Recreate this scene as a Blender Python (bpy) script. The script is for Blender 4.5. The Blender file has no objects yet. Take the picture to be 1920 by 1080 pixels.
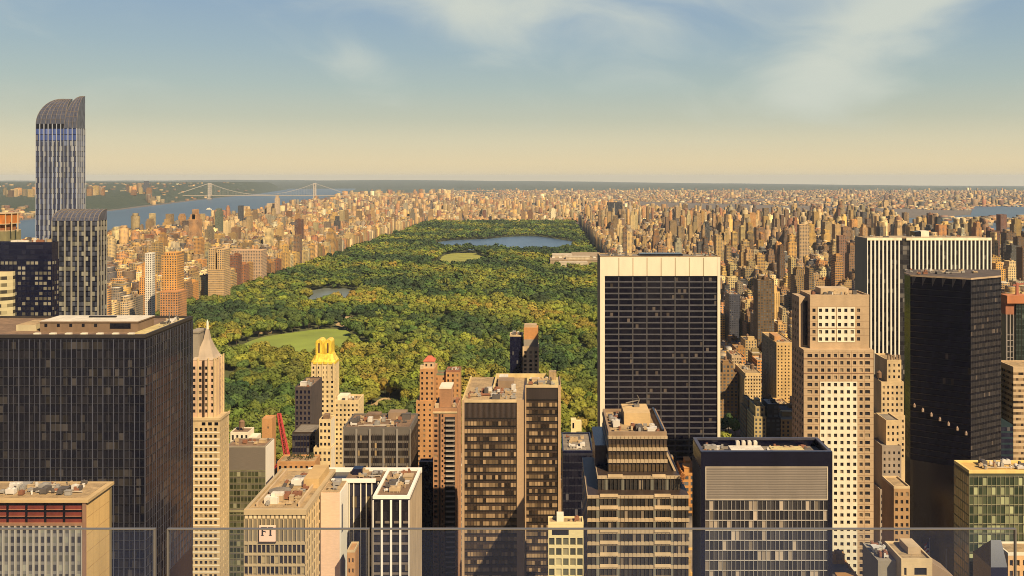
import bpy, math, random
import numpy as np
from mathutils import Vector

scene = bpy.context.scene
COL = scene.collection
PI = math.pi

# ------------------------------------------------------------------ camera
# Level camera on a tower terrace, looking up the avenues (+Y); the lens is
# shifted down and sideways the way an architectural photo is.
VPX, EY, FPX = 1022.0, 331.0, 1650.0      # vanishing point and focal length on a 1920 px wide frame
H = 260.0
cam_d = bpy.data.cameras.new('camera')
cam = bpy.data.objects.new('camera', cam_d)
COL.objects.link(cam)
cam.location = (0, 0, H)
cam.rotation_euler = (PI / 2, 0, 0)
cam_d.sensor_fit = 'HORIZONTAL'
cam_d.sensor_width = 36.0
cam_d.lens = FPX / 1920 * 36.0
cam_d.shift_x = (960 - VPX) / 1920
cam_d.shift_y = -(540 - EY) / 1920
cam_d.clip_start = 0.1
cam_d.clip_end = 200000
scene.camera = cam

# ------------------------------------------------------------------ light
SUN_EL, SUN_AZ = math.radians(43), math.radians(37)   # azimuth measured from straight behind the camera towards +X
to_sun = Vector((math.sin(SUN_AZ) * math.cos(SUN_EL), -math.cos(SUN_AZ) * math.cos(SUN_EL), math.sin(SUN_EL)))
sd = bpy.data.lights.new('sun', 'SUN')
sd.energy = 5.0
sd.angle = math.radians(0.5)
sd.color = (1.0, 0.82, 0.54)
so = bpy.data.objects.new('sun', sd)
COL.objects.link(so)
so.rotation_euler = to_sun.to_track_quat('Z', 'Y').to_euler()

EXPOSURE = 0.75
SKYK = 1.03 / 2 ** EXPOSURE      # the sky's own radiance for this exposure
world = bpy.data.worlds.new('World')
scene.world = world
world.use_nodes = True
def build_world():
    nt = world.node_tree
    nt.nodes.clear()
    N = nt.nodes.new
    L = nt.links.new
    out = N('ShaderNodeOutputWorld'); bg = N('ShaderNodeBackground')
    STR = 0.08
    bg.inputs['Strength'].default_value = STR
    sky = N('ShaderNodeTexSky'); sky.sky_type = 'NISHITA'; sky.sun_disc = False
    sky.sun_elevation = SUN_EL; sky.sun_rotation = PI - SUN_AZ
    sky.altitude = 200; sky.air_density = 1.2; sky.dust_density = 2.5; sky.ozone_density = 1.0
    tc = N('ShaderNodeTexCoord'); sep = N('ShaderNodeSeparateXYZ')
    L(tc.outputs['Generated'], sep.inputs[0])
    ramp = N('ShaderNodeValToRGB')
    cr = ramp.color_ramp
    stops = [(0.0, (0.78, 0.64, 0.40)), (0.015, (0.80, 0.66, 0.41)), (0.04, (0.68, 0.62, 0.43)), (0.065, (0.52, 0.535, 0.42)), (0.10, (0.405, 0.485, 0.45)),
             (0.14, (0.325, 0.43, 0.475)), (0.19, (0.265, 0.375, 0.49)), (0.24, (0.21, 0.32, 0.465)), (0.5, (0.05, 0.11, 0.30)), (1.0, (0.025, 0.07, 0.24))]
    stops = [(p, tuple(v * SKYK for v in c)) for p, c in stops]
    while len(cr.elements) < len(stops):
        cr.elements.new(0.5)
    for e, (p, c) in zip(cr.elements, stops):
        e.position = p; e.color = (*c, 1)
    L(sep.outputs['Z'], ramp.inputs[0])
    sc = N('ShaderNodeVectorMath'); sc.operation = 'SCALE'; sc.inputs['Scale'].default_value = 1.0 / STR
    L(ramp.outputs[0], sc.inputs[0])
    m1 = N('ShaderNodeMixRGB'); m1.inputs[0].default_value = 0.90
    L(sky.outputs[0], m1.inputs[1]); L(sc.outputs[0], m1.inputs[2])
    # thin cloud: wind-drawn streaks gathered in a few patches of the sky (az, elevation, sizes, tilt, amount)
    def math_(op, a, b=None, c=None):
        m = N('ShaderNodeMath'); m.operation = op
        for k, v in enumerate((a, b, c)):
            if v is None: continue
            if isinstance(v, (int, float)): m.inputs[k].default_value = v
            else: L(v, m.inputs[k])
        return m.outputs[0]
    az = math_('ARCTAN2', sep.outputs['X'], sep.outputs['Y']); el = math_('ARCSINE', sep.outputs['Z'])
    blobs = None
    for ca, ce, ra, re_, tilt, amt in ((-.075, .185, .075, .042, -.3, .50), (-.205, .125, .045, .026, -.5, .36), (-.55, .2, .16, .02, .05, .22), (.33, .135, .13, .05, .55, .30), (.42, .19, .15, .035, .45, .34), (.30, .075, .07, .03, .2, .24), (.10, .15, .05, .06, 1.3, .22), (.08, .205, .3, .03, 0, .25)):
        da = math_('SUBTRACT', az, ca); de = math_('SUBTRACT', el, ce); c, s_ = math.cos(tilt), math.sin(tilt)
        p = math_('DIVIDE', math_('ADD', math_('MULTIPLY', da, c), math_('MULTIPLY', de, s_)), ra); q = math_('DIVIDE', math_('SUBTRACT', math_('MULTIPLY', de, c), math_('MULTIPLY', da, s_)), re_)
        r2 = math_('ADD', math_('MULTIPLY', p, p), math_('MULTIPLY', q, q))
        g = math_('MULTIPLY', math_('EXPONENT', math_('MULTIPLY', r2, -.8)), amt)
        blobs = g if blobs is None else math_('ADD', blobs, g)
    dv = N('ShaderNodeCombineXYZ')
    L(math_('ADD', math_('MULTIPLY', az, 9.0), math_('MULTIPLY', el, -9.0)), dv.inputs[0]); L(math_('ADD', math_('MULTIPLY', el, 20.0), math_('MULTIPLY', az, 5.0)), dv.inputs[1]); dv.inputs[2].default_value = 2.3
    nz = N('ShaderNodeTexNoise'); nz.inputs['Scale'].default_value = 0.85; nz.inputs['Detail'].default_value = 4.0; nz.inputs['Roughness'].default_value = 0.5; nz.inputs['Distortion'].default_value = 0.5
    L(dv.outputs[0], nz.inputs['Vector'])
    mr = N('ShaderNodeMapRange'); mr.interpolation_type = 'SMOOTHSTEP'
    mr.inputs[1].default_value = 0.42; mr.inputs[2].default_value = 1.12; mr.inputs[3].default_value = 0; mr.inputs[4].default_value = 0.88
    L(math_('ADD', math_('MULTIPLY', nz.outputs[0], .85), blobs), mr.inputs[0])
    mm = N('ShaderNodeMapRange'); mm.interpolation_type = 'SMOOTHSTEP'; mm.inputs[1].default_value = .02; mm.inputs[2].default_value = .09
    L(el, mm.inputs[0]); mk = math_('MULTIPLY', mr.outputs[0], mm.outputs[0])
    cl = N('ShaderNodeRGB'); k = 1.0 / STR
    cl.outputs[0].default_value = (0.63 * k * SKYK, 0.66 * k * SKYK, 0.575 * k * SKYK, 1)
    m2 = N('ShaderNodeMixRGB')
    L(mk, m2.inputs[0]); L(m1.outputs[0], m2.inputs[1]); L(cl.outputs[0], m2.inputs[2])
    # sky dimmed to the west, away from the sun, to deepen wall shade
    dim = N('ShaderNodeMapRange'); dim.interpolation_type = 'SMOOTHSTEP'
    dim.inputs[1].default_value = -0.92; dim.inputs[2].default_value = -0.58; dim.inputs[3].default_value = 0.38; dim.inputs[4].default_value = 1.0
    L(sep.outputs['X'], dim.inputs[0])
    m3 = N('ShaderNodeVectorMath'); m3.operation = 'SCALE'; L(m2.outputs[0], m3.inputs[0]); L(dim.outputs[0], m3.inputs['Scale'])
    L(m3.outputs[0], bg.inputs['Color'])
    L(bg.outputs[0], out.inputs['Surface'])
build_world()

vs = scene.view_settings
vs.view_transform = 'Standard'; vs.look = 'None'; vs.gamma = 1; vs.exposure = EXPOSURE
vs.use_curve_mapping = False
scene.cycles.use_denoising = True
scene.cycles.denoiser = 'OPENIMAGEDENOISE'
scene.cycles.denoising_input_passes = 'RGB_ALBEDO_NORMAL'
scene.cycles.denoising_prefilter = 'NONE'
scene.cycles.filter_width = 0.95
scene.cycles.max_bounces = 5
scene.cycles.diffuse_bounces = 2
scene.cycles.glossy_bounces = 3
scene.cycles.transmission_bounces = 4
scene.cycles.transparent_max_bounces = 8
scene.cycles.volume_bounces = 0
scene.cycles.sample_clamp_indirect = 4

# ------------------------------------------------------------------ helpers
def X(px, D): return (px - VPX) / FPX * D
def Z(py, D): return H - (py - EY) / FPX * D
def PX(x, y): return VPX + x / y * FPX
def PY(z, y): return EY + (H - z) / y * FPX
def drop(x, y): return -(x * x + y * y) / 1.274e7

def tag(o, label=None, cat=None, group=None, kind=None):
    if label: o['label'] = label
    if cat: o['category'] = cat
    if group: o['group'] = group
    if kind: o['kind'] = kind
    return o

def empty(name, loc):
    o = bpy.data.objects.new(name, None)
    o.empty_display_size = 5
    o.location = loc
    COL.objects.link(o)
    return o

class MB:
    """collects quads/polygons in world coordinates and links them as one mesh object"""
    def __init__(s):
        s.v = []; s.f = []; s.m = []; s.uv = []
    def poly(s, pts, mat=0, uv=None):
        i = len(s.v)
        s.v.extend(pts)
        s.f.append(tuple(range(i, i + len(pts)))); s.m.append(mat)
        s.uv.extend(uv if uv else [(0.0, 0.0)] * len(pts))
    def box(s, x0, x1, y0, y1, z0, z1, mat=0, top=None, bottom=False):
        A, B, C_, D_ = (x0, y0), (x1, y0), (x1, y1), (x0, y1)
        for p, q in ((A, B), (B, C_), (C_, D_), (D_, A)):
            s.poly([(*p, z0), (*q, z0), (*q, z1), (*p, z1)], mat)
        s.poly([(*A, z1), (*B, z1), (*C_, z1), (*D_, z1)], mat if top is None else top)
        if bottom:
            s.poly([(*D_, z0), (*C_, z0), (*B, z0), (*A, z0)], mat)
    def prism(s, poly, z0, z1, mat=0, top=None, cap=True):
        n = len(poly)
        for i in range(n):
            p, q = poly[i], poly[(i + 1) % n]
            s.poly([(*p, z0), (*q, z0), (*q, z1), (*p, z1)], mat)
        if cap:
            s.poly([(*p, z1) for p in poly], mat if top is None else top)
    def cyl(s, x, y, z0, z1, r0, r1=None, n=12, mat=0, cap=True):
        r1 = r0 if r1 is None else r1
        a = [2 * PI * i / n for i in range(n)]
        lo = [(x + r0 * math.cos(t), y + r0 * math.sin(t), z0) for t in a]
        hi = [(x + r1 * math.cos(t), y + r1 * math.sin(t), z1) for t in a]
        for i in range(n):
            j = (i + 1) % n
            if r1 > 1e-6: s.poly([lo[i], lo[j], hi[j], hi[i]], mat)
            else: s.poly([lo[i], lo[j], hi[i]], mat)
        if cap and r1 > 1e-6: s.poly(hi, mat)
    def bar(s, p, q, r, mat=0):
        """square bar between two points"""
        p, q = Vector(p), Vector(q)
        d = (q - p).normalized()
        a = d.cross(Vector((0, 0, 1)))
        if a.length < 1e-3: a = Vector((1, 0, 0))
        a = a.normalized() * r; b = d.cross(a).normalized() * r
        lo = [p + a + b, p - a + b, p - a - b, p + a - b]
        hi = [w + (q - p) for w in lo]
        for i in range(4):
            j = (i + 1) % 4
            s.poly([tuple(lo[i]), tuple(hi[i]), tuple(hi[j]), tuple(lo[j])], mat)
        s.poly([tuple(w) for w in lo], mat); s.poly([tuple(w) for w in hi][::-1], mat)
    def fquad(s, F, s0, s1, z0, z1, d=0.0, mat=0, uv=None):
        s.poly([F.pt(s0, z0, d), F.pt(s1, z0, d), F.pt(s1, z1, d), F.pt(s0, z1, d)], mat, uv)
    def fbox(s, F, s0, s1, z0, z1, d0, d1, mat=0):
        P = F.pt
        s.poly([P(s0, z0, d1), P(s1, z0, d1), P(s1, z1, d1), P(s0, z1, d1)], mat)
        s.poly([P(s0, z0, d0), P(s0, z0, d1), P(s0, z1, d1), P(s0, z1, d0)], mat)
        s.poly([P(s1, z0, d1), P(s1, z0, d0), P(s1, z1, d0), P(s1, z1, d1)], mat)
        s.poly([P(s0, z1, d1), P(s1, z1, d1), P(s1, z1, d0), P(s0, z1, d0)], mat)
        s.poly([P(s0, z0, d0), P(s1, z0, d0), P(s1, z0, d1), P(s0, z0, d1)], mat)
    def build(s, name, mats, parent=None):
        if not s.f: return None
        off = Vector(parent.matrix_basis.translation) if parent is not None else Vector((0, 0, 0))
        if parent is not None and parent.parent is not None:
            off = off + parent.parent.matrix_basis.translation
        me = bpy.data.meshes.new(name)
        v = np.array(s.v, dtype=np.float64) - np.array(off)
        me.from_pydata(v.tolist(), [], s.f)
        for m in (mats if isinstance(mats, (list, tuple)) else [mats]):
            me.materials.append(m)
        me.polygons.foreach_set('material_index', s.m)
        uvl = me.uv_layers.new(name='UVMap')
        uvl.data.foreach_set('uv', np.array(s.uv, dtype=np.float32).ravel())
        o = bpy.data.objects.new(name, me)
        COL.objects.link(o)
        if parent is not None: o.parent = parent
        return o

class Face:
    def __init__(s, p, q):
        s.o = p; dx, dy = q[0] - p[0], q[1] - p[1]
        s.w = math.hypot(dx, dy); s.u = (dx / s.w, dy / s.w); s.n = (s.u[1], -s.u[0])
    def pt(s, a, z, d=0.0):
        return (s.o[0] + s.u[0] * a + s.n[0] * d, s.o[1] + s.u[1] * a + s.n[1] * d, z)

def faces(x0, x1, y0, y1):
    A, B, C_, D_ = (x0, y0), (x1, y0), (x1, y1), (x0, y1)
    return {'S': Face(A, B), 'E': Face(B, C_), 'N': Face(C_, D_), 'W': Face(D_, A)}

OCC = []      # hero footprints: x0, x1, y0, y1, ztop
def hero(name, label, x, y, cat='building', group=None):
    return tag(empty(name, (x, y, 0)), label, cat, group)

# ------------------------------------------------------------------ materials
MATS = {}
KA = (0.82, 0.755, 0.69)  # scales every base colour; the warm bias bakes sunlight grading into them
def kc(c): return tuple(v * k for v, k in zip(c, KA))
def newmat(name):
    m = bpy.data.materials.new(name); m.use_nodes = True
    nt = m.node_tree
    return m, nt, nt.nodes['Principled BSDF'], nt.nodes.new, nt.links.new

def noise_col(nt, N, L, col, amt, scale, stretch=(1, 1, 1)):
    tc = N('ShaderNodeTexCoord'); mp = N('ShaderNodeMapping'); mp.inputs['Scale'].default_value = stretch
    L(tc.outputs['Object'], mp.inputs[0])
    nz = N('ShaderNodeTexNoise'); nz.inputs['Scale'].default_value = scale; nz.inputs['Detail'].default_value = 5
    L(mp.outputs[0], nz.inputs['Vector'])
    mr = N('ShaderNodeMapRange'); mr.inputs[1].default_value = 0.3; mr.inputs[2].default_value = 0.7
    mr.inputs[3].default_value = 1 - amt; mr.inputs[4].default_value = 1 + amt
    L(nz.outputs[0], mr.inputs[0])
    sc = N('ShaderNodeVectorMath'); sc.operation = 'SCALE'; sc.inputs[0].default_value = kc(col)
    L(mr.outputs[0], sc.inputs['Scale'])
    return sc.outputs[0]

def plain(name, col, rough=0.8, amt=0.18, scale=0.25, metal=0.0, stretch=(1, 1, 0.35)):
    if name in MATS: return MATS[name]
    m, nt, b, N, L = newmat(name)
    L(noise_col(nt, N, L, col, amt, scale, stretch), b.inputs['Base Color'])
    b.inputs['Roughness'].default_value = rough; b.inputs['Metallic'].default_value = metal
    MATS[name] = m
    return m

def roofing(name, col, amt=0.35, scale=0.12):
    """flat roof covering: weather stains, darker tar patches and sheet seams"""
    if name in MATS: return MATS[name]
    m, nt, b, N, L = newmat(name)
    c = noise_col(nt, N, L, col, amt * .6, scale, (1, 1, 1))
    tc = N('ShaderNodeTexCoord')
    n2 = N('ShaderNodeTexNoise'); n2.inputs['Scale'].default_value = .28; n2.inputs['Detail'].default_value = 7; n2.inputs['Roughness'].default_value = .7
    L(tc.outputs['Object'], n2.inputs['Vector'])
    mr = N('ShaderNodeMapRange'); mr.inputs[1].default_value = .46; mr.inputs[2].default_value = .64; mr.inputs[3].default_value = 1.0; mr.inputs[4].default_value = 1 - amt
    L(n2.outputs[0], mr.inputs[0])
    br = N('ShaderNodeTexBrick'); br.inputs['Scale'].default_value = .22; br.inputs['Color1'].default_value = (1, 1, 1, 1); br.inputs['Color2'].default_value = (.82, .82, .82, 1); br.inputs['Mortar'].default_value = (.62, .62, .62, 1); br.inputs['Mortar Size'].default_value = .012
    L(tc.outputs['Object'], br.inputs['Vector'])
    s1 = N('ShaderNodeVectorMath'); s1.operation = 'SCALE'; L(c, s1.inputs[0]); L(mr.outputs[0], s1.inputs['Scale'])
    s2 = N('ShaderNodeVectorMath'); s2.operation = 'MULTIPLY'; L(s1.outputs[0], s2.inputs[0]); L(br.outputs[0], s2.inputs[1])
    L(s2.outputs[0], b.inputs['Base Color']); b.inputs['Roughness'].default_value = .9
    MATS[name] = m
    return m

def cell_random(N, L, seed):
    """random numbers that are constant over one window cell (UV is in bays and floors)"""
    uv = N('ShaderNodeUVMap'); fl = N('ShaderNodeVectorMath'); fl.operation = 'FLOOR'
    L(uv.outputs[0], fl.inputs[0])
    ad = N('ShaderNodeVectorMath'); ad.operation = 'ADD'; ad.inputs[1].default_value = (seed * 17.3 + 0.5, seed * 5.1 + 0.5, seed)
    L(fl.outputs[0], ad.inputs[0])
    wn = N('ShaderNodeTexWhiteNoise'); wn.noise_dimensions = '3D'; L(ad.outputs[0], wn.inputs['Vector'])
    return wn

def glass(name, dark=(0.012, 0.014, 0.028), mid=(0.03, 0.03, 0.04), pale_pane=(0.35, 0.27, 0.17), p=0.12, rough=0.12, seed=1, tilt=0.02, spec=0.5, metal=0.0, clump=0.0):
    """window glazing: tone differs from bay to bay, some bays are pale as drawn blinds or as painted reflections"""
    if name in MATS: return MATS[name]
    m, nt, b, N, L = newmat(name)
    wn = cell_random(N, L, seed)
    sep = N('ShaderNodeSeparateColor'); L(wn.outputs['Color'], sep.inputs[0])
    m1 = N('ShaderNodeMixRGB'); m1.inputs[1].default_value = (*kc(dark), 1); m1.inputs[2].default_value = (*kc(mid), 1)
    pw = N('ShaderNodeMath'); pw.operation = 'POWER'; pw.inputs[1].default_value = 2.0
    L(sep.outputs[0], pw.inputs[0]); L(pw.outputs[0], m1.inputs[0])
    val = sep.outputs[1]
    if clump:
        uv = N('ShaderNodeVectorMath'); uv.operation = 'FLOOR'; uv0 = N('ShaderNodeUVMap'); L(uv0.outputs[0], uv.inputs[0]); nz = N('ShaderNodeTexNoise'); nz.inputs['Scale'].default_value = 0.16; nz.inputs['Detail'].default_value = 1
        mp = N('ShaderNodeMapping'); mp.inputs['Scale'].default_value = (0.6, 2.2, 1); mp.inputs['Location'].default_value = (seed * 3.3, seed, 0)
        L(uv.outputs[0], mp.inputs[0]); L(mp.outputs[0], nz.inputs['Vector'])
        ma = N('ShaderNodeMath'); ma.operation = 'MULTIPLY_ADD'; ma.inputs[1].default_value = clump
        sb = N('ShaderNodeMath'); sb.operation = 'SUBTRACT'; sb.inputs[1].default_value = 0.5; L(nz.outputs[0], sb.inputs[0])
        L(sb.outputs[0], ma.inputs[0]); L(sep.outputs[1], ma.inputs[2]); val = ma.outputs[0]
    gt = N('ShaderNodeMath'); gt.operation = 'GREATER_THAN'; gt.inputs[1].default_value = 1 - p
    L(val, gt.inputs[0])
    bl = N('ShaderNodeVectorMath'); bl.operation = 'SCALE'; bl.inputs[0].default_value = kc(pale_pane)
    mr = N('ShaderNodeMapRange'); mr.inputs[3].default_value = 0.3; mr.inputs[4].default_value = 1.1
    L(sep.outputs[2], mr.inputs[0]); L(mr.outputs[0], bl.inputs['Scale'])
    m2 = N('ShaderNodeMixRGB'); L(gt.outputs[0], m2.inputs[0]); L(m1.outputs[0], m2.inputs[1]); L(bl.outputs[0], m2.inputs[2])
    L(m2.outputs[0], b.inputs['Base Color'])
    geo = N('ShaderNodeNewGeometry')
    t1 = N('ShaderNodeVectorMath'); t1.operation = 'SUBTRACT'; t1.inputs[1].default_value = (0.5, 0.5, 0.5); L(wn.outputs['Color'], t1.inputs[0])
    t2 = N('ShaderNodeVectorMath'); t2.operation = 'SCALE'; t2.inputs['Scale'].default_value = tilt; L(t1.outputs[0], t2.inputs[0])
    t3 = N('ShaderNodeVectorMath'); t3.operation = 'ADD'; L(geo.outputs['Normal'], t3.inputs[0]); L(t2.outputs[0], t3.inputs[1])
    t4 = N('ShaderNodeVectorMath'); t4.operation = 'NORMALIZE'; L(t3.outputs[0], t4.inputs[0]); L(t4.outputs[0], b.inputs['Normal'])
    b.inputs['Roughness'].default_value = rough; b.inputs['Metallic'].default_value = metal
    b.inputs['Specular IOR Level'].default_value = spec
    MATS[name] = m
    return m

def masonry(name, col, amt=0.22, course=0.0, cs=1.0):
    """stone or brick wall: weathering noise plus fine course lines"""
    if name in MATS: return MATS[name]
    m, nt, b, N, L = newmat(name)
    c = noise_col(nt, N, L, col, amt, 0.12, (1, 1, 0.3))
    tc = N('ShaderNodeTexCoord')
    nz = N('ShaderNodeTexNoise'); nz.inputs['Scale'].default_value = 1.3 * cs; nz.inputs['Detail'].default_value = 3
    mp = N('ShaderNodeMapping'); mp.inputs['Scale'].default_value = (0.5, 0.5, 1.6)
    L(tc.outputs['Object'], mp.inputs[0]); L(mp.outputs[0], nz.inputs['Vector'])
    mr = N('ShaderNodeMapRange'); mr.inputs[1].default_value = 0.3; mr.inputs[2].default_value = 0.7; mr.inputs[3].default_value = 1 - course - 0.06; mr.inputs[4].default_value = 1.06
    L(nz.outputs[0], mr.inputs[0])
    s = N('ShaderNodeVectorMath'); s.operation = 'SCALE'; L(c, s.inputs[0]); L(mr.outputs[0], s.inputs['Scale'])
    L(s.outputs[0], b.inputs['Base Color'])
    b.inputs['Roughness'].default_value = 0.85
    MATS[name] = m
    return m

# ------------------------------------------------------------------ facade builders
UVK = [0]
def body(b, poly, z0, z1, m, name='wall', top=None):
    mb = MB(); mb.prism(poly, z0, z1, 0, 1 if top else 0)
    return mb.build(name, [m, top] if top else m, b)
def rect(x0, x1, y0, y1): return [(x0, y0), (x1, y0), (x1, y1), (x0, y1)]

def zvis(D, pad=8.0): return max(0.0, Z(1080, D) - pad)

def curtain(b, fs, z0, z1, fh, bay, gm, band=(0.25, 0.95), mull=None, mm=None, sill=None, sm=None, inset=0.0, name='window_band', d=0.05):
    """a glazed band per floor (each one a part) and a grid of mullions over them"""
    n = max(1, int(round((z1 - z0) / fh))); fh = (z1 - z0) / n
    UVK[0] += 37
    for k in range(n):
        zt = z1 - k * fh
        mb = MB(); u0 = UVK[0]
        for F in fs:
            nb = max(1, round((F.w - 2 * inset) / bay))
            a, c = zt - fh * band[1], zt - fh * band[0]
            mb.fquad(F, inset, F.w - inset, a, c, d, 0, [(u0, k + .1), (u0 + nb, k + .1), (u0 + nb, k + .9), (u0, k + .9)])
            u0 += nb + 3
        mb.build(name, gm, b)
    if mull:
        mb = MB()
        for F in fs:
            nb = max(1, round((F.w - 2 * inset) / bay))
            for i in range(nb + 1):
                s = inset + (F.w - 2 * inset) * i / nb
                w = mull[0] / 2
                mb.fbox(F, max(0.0, s - w), min(F.w, s + w), z0, z1, 0, mull[1])
        mb.build('mullion', mm, b)
    if sill:
        mb = MB()
        for F in fs:
            for k in range(n + 1):
                zz = z0 + k * fh
                mb.fbox(F, inset, F.w - inset, zz - sill[0] / 2, zz + sill[0] / 2, 0, sill[1])
        mb.build('floor_edge_trim', sm, b)

WIN_MAX = 100
def punched(b, mb, F, cols, rows, depth=0.35, mat=0, wins=None):
    """wall face with window openings: cols/rows are (start, end) pairs; fills mb with the wall and returns window rectangles"""
    z0, z1 = rows[0], rows[-1]
    us = [0.0] + [c for ab in cols for c in ab] + [F.w]
    zs = [z0] + [c for ab in rows[1:-1] for c in ab] + [z1]
    out = []
    for j in range(len(zs) - 1):
        if j % 2 == 0:
            if zs[j + 1] - zs[j] > 1e-6: mb.fquad(F, 0, F.w, zs[j], zs[j + 1], 0, mat)
            continue
        for i in range(len(us) - 1):
            a, c, e, f = us[i], us[i + 1], zs[j], zs[j + 1]
            if c - a < 1e-6: continue
            if i % 2 == 0:
                mb.fquad(F, a, c, e, f, 0, mat)
            else:
                P = F.pt
                mb.poly([P(a, e, 0), P(a, e, -depth), P(a, f, -depth), P(a, f, 0)], mat)
                mb.poly([P(c, e, -depth), P(c, e, 0), P(c, f, 0), P(c, f, -depth)], mat)
                mb.poly([P(a, e, 0), P(c, e, 0), P(c, e, -depth), P(a, e, -depth)], mat)
                mb.poly([P(a, f, -depth), P(c, f, -depth), P(c, f, 0), P(a, f, 0)], mat)
                out.append((F, a, c, e, f, depth))
    return out

def evenly(w, n, ww, margin=None):
    """n windows of width ww over width w"""
    m = margin if margin is not None else (w / n - ww) / 2
    p = (w - 2 * m - ww) / max(1, n - 1) if n > 1 else 0
    return [(m + i * p, m + i * p + ww) for i in range(n)]

def floors(z0, z1, fh, wh, top=0.9, base=None):
    """row pairs from the top down, with the wall's z0 and z1 at the ends"""
    rows = []
    z = z1 - top
    lo = z0 if base is None else base
    while z - wh > lo + 0.3:
        rows.append((z - wh, z)); z -= fh
    return [z0] + rows[::-1] + [z1]

def windows(b, wins, gm, keep=WIN_MAX, sill=None):
    """one object per window for the first KEEP (highest first), the rest in one part"""
    wins = sorted(wins, key=lambda w: (-w[4], w[1]))
    UVK[0] += 11
    def emit(mb, w, i):
        F, a, c, e, f, d = w
        k = UVK[0] + i % 31; q = i // 31
        mb.fquad(F, a, c, e, f, -d, 0, [(k + .1, q + .1), (k + .9, q + .1), (k + .9, q + .9), (k + .1, q + .9)])
    for i, w in enumerate(wins[:keep]):
        mb = MB(); emit(mb, w, i); mb.build('window', gm, b)
    if len(wins) > keep:
        mb = MB()
        for i, w in enumerate(wins[keep:]): emit(mb, w, i + keep)
        o = mb.build('window', gm, b); o['kind'] = 'stuff'

def parapet(b, x0, x1, y0, y1, z, h=1.2, t=0.5, m=None, roofm=None, name='parapet'):
    mb = MB()
    e = 0.03
    mb.box(x0 - e, x1 + e, y0 - e, y0 + t, z - 0.3, z + h); mb.box(x0 - e, x1 + e, y1 - t, y1 + e, z - 0.3, z + h)
    mb.box(x0 - e, x0 + t, y0 + t, y1 - t, z - 0.3, z + h); mb.box(x1 - t, x1 + e, y0 + t, y1 - t, z - 0.3, z + h)
    mb.build(name, m, b)
    if roofm:
        r = MB(); r.box(x0 + t, x1 - t, y0 + t, y1 - t, z - 0.2, z + 0.1); r.build('roof', roofm, b)

RM = {}
def equip(b, x0, x1, y0, y1, z, n, seed, tall=1.0):
    """rooftop machinery, each piece a part"""
    r = random.Random(seed)
    mats = [plain('unit_white', (0.62, 0.6, 0.55), 0.5), plain('unit_grey', (0.3, 0.29, 0.27), 0.6), plain('unit_tan', (0.45, 0.34, 0.2), 0.7), plain('unit_dark', (0.1, 0.09, 0.085), 0.7), plain('unit_rust', (0.25, 0.11, 0.06), 0.8)]
    used = []
    if n >= 4: roof_pipes(b, x0, x1, y0, y1, z + .1, 1 + n // 6, seed + 5)
    n = int(n * 1.6) + 2
    for i in range(n):
        for _try in range(12):
            k_ = 1.0 if r.random() < .45 else .5
            w, dp = r.uniform(1.4, 4.5) * k_, r.uniform(1.2, 3.5) * k_
            if x1 - x0 < w + 0.5 or y1 - y0 < dp + 0.5:
                w, dp = min(w, (x1 - x0) * .5), min(dp, (y1 - y0) * .5)
            x, y = r.uniform(x0, x1 - w), r.uniform(y0, y1 - dp)
            if all(x > u[1] or x + w < u[0] or y > u[3] or y + dp < u[2] for u in used): break
        else: continue
        used.append((x, x + w, y, y + dp))
        h = r.uniform(0.9, 2.8) * tall * (.6 + .4 * k_)
        m = r.choice(mats); kind = r.random(); mb = MB()
        zz = z + 0.1
        if kind < 0.5:
            for sx in (x + .1, x + w - .3):
                mb.box(sx, sx + .2, y + .1, y + dp - .1, zz, zz + .3)
            mb.box(x, x + w, y, y + dp, zz + .3, zz + h, bottom=True)
            nf = 2 if w > 2.6 else 1
            for q in range(nf):
                mb.cyl(x + w * (q + .5) / nf, y + dp / 2, zz + h, zz + h + .25, min(w / nf, dp) * .36, n=10)
            mb.build('air_unit', m, b)
        elif kind < 0.7:
            mb.box(x, x + w, y + dp * .3, y + dp * .6, zz + .4, zz + 1.1, bottom=True)
            mb.box(x + w * .1, x + w * .2, y + dp * .35, y + dp * .55, zz, zz + .4); mb.box(x + w * .8, x + w * .9, y + dp * .35, y + dp * .55, zz, zz + .4)
            mb.box(x, x + .7, y + dp * .3, y + dp * .6, zz + 1.1, zz + 1.7)
            mb.build('duct', m, b)
        elif kind < 0.85:
            mb.cyl(x + w / 2, y + dp / 2, zz, zz + h * .7, min(w, dp) * .25, n=10); mb.cyl(x + w / 2, y + dp / 2, zz + h * .7, zz + h * .8, min(w, dp) * .36, min(w, dp) * .3, n=10)
            mb.build('exhaust_vent', m, b)
        else:
            mb.box(x, x + w, y, y + dp, zz, zz + h); mb.box(x - .1, x + w + .1, y - .1, y + dp + .1, zz + h, zz + h + .2)
            mb.build('bulkhead', m, b)

def roof_pipes(b, x0, x1, y0, y1, z, n, seed):
    r = random.Random(seed); m = plain('pipe_pale', (.5, .45, .37), .5)
    for i in range(n):
        mb = MB(); y = r.uniform(y0, y1); a = r.uniform(x0, (x0 + x1) / 2); c = r.uniform((x0 + x1) / 2, x1); x = r.uniform(a, c)
        mb.bar((a, y, z + .45), (c, y, z + .45), .14); mb.bar((x, y, z + .45), (x, min(y1, y + r.uniform(1, 5)), z + .45), .12)
        for q in (a + .2, (a + c) / 2, c - .2): mb.bar((q, y, z), (q, y, z + .4), .08)
        mb.build('roof_pipe', m, b)

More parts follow.
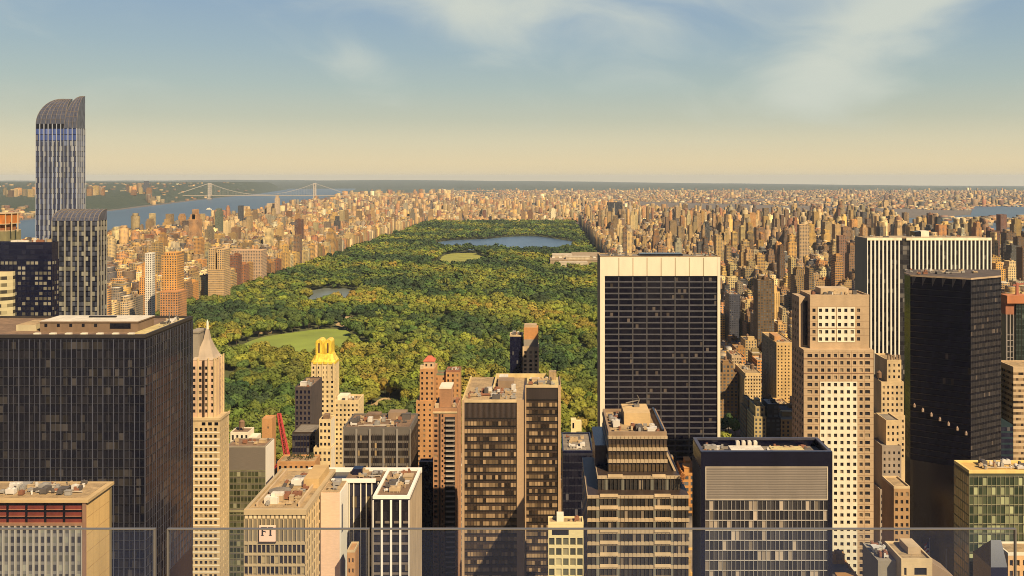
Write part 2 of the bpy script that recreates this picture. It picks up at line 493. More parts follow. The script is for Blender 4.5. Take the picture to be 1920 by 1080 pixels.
def water_tank(b, x, y, z, r=1.8, m=None):
    m = m or plain('tank_wood', (0.2, 0.12, 0.07), 0.9)
    mb = MB()
    for a in (0.8, 2.4, 4.0, 5.6):
        mb.bar((x + r * .75 * math.cos(a), y + r * .75 * math.sin(a), z), (x + r * .75 * math.cos(a), y + r * .75 * math.sin(a), z + 2.2), .12)
    mb.cyl(x, y, z + 2.2, z + 2.2 + r * 1.9, r, r * .95, 12)
    mb.cyl(x, y, z + 2.2 + r * 1.9, z + 2.2 + r * 2.7, r * 1.05, 0.0, 12)
    mb.build('water_tank', m, b)

# ------------------------------------------------------------------ terrain and water
def lerp_tab(tab, y):
    return np.interp(y, [t[0] for t in tab], [t[1] for t in tab])
SHORE_E = [(-60000, -1500), (0, -1520), (3000, -1720), (4500, -1960), (6500, -2180), (10400, -2680), (14000, -3300), (20000, -4300), (30000, -6500), (60000, -13500)]
SHORE_W = [(-60000, -2700), (0, -2750), (3000, -2820), (4500, -3050), (5600, -3130), (6200, -3300), (7200, -3380), (8000, -3560), (10400, -4020), (14000, -4560), (20000, -5850), (30000, -8600), (60000, -18000)]

def fnoise(x, y, seed, freq, octv=4):
    r = np.random.RandomState(seed); out = 0.0; amp = 1.0; tot = 0
    for o in range(octv):
        for k in range(3):
            a = r.uniform(0, 2 * PI); ph = r.uniform(0, 2 * PI); f = freq * (2 ** o) * r.uniform(.8, 1.25)
            out = out + amp * np.sin(f * (x * np.cos(a) + y * np.sin(a)) + ph + 1.3 * np.sin(f * .6 * (x * np.sin(a) - y * np.cos(a)) + ph * 2)) / 3
        tot += amp; amp *= 0.55
    return out / tot

def grid_mesh(name, Xg, Yg, Zg, mat):
    n, m = Xg.shape
    v = np.stack([Xg, Yg, Zg], -1).reshape(-1, 3)
    f = []
    for i in range(n - 1):
        for j in range(m - 1):
            a = i * m + j
            f.append((a, a + 1, a + m + 1, a + m))
    me = bpy.data.meshes.new(name); me.from_pydata(v.tolist(), [], f); me.materials.append(mat)
    me.update()
    if me.polygons and me.polygons[len(f) // 2].normal.z < 0:
        me.flip_normals()
    o = bpy.data.objects.new(name, me); COL.objects.link(o)
    return o

def ground_material():
    m, nt, b, N, L = newmat('ground')
    tc = N('ShaderNodeTexCoord')
    n1 = N('ShaderNodeTexNoise'); n1.inputs['Scale'].default_value = 0.0011; n1.inputs['Detail'].default_value = 8
    n2 = N('ShaderNodeTexNoise'); n2.inputs['Scale'].default_value = 0.012; n2.inputs['Detail'].default_value = 6
    L(tc.outputs['Object'], n1.inputs['Vector']); L(tc.outputs['Object'], n2.inputs['Vector'])
    urb = N('ShaderNodeMixRGB'); urb.inputs[1].default_value = (0.06, 0.055, 0.05, 1); urb.inputs[2].default_value = (0.17, 0.125, 0.085, 1)
    L(n2.outputs[0], urb.inputs[0])
    # woods take over far from the city
    ln = N('ShaderNodeVectorMath'); ln.operation = 'LENGTH'; L(tc.outputs['Object'], ln.inputs[0])
    mr = N('ShaderNodeMapRange'); mr.inputs[1].default_value = 7000; mr.inputs[2].default_value = 21000; mr.inputs[3].default_value = -0.35; mr.inputs[4].default_value = 0.6
    L(ln.outputs['Value'], mr.inputs[0])
    ad = N('ShaderNodeMath'); ad.operation = 'ADD'; L(mr.outputs[0], ad.inputs[0]); L(n1.outputs[0], ad.inputs[1])
    st = N('ShaderNodeMapRange'); st.inputs[1].default_value = 0.5; st.inputs[2].default_value = 0.72
    L(ad.outputs[0], st.inputs[0])
    mix = N('ShaderNodeMixRGB'); mix.inputs[2].default_value = (0.035, 0.05, 0.025, 1)
    L(st.outputs[0], mix.inputs[0]); L(urb.outputs[0], mix.inputs[1]); L(mix.outputs[0], b.inputs['Base Color'])
    b.inputs['Roughness'].default_value = 0.95
    return m
def build_ground():
    rr = np.array([0.0] + list(np.arange(400, 24001, 1180)) + list(np.arange(26000, 42001, 2000)))
    aa = np.linspace(0, 2 * PI, 97)
    R, A = np.meshgrid(rr, aa)
    x, y = R * np.cos(A), R * np.sin(A)
    tag(grid_mesh('ground', x, y, drop(x, y) - 0.05, ground_material()), kind='structure')
build_ground()

def water_material(name, col, rough=0.16, sc=0.02):
    m, nt, b, N, L = newmat(name)
    b.inputs['Base Color'].default_value = (*col, 1); b.inputs['Roughness'].default_value = rough
    b.inputs['Specular IOR Level'].default_value = 0.5
    tc = N('ShaderNodeTexCoord'); nz = N('ShaderNodeTexNoise'); nz.inputs['Scale'].default_value = sc; nz.inputs['Detail'].default_value = 6
    L(tc.outputs['Object'], nz.inputs['Vector'])
    L(noise_col(nt, N, L, col, 0.25, sc * 0.12, (1, 0.25, 1)), b.inputs['Base Color'])
    bp = N('ShaderNodeBump'); bp.inputs['Strength'].default_value = 0.5; bp.inputs['Distance'].default_value = 2.0
    L(nz.outputs[0], bp.inputs['Height']); L(bp.outputs[0], b.inputs['Normal'])
    return m
M_RIVER = water_material('river_water', (0.045, 0.085, 0.125), 0.35, 0.01)
M_POND = water_material('pond_water', (0.075, 0.14, 0.235), 0.35, 0.05)
def build_river():
    ys = np.concatenate([np.arange(-3000, 24001, 900), np.arange(26000, 39001, 2000)])
    t = np.linspace(0, 1, 5)
    e, w = lerp_tab(SHORE_E, ys), lerp_tab(SHORE_W, ys)
    Xg = w[:, None] + (e - w)[:, None] * t[None, :]
    Yg = np.repeat(ys[:, None], 5, 1)
    tag(grid_mesh('river', Xg, Yg, drop(Xg, Yg) + 1.0, M_RIVER), kind='structure')
    # tidal strait to the east of the city and the inlets beyond it
    ys = np.arange(-2000, 9001, 500)
    e1 = np.interp(ys, [-2000, 2500, 4300, 5200, 6000, 9000], [1720, 1740, 1760, 1850, 2900, 4400])
    e2 = np.interp(ys, [-2000, 2500, 4300, 5200, 6000, 7400, 9000], [2300, 2250, 2350, 2900, 4300, 5200, 5400])
    Xg = e1[:, None] + (e2 - e1)[:, None] * t[None, :]
    Yg = np.repeat(ys[:, None], 5, 1)
    tag(grid_mesh('tidal_strait', Xg, Yg, drop(Xg, Yg) + 1.0, M_RIVER), kind='structure')
build_river()

def forest_material(name, c0, c1):
    m, nt, b, N, L = newmat(name)
    tc = N('ShaderNodeTexCoord')
    n1 = N('ShaderNodeTexNoise'); n1.inputs['Scale'].default_value = 0.02; n1.inputs['Detail'].default_value = 8; n1.inputs['Roughness'].default_value = .7
    L(tc.outputs['Object'], n1.inputs['Vector'])
    mix = N('ShaderNodeMixRGB'); mix.inputs[1].default_value = (*c0, 1); mix.inputs[2].default_value = (*c1, 1)
    mr = N('ShaderNodeMapRange'); mr.inputs[1].default_value = 0.35; mr.inputs[2].default_value = 0.65; L(n1.outputs[0], mr.inputs[0])
    L(mr.outputs[0], mix.inputs[0]); L(mix.outputs[0], b.inputs['Base Color'])
    b.inputs['Roughness'].default_value = 0.95
    bp = N('ShaderNodeBump'); bp.inputs['Strength'].default_value = 1; bp.inputs['Distance'].default_value = 12
    L(n1.outputs[0], bp.inputs['Height']); L(bp.outputs[0], b.inputs['Normal'])
    return m
M_WOOD = forest_material('wooded_hill', (0.014, 0.026, 0.010), (0.04, 0.052, 0.02))
def hill_h(x, y):
    """height of the river's west bank above sea level"""
    d = lerp_tab(SHORE_W, y) - x
    hp = np.interp(y, [4500, 5600, 7000, 9000, 11500, 14000, 19000, 21500, 23000], [6, 12, 66, 100, 135, 172, 176, 125, 8])
    s = np.clip((d - 90) / 380, 0, 1); s = s * s * (3 - 2 * s)
    return hp * s * (1 + 0.16 * fnoise(x, y, 5, 0.0016)) + 7 * s * fnoise(x, y, 9, 0.009, 3)
def build_hills():
    ys = np.linspace(4400, 23500, 110); t = np.concatenate([np.linspace(0, 0.1, 14), np.linspace(0.115, 1, 26)])
    w = lerp_tab(SHORE_W, ys)
    Xg = w[:, None] - 60 - t[None, :] * 7000
    Yg = np.repeat(ys[:, None], len(t), 1)
    tag(grid_mesh('palisade_hills', Xg, Yg, drop(Xg, Yg) - 1 + hill_h(Xg, Yg), M_WOOD), kind='structure')
    rr = np.linspace(21000, 41000, 40); th = np.linspace(-0.80, 0.62, 150)
    R, T = np.meshgrid(rr, th)
    Xg, Yg = R * np.sin(T), R * np.cos(T)
    rise = np.clip((R - 22000) / 15000, 0, 1)
    side = np.clip((0.42 - T) / 0.6, 0, 1)
    hh = rise * side * (228 + 60 * fnoise(Xg, Yg, 21, 0.00035, 4) + 15 * fnoise(Xg, Yg, 3, 0.002, 2)) - 4
    tag(grid_mesh('far_hills', Xg, Yg, drop(Xg, Yg) + hh, M_WOOD), kind='structure')
build_hills()

# ------------------------------------------------------------------ the park
PARK = (-640.0, 168.0, 772.0, 4900.0)
def inpoly_ellipse(x, y, e):
    cx, cy, rx, ry = e
    a = np.arctan2((y - cy) / ry, (x - cx) / rx)
    return ((x - cx) / rx) ** 2 + ((y - cy) / ry) ** 2 < (1 + 0.12 * np.sin(3 * a + cx) + 0.07 * np.sin(5 * a + cy)) ** 2
LAWN = (-374, 1352, 102, 126); BALL = (-415, 1090, 30, 45); LAKE = (-452, 1890, 54, 150); LAKE2 = (-500, 1960, 45, 70)
GREAT = (-262, 2735, 82, 250); RES = (-134, 3400, 274, 372); HECK = (-180, 985, 22, 40); POND = (95, 830, 60, 32)
MALLP = (-345, 1560, 26, 40); MUS = (15.0, 168.0, 2500.0, 2740.0)
def park_west(y): return np.interp(y, [700, 1650, 3000, 4900], [-712, -694, -668, -643])
def clear_of_trees(x, y):
    c = np.zeros_like(x, bool)
    for e in (LAWN, BALL, LAKE, LAKE2, GREAT, RES, HECK, POND, MALLP):
        c |= inpoly_ellipse(x, y, e)
    c |= (x > MUS[0] - 5) & (y > MUS[2] - 60) & (y < MUS[3])
    return c
def blob_poly(e, n=56):
    cx, cy, rx, ry = e; out = []
    for i in range(n):
        a = 2 * PI * i / n; k = 1 + 0.12 * math.sin(3 * a + cx) + 0.07 * math.sin(5 * a + cy)
        out.append((cx + rx * k * math.cos(a), cy + ry * k * math.sin(a)))
    return out
def sheet(name, poly, z, mat):
    mb = MB(); mb.poly([(*p, z + drop(*p)) for p in poly]); return tag(mb.build(name, mat), kind='structure')
def build_park_ground():
    gm = plain('park_turf', (0.075, 0.085, 0.022), 0.95, 0.45, 0.012, stretch=(1, 1, 1))
    ys = np.linspace(PARK[2], PARK[3], 22); ts = np.linspace(0, 1, 5)
    Xg = park_west(ys)[:, None] + (PARK[1] - park_west(ys))[:, None] * ts[None, :]; Yg = np.repeat(ys[:, None], 5, 1)
    tag(grid_mesh('park_turf', Xg, Yg, drop(Xg, Yg) + 0.4, gm), kind='structure')
    lawn = plain('mown_lawn', (0.21, 0.275, 0.035), 0.95, 0.18, 0.02, stretch=(1, 1, 1))
    lawn2 = plain('great_lawn_grass', (0.27, 0.28, 0.045), 0.95, 0.18, 0.02, stretch=(1, 1, 1))
    sand = plain('ballfield_sand', (0.42, 0.31, 0.15), 0.95, 0.2, 0.05, stretch=(1, 1, 1))
    sheet('meadow_lawn', blob_poly(LAWN), 1.2, lawn); sheet('great_lawn', blob_poly(GREAT), 1.2, lawn2)
    sheet('sand_ballfield', blob_poly(BALL), 1.2, sand); sheet('sand_playground', blob_poly(HECK), 1.2, sand); sheet('paved_terrace', blob_poly(MALLP), 1.2, sand)
    sheet('meadow_sand_edge', blob_poly((-470, 1462, 34, 12)), 1.35, sand)
    sheet('great_lawn_infield', blob_poly((-318, 2620, 26, 40)), 1.35, sand); sheet('great_lawn_infield', blob_poly((-205, 2650, 22, 36)), 1.35, sand)
    sheet('lake', blob_poly(LAKE), 1.2, water_material('lake_water', (0.16, 0.19, 0.17), 0.3, 0.05)); sheet('lake_arm', blob_poly(LAKE2), 1.3, MATS.get('x') or water_material('lake_arm_water', (0.16, 0.19, 0.17), 0.3, 0.05))
    sheet('reservoir', blob_poly(RES), 1.2, M_POND); sheet('pond', blob_poly(POND), 1.2, M_POND)
build_park_ground()

# ------------------------------------------------------------------ foreground and midtown towers
STONE = masonry('limestone', (0.50, 0.38, 0.235)); CREAM = masonry('cream_stone', (0.58, 0.45, 0.26)); BRICK_O = masonry('orange_brick', (0.50, 0.27, 0.11), course=.05)
BRICK_R = masonry('red_brick', (0.30, 0.135, 0.075), course=.05); GRANITE = masonry('pink_granite', (0.47, 0.345, 0.21), .18); WHITE = plain('white_stone', (0.78, 0.72, 0.58), 0.7, 0.08)
GREYST = masonry('grey_stone', (0.30, 0.265, 0.21)); TAN_METAL = plain('tan_metal', (0.36, 0.27, 0.165), 0.5, 0.1); DARKP = plain('dark_panel', (0.006, 0.007, 0.015), 0.22, 0.3)
BROWNP = plain('bronze_panel', (0.05, 0.034, 0.026), 0.45, 0.25); MULL = plain('aluminium_mullion', (0.17, 0.165, 0.16), 0.45, 0.1); MULLW = plain('white_mullion', (0.74, 0.70, 0.60), 0.6, 0.06)
ROOF_T = roofing('tan_gravel_roof', (0.46, 0.335, 0.18)); ROOF_Y = roofing('yellow_gravel_roof', (0.62, 0.52, 0.25), .2); ROOF_W = roofing('white_roof', (0.74, 0.70, 0.60), .15)
ROOF_G = roofing('grey_roof', (0.25, 0.22, 0.18)); ROOF_B = roofing('brown_roof', (0.26, 0.17, 0.105)); CONC = plain('brown_concrete', (0.27, 0.19, 0.12), 0.85, 0.15)
NAVY = plain('navy_panel', (0.008, 0.010, 0.034), 0.25, 0.25)
G_DARK = glass('dark_glass', dark=(.005, .0065, .016), p=0.10, pale_pane=(0.06, 0.057, 0.062), seed=1, mid=(0.02, 0.02, 0.028), clump=2.0)  # clustered lighter panes imitate reflections in the black facade
G_NAVY = glass('navy_glass', dark=(0.008, 0.009, 0.03), mid=(0.02, 0.022, 0.045), p=0.04, pale_pane=(0.14, 0.14, 0.15), seed=2)
G_BRONZE = glass('bronze_glass', dark=(0.02, 0.015, 0.013), mid=(0.12, 0.082, 0.052), p=0.66, pale_pane=(0.40, 0.285, 0.17), seed=3, clump=.8)
G_PUNCH = glass('window_glass', dark=(0.010, 0.011, 0.018), mid=(0.07, 0.06, 0.055), p=0.17, pale_pane=(0.32, 0.26, 0.18), seed=4, tilt=.04)

def wall_material(name, from_object):
    m, nt, b, N, L = newmat(name)
    if from_object:
        oi = N('ShaderNodeObjectInfo'); tint, alpha = oi.outputs['Color'], oi.outputs['Alpha']
    else:
        at = N('ShaderNodeAttribute'); at.attribute_name = 'tint'; tint, alpha = at.outputs['Color'], at.outputs['Alpha']
    uv = N('ShaderNodeUVMap'); sep = N('ShaderNodeSeparateXYZ'); L(uv.outputs[0], sep.inputs[0])
    def fr(o):
        f = N('ShaderNodeMath'); f.operation = 'FRACT'; L(o, f.inputs[0])
        s = N('ShaderNodeMath'); s.operation = 'SUBTRACT'; L(f.outputs[0], s.inputs[0]); s.inputs[1].default_value = .5
        a = N('ShaderNodeMath'); a.operation = 'ABSOLUTE'; L(s.outputs[0], a.inputs[0]); return a.outputs[0]
    hw = N('ShaderNodeMapRange'); hw.inputs[3].default_value = .20; hw.inputs[4].default_value = .40; L(alpha, hw.inputs[0])
    lu = N('ShaderNodeMath'); lu.operation = 'LESS_THAN'; L(fr(sep.outputs[0]), lu.inputs[0]); L(hw.outputs[0], lu.inputs[1])
    lv = N('ShaderNodeMath'); lv.operation = 'LESS_THAN'; L(fr(sep.outputs[1]), lv.inputs[0]); lv.inputs[1].default_value = .29
    mk = N('ShaderNodeMath'); mk.operation = 'MULTIPLY'; L(lu.outputs[0], mk.inputs[0]); L(lv.outputs[0], mk.inputs[1])
    wn = cell_random(N, L, 3)
    wr = N('ShaderNodeMapRange'); wr.inputs[3].default_value = .012; wr.inputs[4].default_value = .10; L(wn.outputs['Value'], wr.inputs[0])
    wc = N('ShaderNodeCombineColor'); L(wr.outputs[0], wc.inputs[0]); L(wr.outputs[0], wc.inputs[1]); L(wr.outputs[0], wc.inputs[2])
    tc = N('ShaderNodeTexCoord'); nz = N('ShaderNodeTexNoise'); nz.inputs['Scale'].default_value = .09; nz.inputs['Detail'].default_value = 5
    L(tc.outputs['Object'], nz.inputs['Vector'])
    mr = N('ShaderNodeMapRange'); mr.inputs[1].default_value = .3; mr.inputs[2].default_value = .7; mr.inputs[3].default_value = .82; mr.inputs[4].default_value = 1.16; L(nz.outputs[0], mr.inputs[0])
    sc = N('ShaderNodeVectorMath'); sc.operation = 'SCALE'; L(tint, sc.inputs[0]); L(mr.outputs[0], sc.inputs['Scale'])
    mix = N('ShaderNodeMixRGB'); L(mk.outputs[0], mix.inputs[0]); L(sc.outputs[0], mix.inputs[1]); L(wc.outputs[0], mix.inputs[2])
    L(mix.outputs[0], b.inputs['Base Color'])
    b.inputs['Roughness'].default_value = .85
    return m
M_WALL_O = wall_material('city_wall_single', True); M_WALL_A = wall_material('city_wall_many', False)

def h_dark_office():
    D0, D1 = 370.0, 420.0; z = Z(632, D0); x0, x1 = X(-260, D0), X(272, D0)
    b = hero('office_tower', 'wide black glass office block with brown rooftop penthouse below the curved skyscraper', x1 - 40, D0, 'office tower'); OCC.append((x0, x1, D0, D1, z))
    body(b, rect(x0, x1, D0, D1), 0, z, DARKP)
    F = faces(x0, x1, D0, D1); zb = zvis(D0)
    curtain(b, [F['S'], F['E']], zb, z - 1.2, 3.9, 1.8, G_DARK, (0.22, 0.98), None, None, (0.16, 0.14), plain('dim_floor_edge', (0.04, 0.041, 0.05), 0.3, .2))
    for Fq, n_ in ((F['S'], 27), (F['E'], 14)):
        mb = MB()
        for i in range(n_ * 2 + 1):
            s = Fq.w * i / (n_ * 2); w_ = .17 if i % 2 == 0 else .07; mb.fbox(Fq, max(0, s - w_), min(Fq.w, s + w_), zb, z - 1.0, 0, .16 if i % 2 == 0 else .1)
        mb.build('mullion', plain('steel_mullion', (.075, .084, .125), .4), b)
    parapet(b, x0, x1, D0, D1, z, 1.0, 0.8, plain('black_coping', (0.04, 0.033, 0.03), 0.5), ROOF_B)
    mb = MB(); mb.box(X(262, 384), x1 - 1.2, 377, 418, z + .1, z + .22); mb.build('pale_roof', ROOF_Y, b)
    mb = MB(); zp = Z(604.5, 382)
    xa, xb = X(75, 382), X(258, 382)
    mb.box(xa, xb, 382, 398, z + 0.1, zp, 0, 1)
    mb.box(xa - .4, xb + .4, 381.6, 398.4, zp, zp + .5, 0, 1)
    p = mb.build('penthouse', [plain('brown_penthouse', (.20, .135, .085), .8, .2), ROOF_W], b)
    zz = z + 1.3
    for i in range(5):
        mb = MB(); mb.box(xa + 2 + i * 5.4, xa + 3.2 + i * 5.4, 381.85, 381.98, zz + 1, zz + 2.3); mb.build('louver_vent', DARKP, p)
    mb = MB(); mb.box(xb - 12, xb - 3, 381.85, 381.98, zz + .2, zz + 2.4); mb.build('louver_vent', DARKP, p)
    mb = MB(); mb.box(xa + 16, xa + 28, 392, 393.2, zp + .52, zp + 1.2); mb.build('skylight', DARKP, p)
    mb = MB(); mb.box(X(20, 380), X(70, 385), 384, 398, z + .1, z + 2.8, 0, 1); mb.build('cooling_tower', [plain('pale_louver', (0.52, 0.46, 0.30), 0.8), ROOF_T], b)
    for i in range(7):
        mb = MB(); s = X(60 + i * 29.5, D0); mb.box(s, s + 2.4, D0 + 1.0, D0 + 2.6, z + .1, z + 1.45); mb.build('skylight', WHITE, b)
    mb = MB(); xx = X(318, 400); mb.bar((xx, 400, z), (xx, 400, z + 6), .12); mb.bar((xx - 1, 400, z + 4.6), (xx + 1, 400, z + 4.6), .08); mb.bar((xx - 1.6, 399, z), (xx, 400, z + 3.4), .1); mb.build('antenna', MULL, b)
    equip(b, xb + 1, x1 - 2, 388, 416, z, 4, 3, .6)

def h_tan_roof():
    D0, D1 = 280.0, 296.0; z = Z(937, D0); x0, x1 = X(-200, D0), X(161, D0)
    b = hero('office_block', 'low tan office block with red louvered band before the black office block', x1 - 20, D0, 'office block'); OCC.append((x0, x1, D0, D1, z))
    pan = masonry('golden_panel', (0.62, 0.43, 0.18), .12)
    red = plain('red_louver', (0.16, 0.03, 0.022), 0.7, .3)
    mb = MB(); mb.prism(rect(x0, x1, D0 + .6, D1), 0, z - .4, 0, 0)
    w = mb.build('wall', pan, b)
    mb = MB(); e = .8
    mb.box(x0 - e, x1 + e, D0 - .2, D1 + e, z - .9, z); mb.build('roof_slab', masonry('roof_edge_stone', (0.5, 0.37, 0.19), .1), b)
    mb = MB(); mb.box(x0 + .6, x1 - .9, D0 + 1.4, D1 - .8, z, z + .12); mb.build('roof', ROOF_T, b)
    F = faces(x0, x1, D0 + .6, D1)['S']
    za, zc = Z(981, D0), z - 1.1
    mb = MB(); mb.fquad(F, 0, F.w - 1.2, za, zc, .06); mb.build('dark_recess_strip', DARKP, b)
    n = 10; step = (F.w - 1.2) / n
    for i in range(n):
        mb = MB(); s0 = F.w - 1.2 - (i + 1) * step + .5; s1 = s0 + step - .9
        for k in range(3):
            zz = za + (zc - za) * k / 3
            mb.fbox(F, s0, s1, zz + .2, zz + 1.15, .06, .28)
        mb.build('louver_panel', red, b)
        mb = MB()
        for k in range(4): mb.fbox(F, s0, s1, za + (zc - za) * k / 3 - .12, za + (zc - za) * k / 3 + .12, .06, .4)
        mb.build('louver_rail', plain('pale_red_rail', (0.36, 0.15, 0.09), 0.7), b)
    mb = MB(); mb.fbox(F, F.w - 1.2, F.w - .1, 0, z - 1, 0, .5); mb.fbox(F, 0, F.w - 1.2, za - .9, za - .12, 0, .45); mb.build('stone_trim', plain('brown_trim', (0.24, 0.14, 0.09), 0.8), b)
    g = glass('fin_glass', dark=(0.03, 0.03, 0.04), mid=(0.10, 0.10, 0.10), p=.3, pale_pane=(0.3, 0.31, 0.27), seed=7)
    mb = MB(); mb.fquad(F, 0, F.w - 1.25, 0, za - .9, .03); mb.build('spandrel_panel', plain('cool_grey_panel', (.19, .185, .18), .6, .12), b)
    Fs = Face(F.o, (F.o[0] + F.w - 1.3, F.o[1]))
    curtain(b, [Fs], zvis(D0), za - .9, 3.0, 1.95, g, (.2, .85), (.5, .7), plain('grey_fin', (0.40, 0.38, 0.33), 0.6, .1), d=.06)
    E = faces(x0, x1, D0 + .6, D1)['E']
    mb = MB()
    for i in range(1, 4): mb.fbox(E, E.w * i / 4 - .05, E.w * i / 4 + .05, 0, z - 1, 0, .04)
    for k in range(14): mb.fbox(E, 0.1, E.w - .1, z - 6 - k * 5.5, z - 5.9 - k * 5.5, 0, .036)
    mb.build('panel_joint', plain('joint_brown', (0.36, 0.23, 0.09), 0.8), b)
    mb = MB(); mb.fbox(E, E.w - .9, E.w, 0, z - .9, 0, .4); mb.build('corner_pier', plain('olive_pier', (0.16, 0.13, 0.07), 0.8), b)
    equip(b, x0 + 30, x1 - 4, D0 + 3, D1 - 2, z + .1, 26, 5, .7)

def striped_glass(name, seed):
    return glass(name, dark=(0.045, 0.058, 0.115), mid=(0.15, 0.19, 0.32), p=.22, pale_pane=(0.30, 0.32, 0.36), seed=seed, tilt=.05, spec=.8)
def h_curved_skyscraper():
    b = hero('skyscraper', 'slender blue glass skyscraper with curved brown crown, tallest tower on the skyline', X(112, 600), 600, 'skyscraper')
    gl = striped_glass('stripe_glass', 11); gb = glass('blue_glass', dark=(0.035, 0.065, 0.24), mid=(0.12, 0.18, 0.46), p=.05, pale_pane=(.3, .3, .35), seed=12, tilt=.04)
    crown = plain('bronze_louver', (0.085, 0.095, 0.135), 0.2, .45, 1.2, stretch=(3, 1, .2)); pale = plain('silver_rib', (0.42, 0.46, 0.54), 0.35, .1, metal=.2)
    def curved(x0, x1, y0, y1, zf, zt, lround, name, n=9):
        """a shaft whose roof sweeps up and back; the west shoulder is rounded by LROUND metres"""
        rows = []
        for i in range(n + 1):
            t = i / n; y = y0 + (y1 - y0) * (1 - math.cos(t * PI / 2)) * .92 + (y1 - y0) * .08 * t
            zz = zf + (zt - zf) * math.sin(t * PI / 2)
            xl = x0 + lround * (1 - math.cos(t * PI / 2)) ** 0.9
            rows.append((y, zz, xl))
        mb = MB()
        for i in range(n):
            (ya, za, la), (yb, zb, lb) = rows[i], rows[i + 1]
            mb.poly([(la, ya, za), (x1, ya, za), (x1, yb, zb), (lb, yb, zb)])
            mb.poly([(x1, ya, zf - 30), (x1, yb, zf - 30), (x1, yb, zb), (x1, ya, za)])
            mb.poly([(la, ya, za), (lb, yb, zb), (lb, yb, zf - 30), (la, ya, zf - 30)])
        yb, zb, lb = rows[-1]
        mb.poly([(x1, yb, zf - 30), (lb, yb, zf - 30), (lb, yb, zb), (x1, yb, zb)])
        mb.build(name, crown, b)
        rb = MB(); k = max(3, int((x1 - x0) / 2.9))
        for j in range(k + 1):
            for i in range(n):
                (ya, za, la), (yb, zb, lb) = rows[i], rows[i + 1]
                rb.bar((la + (x1 - la) * j / k, ya, za + .15), (lb + (x1 - lb) * j / k, yb, zb + .15), .22 if name == 'curved_roof' else .12)
        for i in range(1, n): rb.bar((rows[i][2], rows[i][0], rows[i][1] + .1), (x1, rows[i][0], rows[i][1] + .1), .1)
        rb.build('crown_rib', plain('crown_rib', (0.20, 0.175, 0.16), .35), b)
    D0 = 600.0
    xa, xm, xb = X(67, D0), X(122, D0), X(146, D0); DP = 9.5
    za = Z(232, D0); zm = Z(240, D0)
    curved(xa, xm, D0, D0 + DP, za, Z(186, 610), 13.0, 'curved_crown')
    curved(xm + .02, xb, D0 - 1.5, D0 + DP, zm, Z(181, 610), 7.0, 'curved_crown')
    body(b, rect(xa, xm, D0, D0 + DP - .1), 0, za, DARKP); body(b, rect(xm, xb, D0 - 1.5, D0 + DP - .1), 0, zm, DARKP); OCC.append((xa, xb, D0, D0 + DP, Z(190, D0)))
    S1 = Face((xa, D0), (xm, D0)); S2 = Face((xm, D0 - 1.5), (xb, D0 - 1.5)); E = Face((xb, D0 - 1.5), (xb, D0 + DP - .2))
    zb = Z(640, D0)
    curtain(b, [S1, S2], za - 11.5, zm - .3, 3.6, 1.45, gb, (.06, .97))
    curtain(b, [E], za - 11.5, zm - .3, 3.6, 1.45, gl, (.06, .97))
    curtain(b, [S1, S2, E], zb, za - 11.5, 3.6, 1.45, gl, (.06, .97))
    mb = MB(); i = 0
    for F, top in ((S1, za), (S2, zm), (E, zm)):
        n = max(3, round(F.w / 2.9))
        for j in range(n + 1):
            s = F.w * j / n; mb.fbox(F, max(0, s - .26), min(F.w, s + .26), zb, top, 0, .35)
    mb.build('mullion', pale, b)
    mb = MB()
    for F, top in ((S1, za), (S2, zm)):
        n = max(3, round(F.w / 2.9))
        for j in range(n): mb.fbox(F, F.w * (j + .38) / n, F.w * (j + .62) / n, zb, top - 12.5, 0, .2)
    mb.build('dark_stripe', plain('dark_stripe', (0.04, 0.047, 0.09), .2), b)
    # lower wing in front
    D2 = 585.0; xc, xd = X(97, D2), X(184, D2); z2 = Z(414, D2)
    curved(xc, xd, D2, D2 + 11.5, z2, Z(392, 597), 3.0, 'curved_roof', 6)
    body(b, rect(xc, xd, D2, D2 + 11.4), 0, z2, DARKP); OCC.append((xc, xd, D2, D2 + 60, z2))
    S = Face((xc, D2), (xd, D2)); E2 = Face((xd, D2), (xd, D2 + 11.3))
    g3 = glass('wing_glass', dark=(0.018, 0.022, 0.04), mid=(0.10, 0.112, 0.15), p=.24, pale_pane=(0.30, 0.305, 0.27), seed=14, tilt=.05, clump=.4)
    curtain(b, [S, E2], Z(640, D2), z2 - .2, 3.4, 2.2, g3, (.1, .9))
    mb = MB()
    for F in (S, E2):
        n = max(2, round(F.w / 4.4))
        for j in range(n + 1): mb.fbox(F, max(0, F.w * j / n - .5), min(F.w, F.w * j / n + .5), Z(640, D2), z2, 0, .4)
    mb.build('mullion', plain('olive_mullion', (0.29, 0.28, 0.24), .5), b)

def h_navy_block():
    D0 = 500.0; x0, x1 = X(-160, D0), X(97, D0); z = Z(456, D0)
    b = hero('office_block', 'navy blue glass block with grey lit windows, beside the curved skyscraper\'s base', x1 - 10, D0, 'office block'); OCC.append((x0, x1, D0, D0 + 22, z))
    body(b, rect(x0, x1, D0, D0 + 7), 0, z, NAVY)
    F = faces(x0, x1, D0, D0 + 7)
    g = glass('lit_navy_glass', dark=(0.008, 0.009, 0.025), mid=(0.03, 0.032, 0.05), p=.42, pale_pane=(0.30, 0.29, 0.24), seed=21, clump=1.1)
    curtain(b, [F['S'], F['E']], Z(640, D0), z - 9.5, 2.9, 2.4, g, (.3, .9), (.5, .25), NAVY)
    curtain(b, [F['S']], z - 9.4, z - .5, 2.9, 2.4, G_NAVY, (.2, .9))
    parapet(b, x0, x1, D0, D0 + 7, z, .6, .5, NAVY, ROOF_T)
    equip(b, X(30, D0), x1 - 1, D0 + 1, D0 + 6, z, 10, 8, 1.2)
    mb = MB(); mb.box(X(18, D0), X(50, D0), D0 + 1, D0 + 6, z + .1, z + 1.5); mb.build('plant_room', ROOF_W, b)

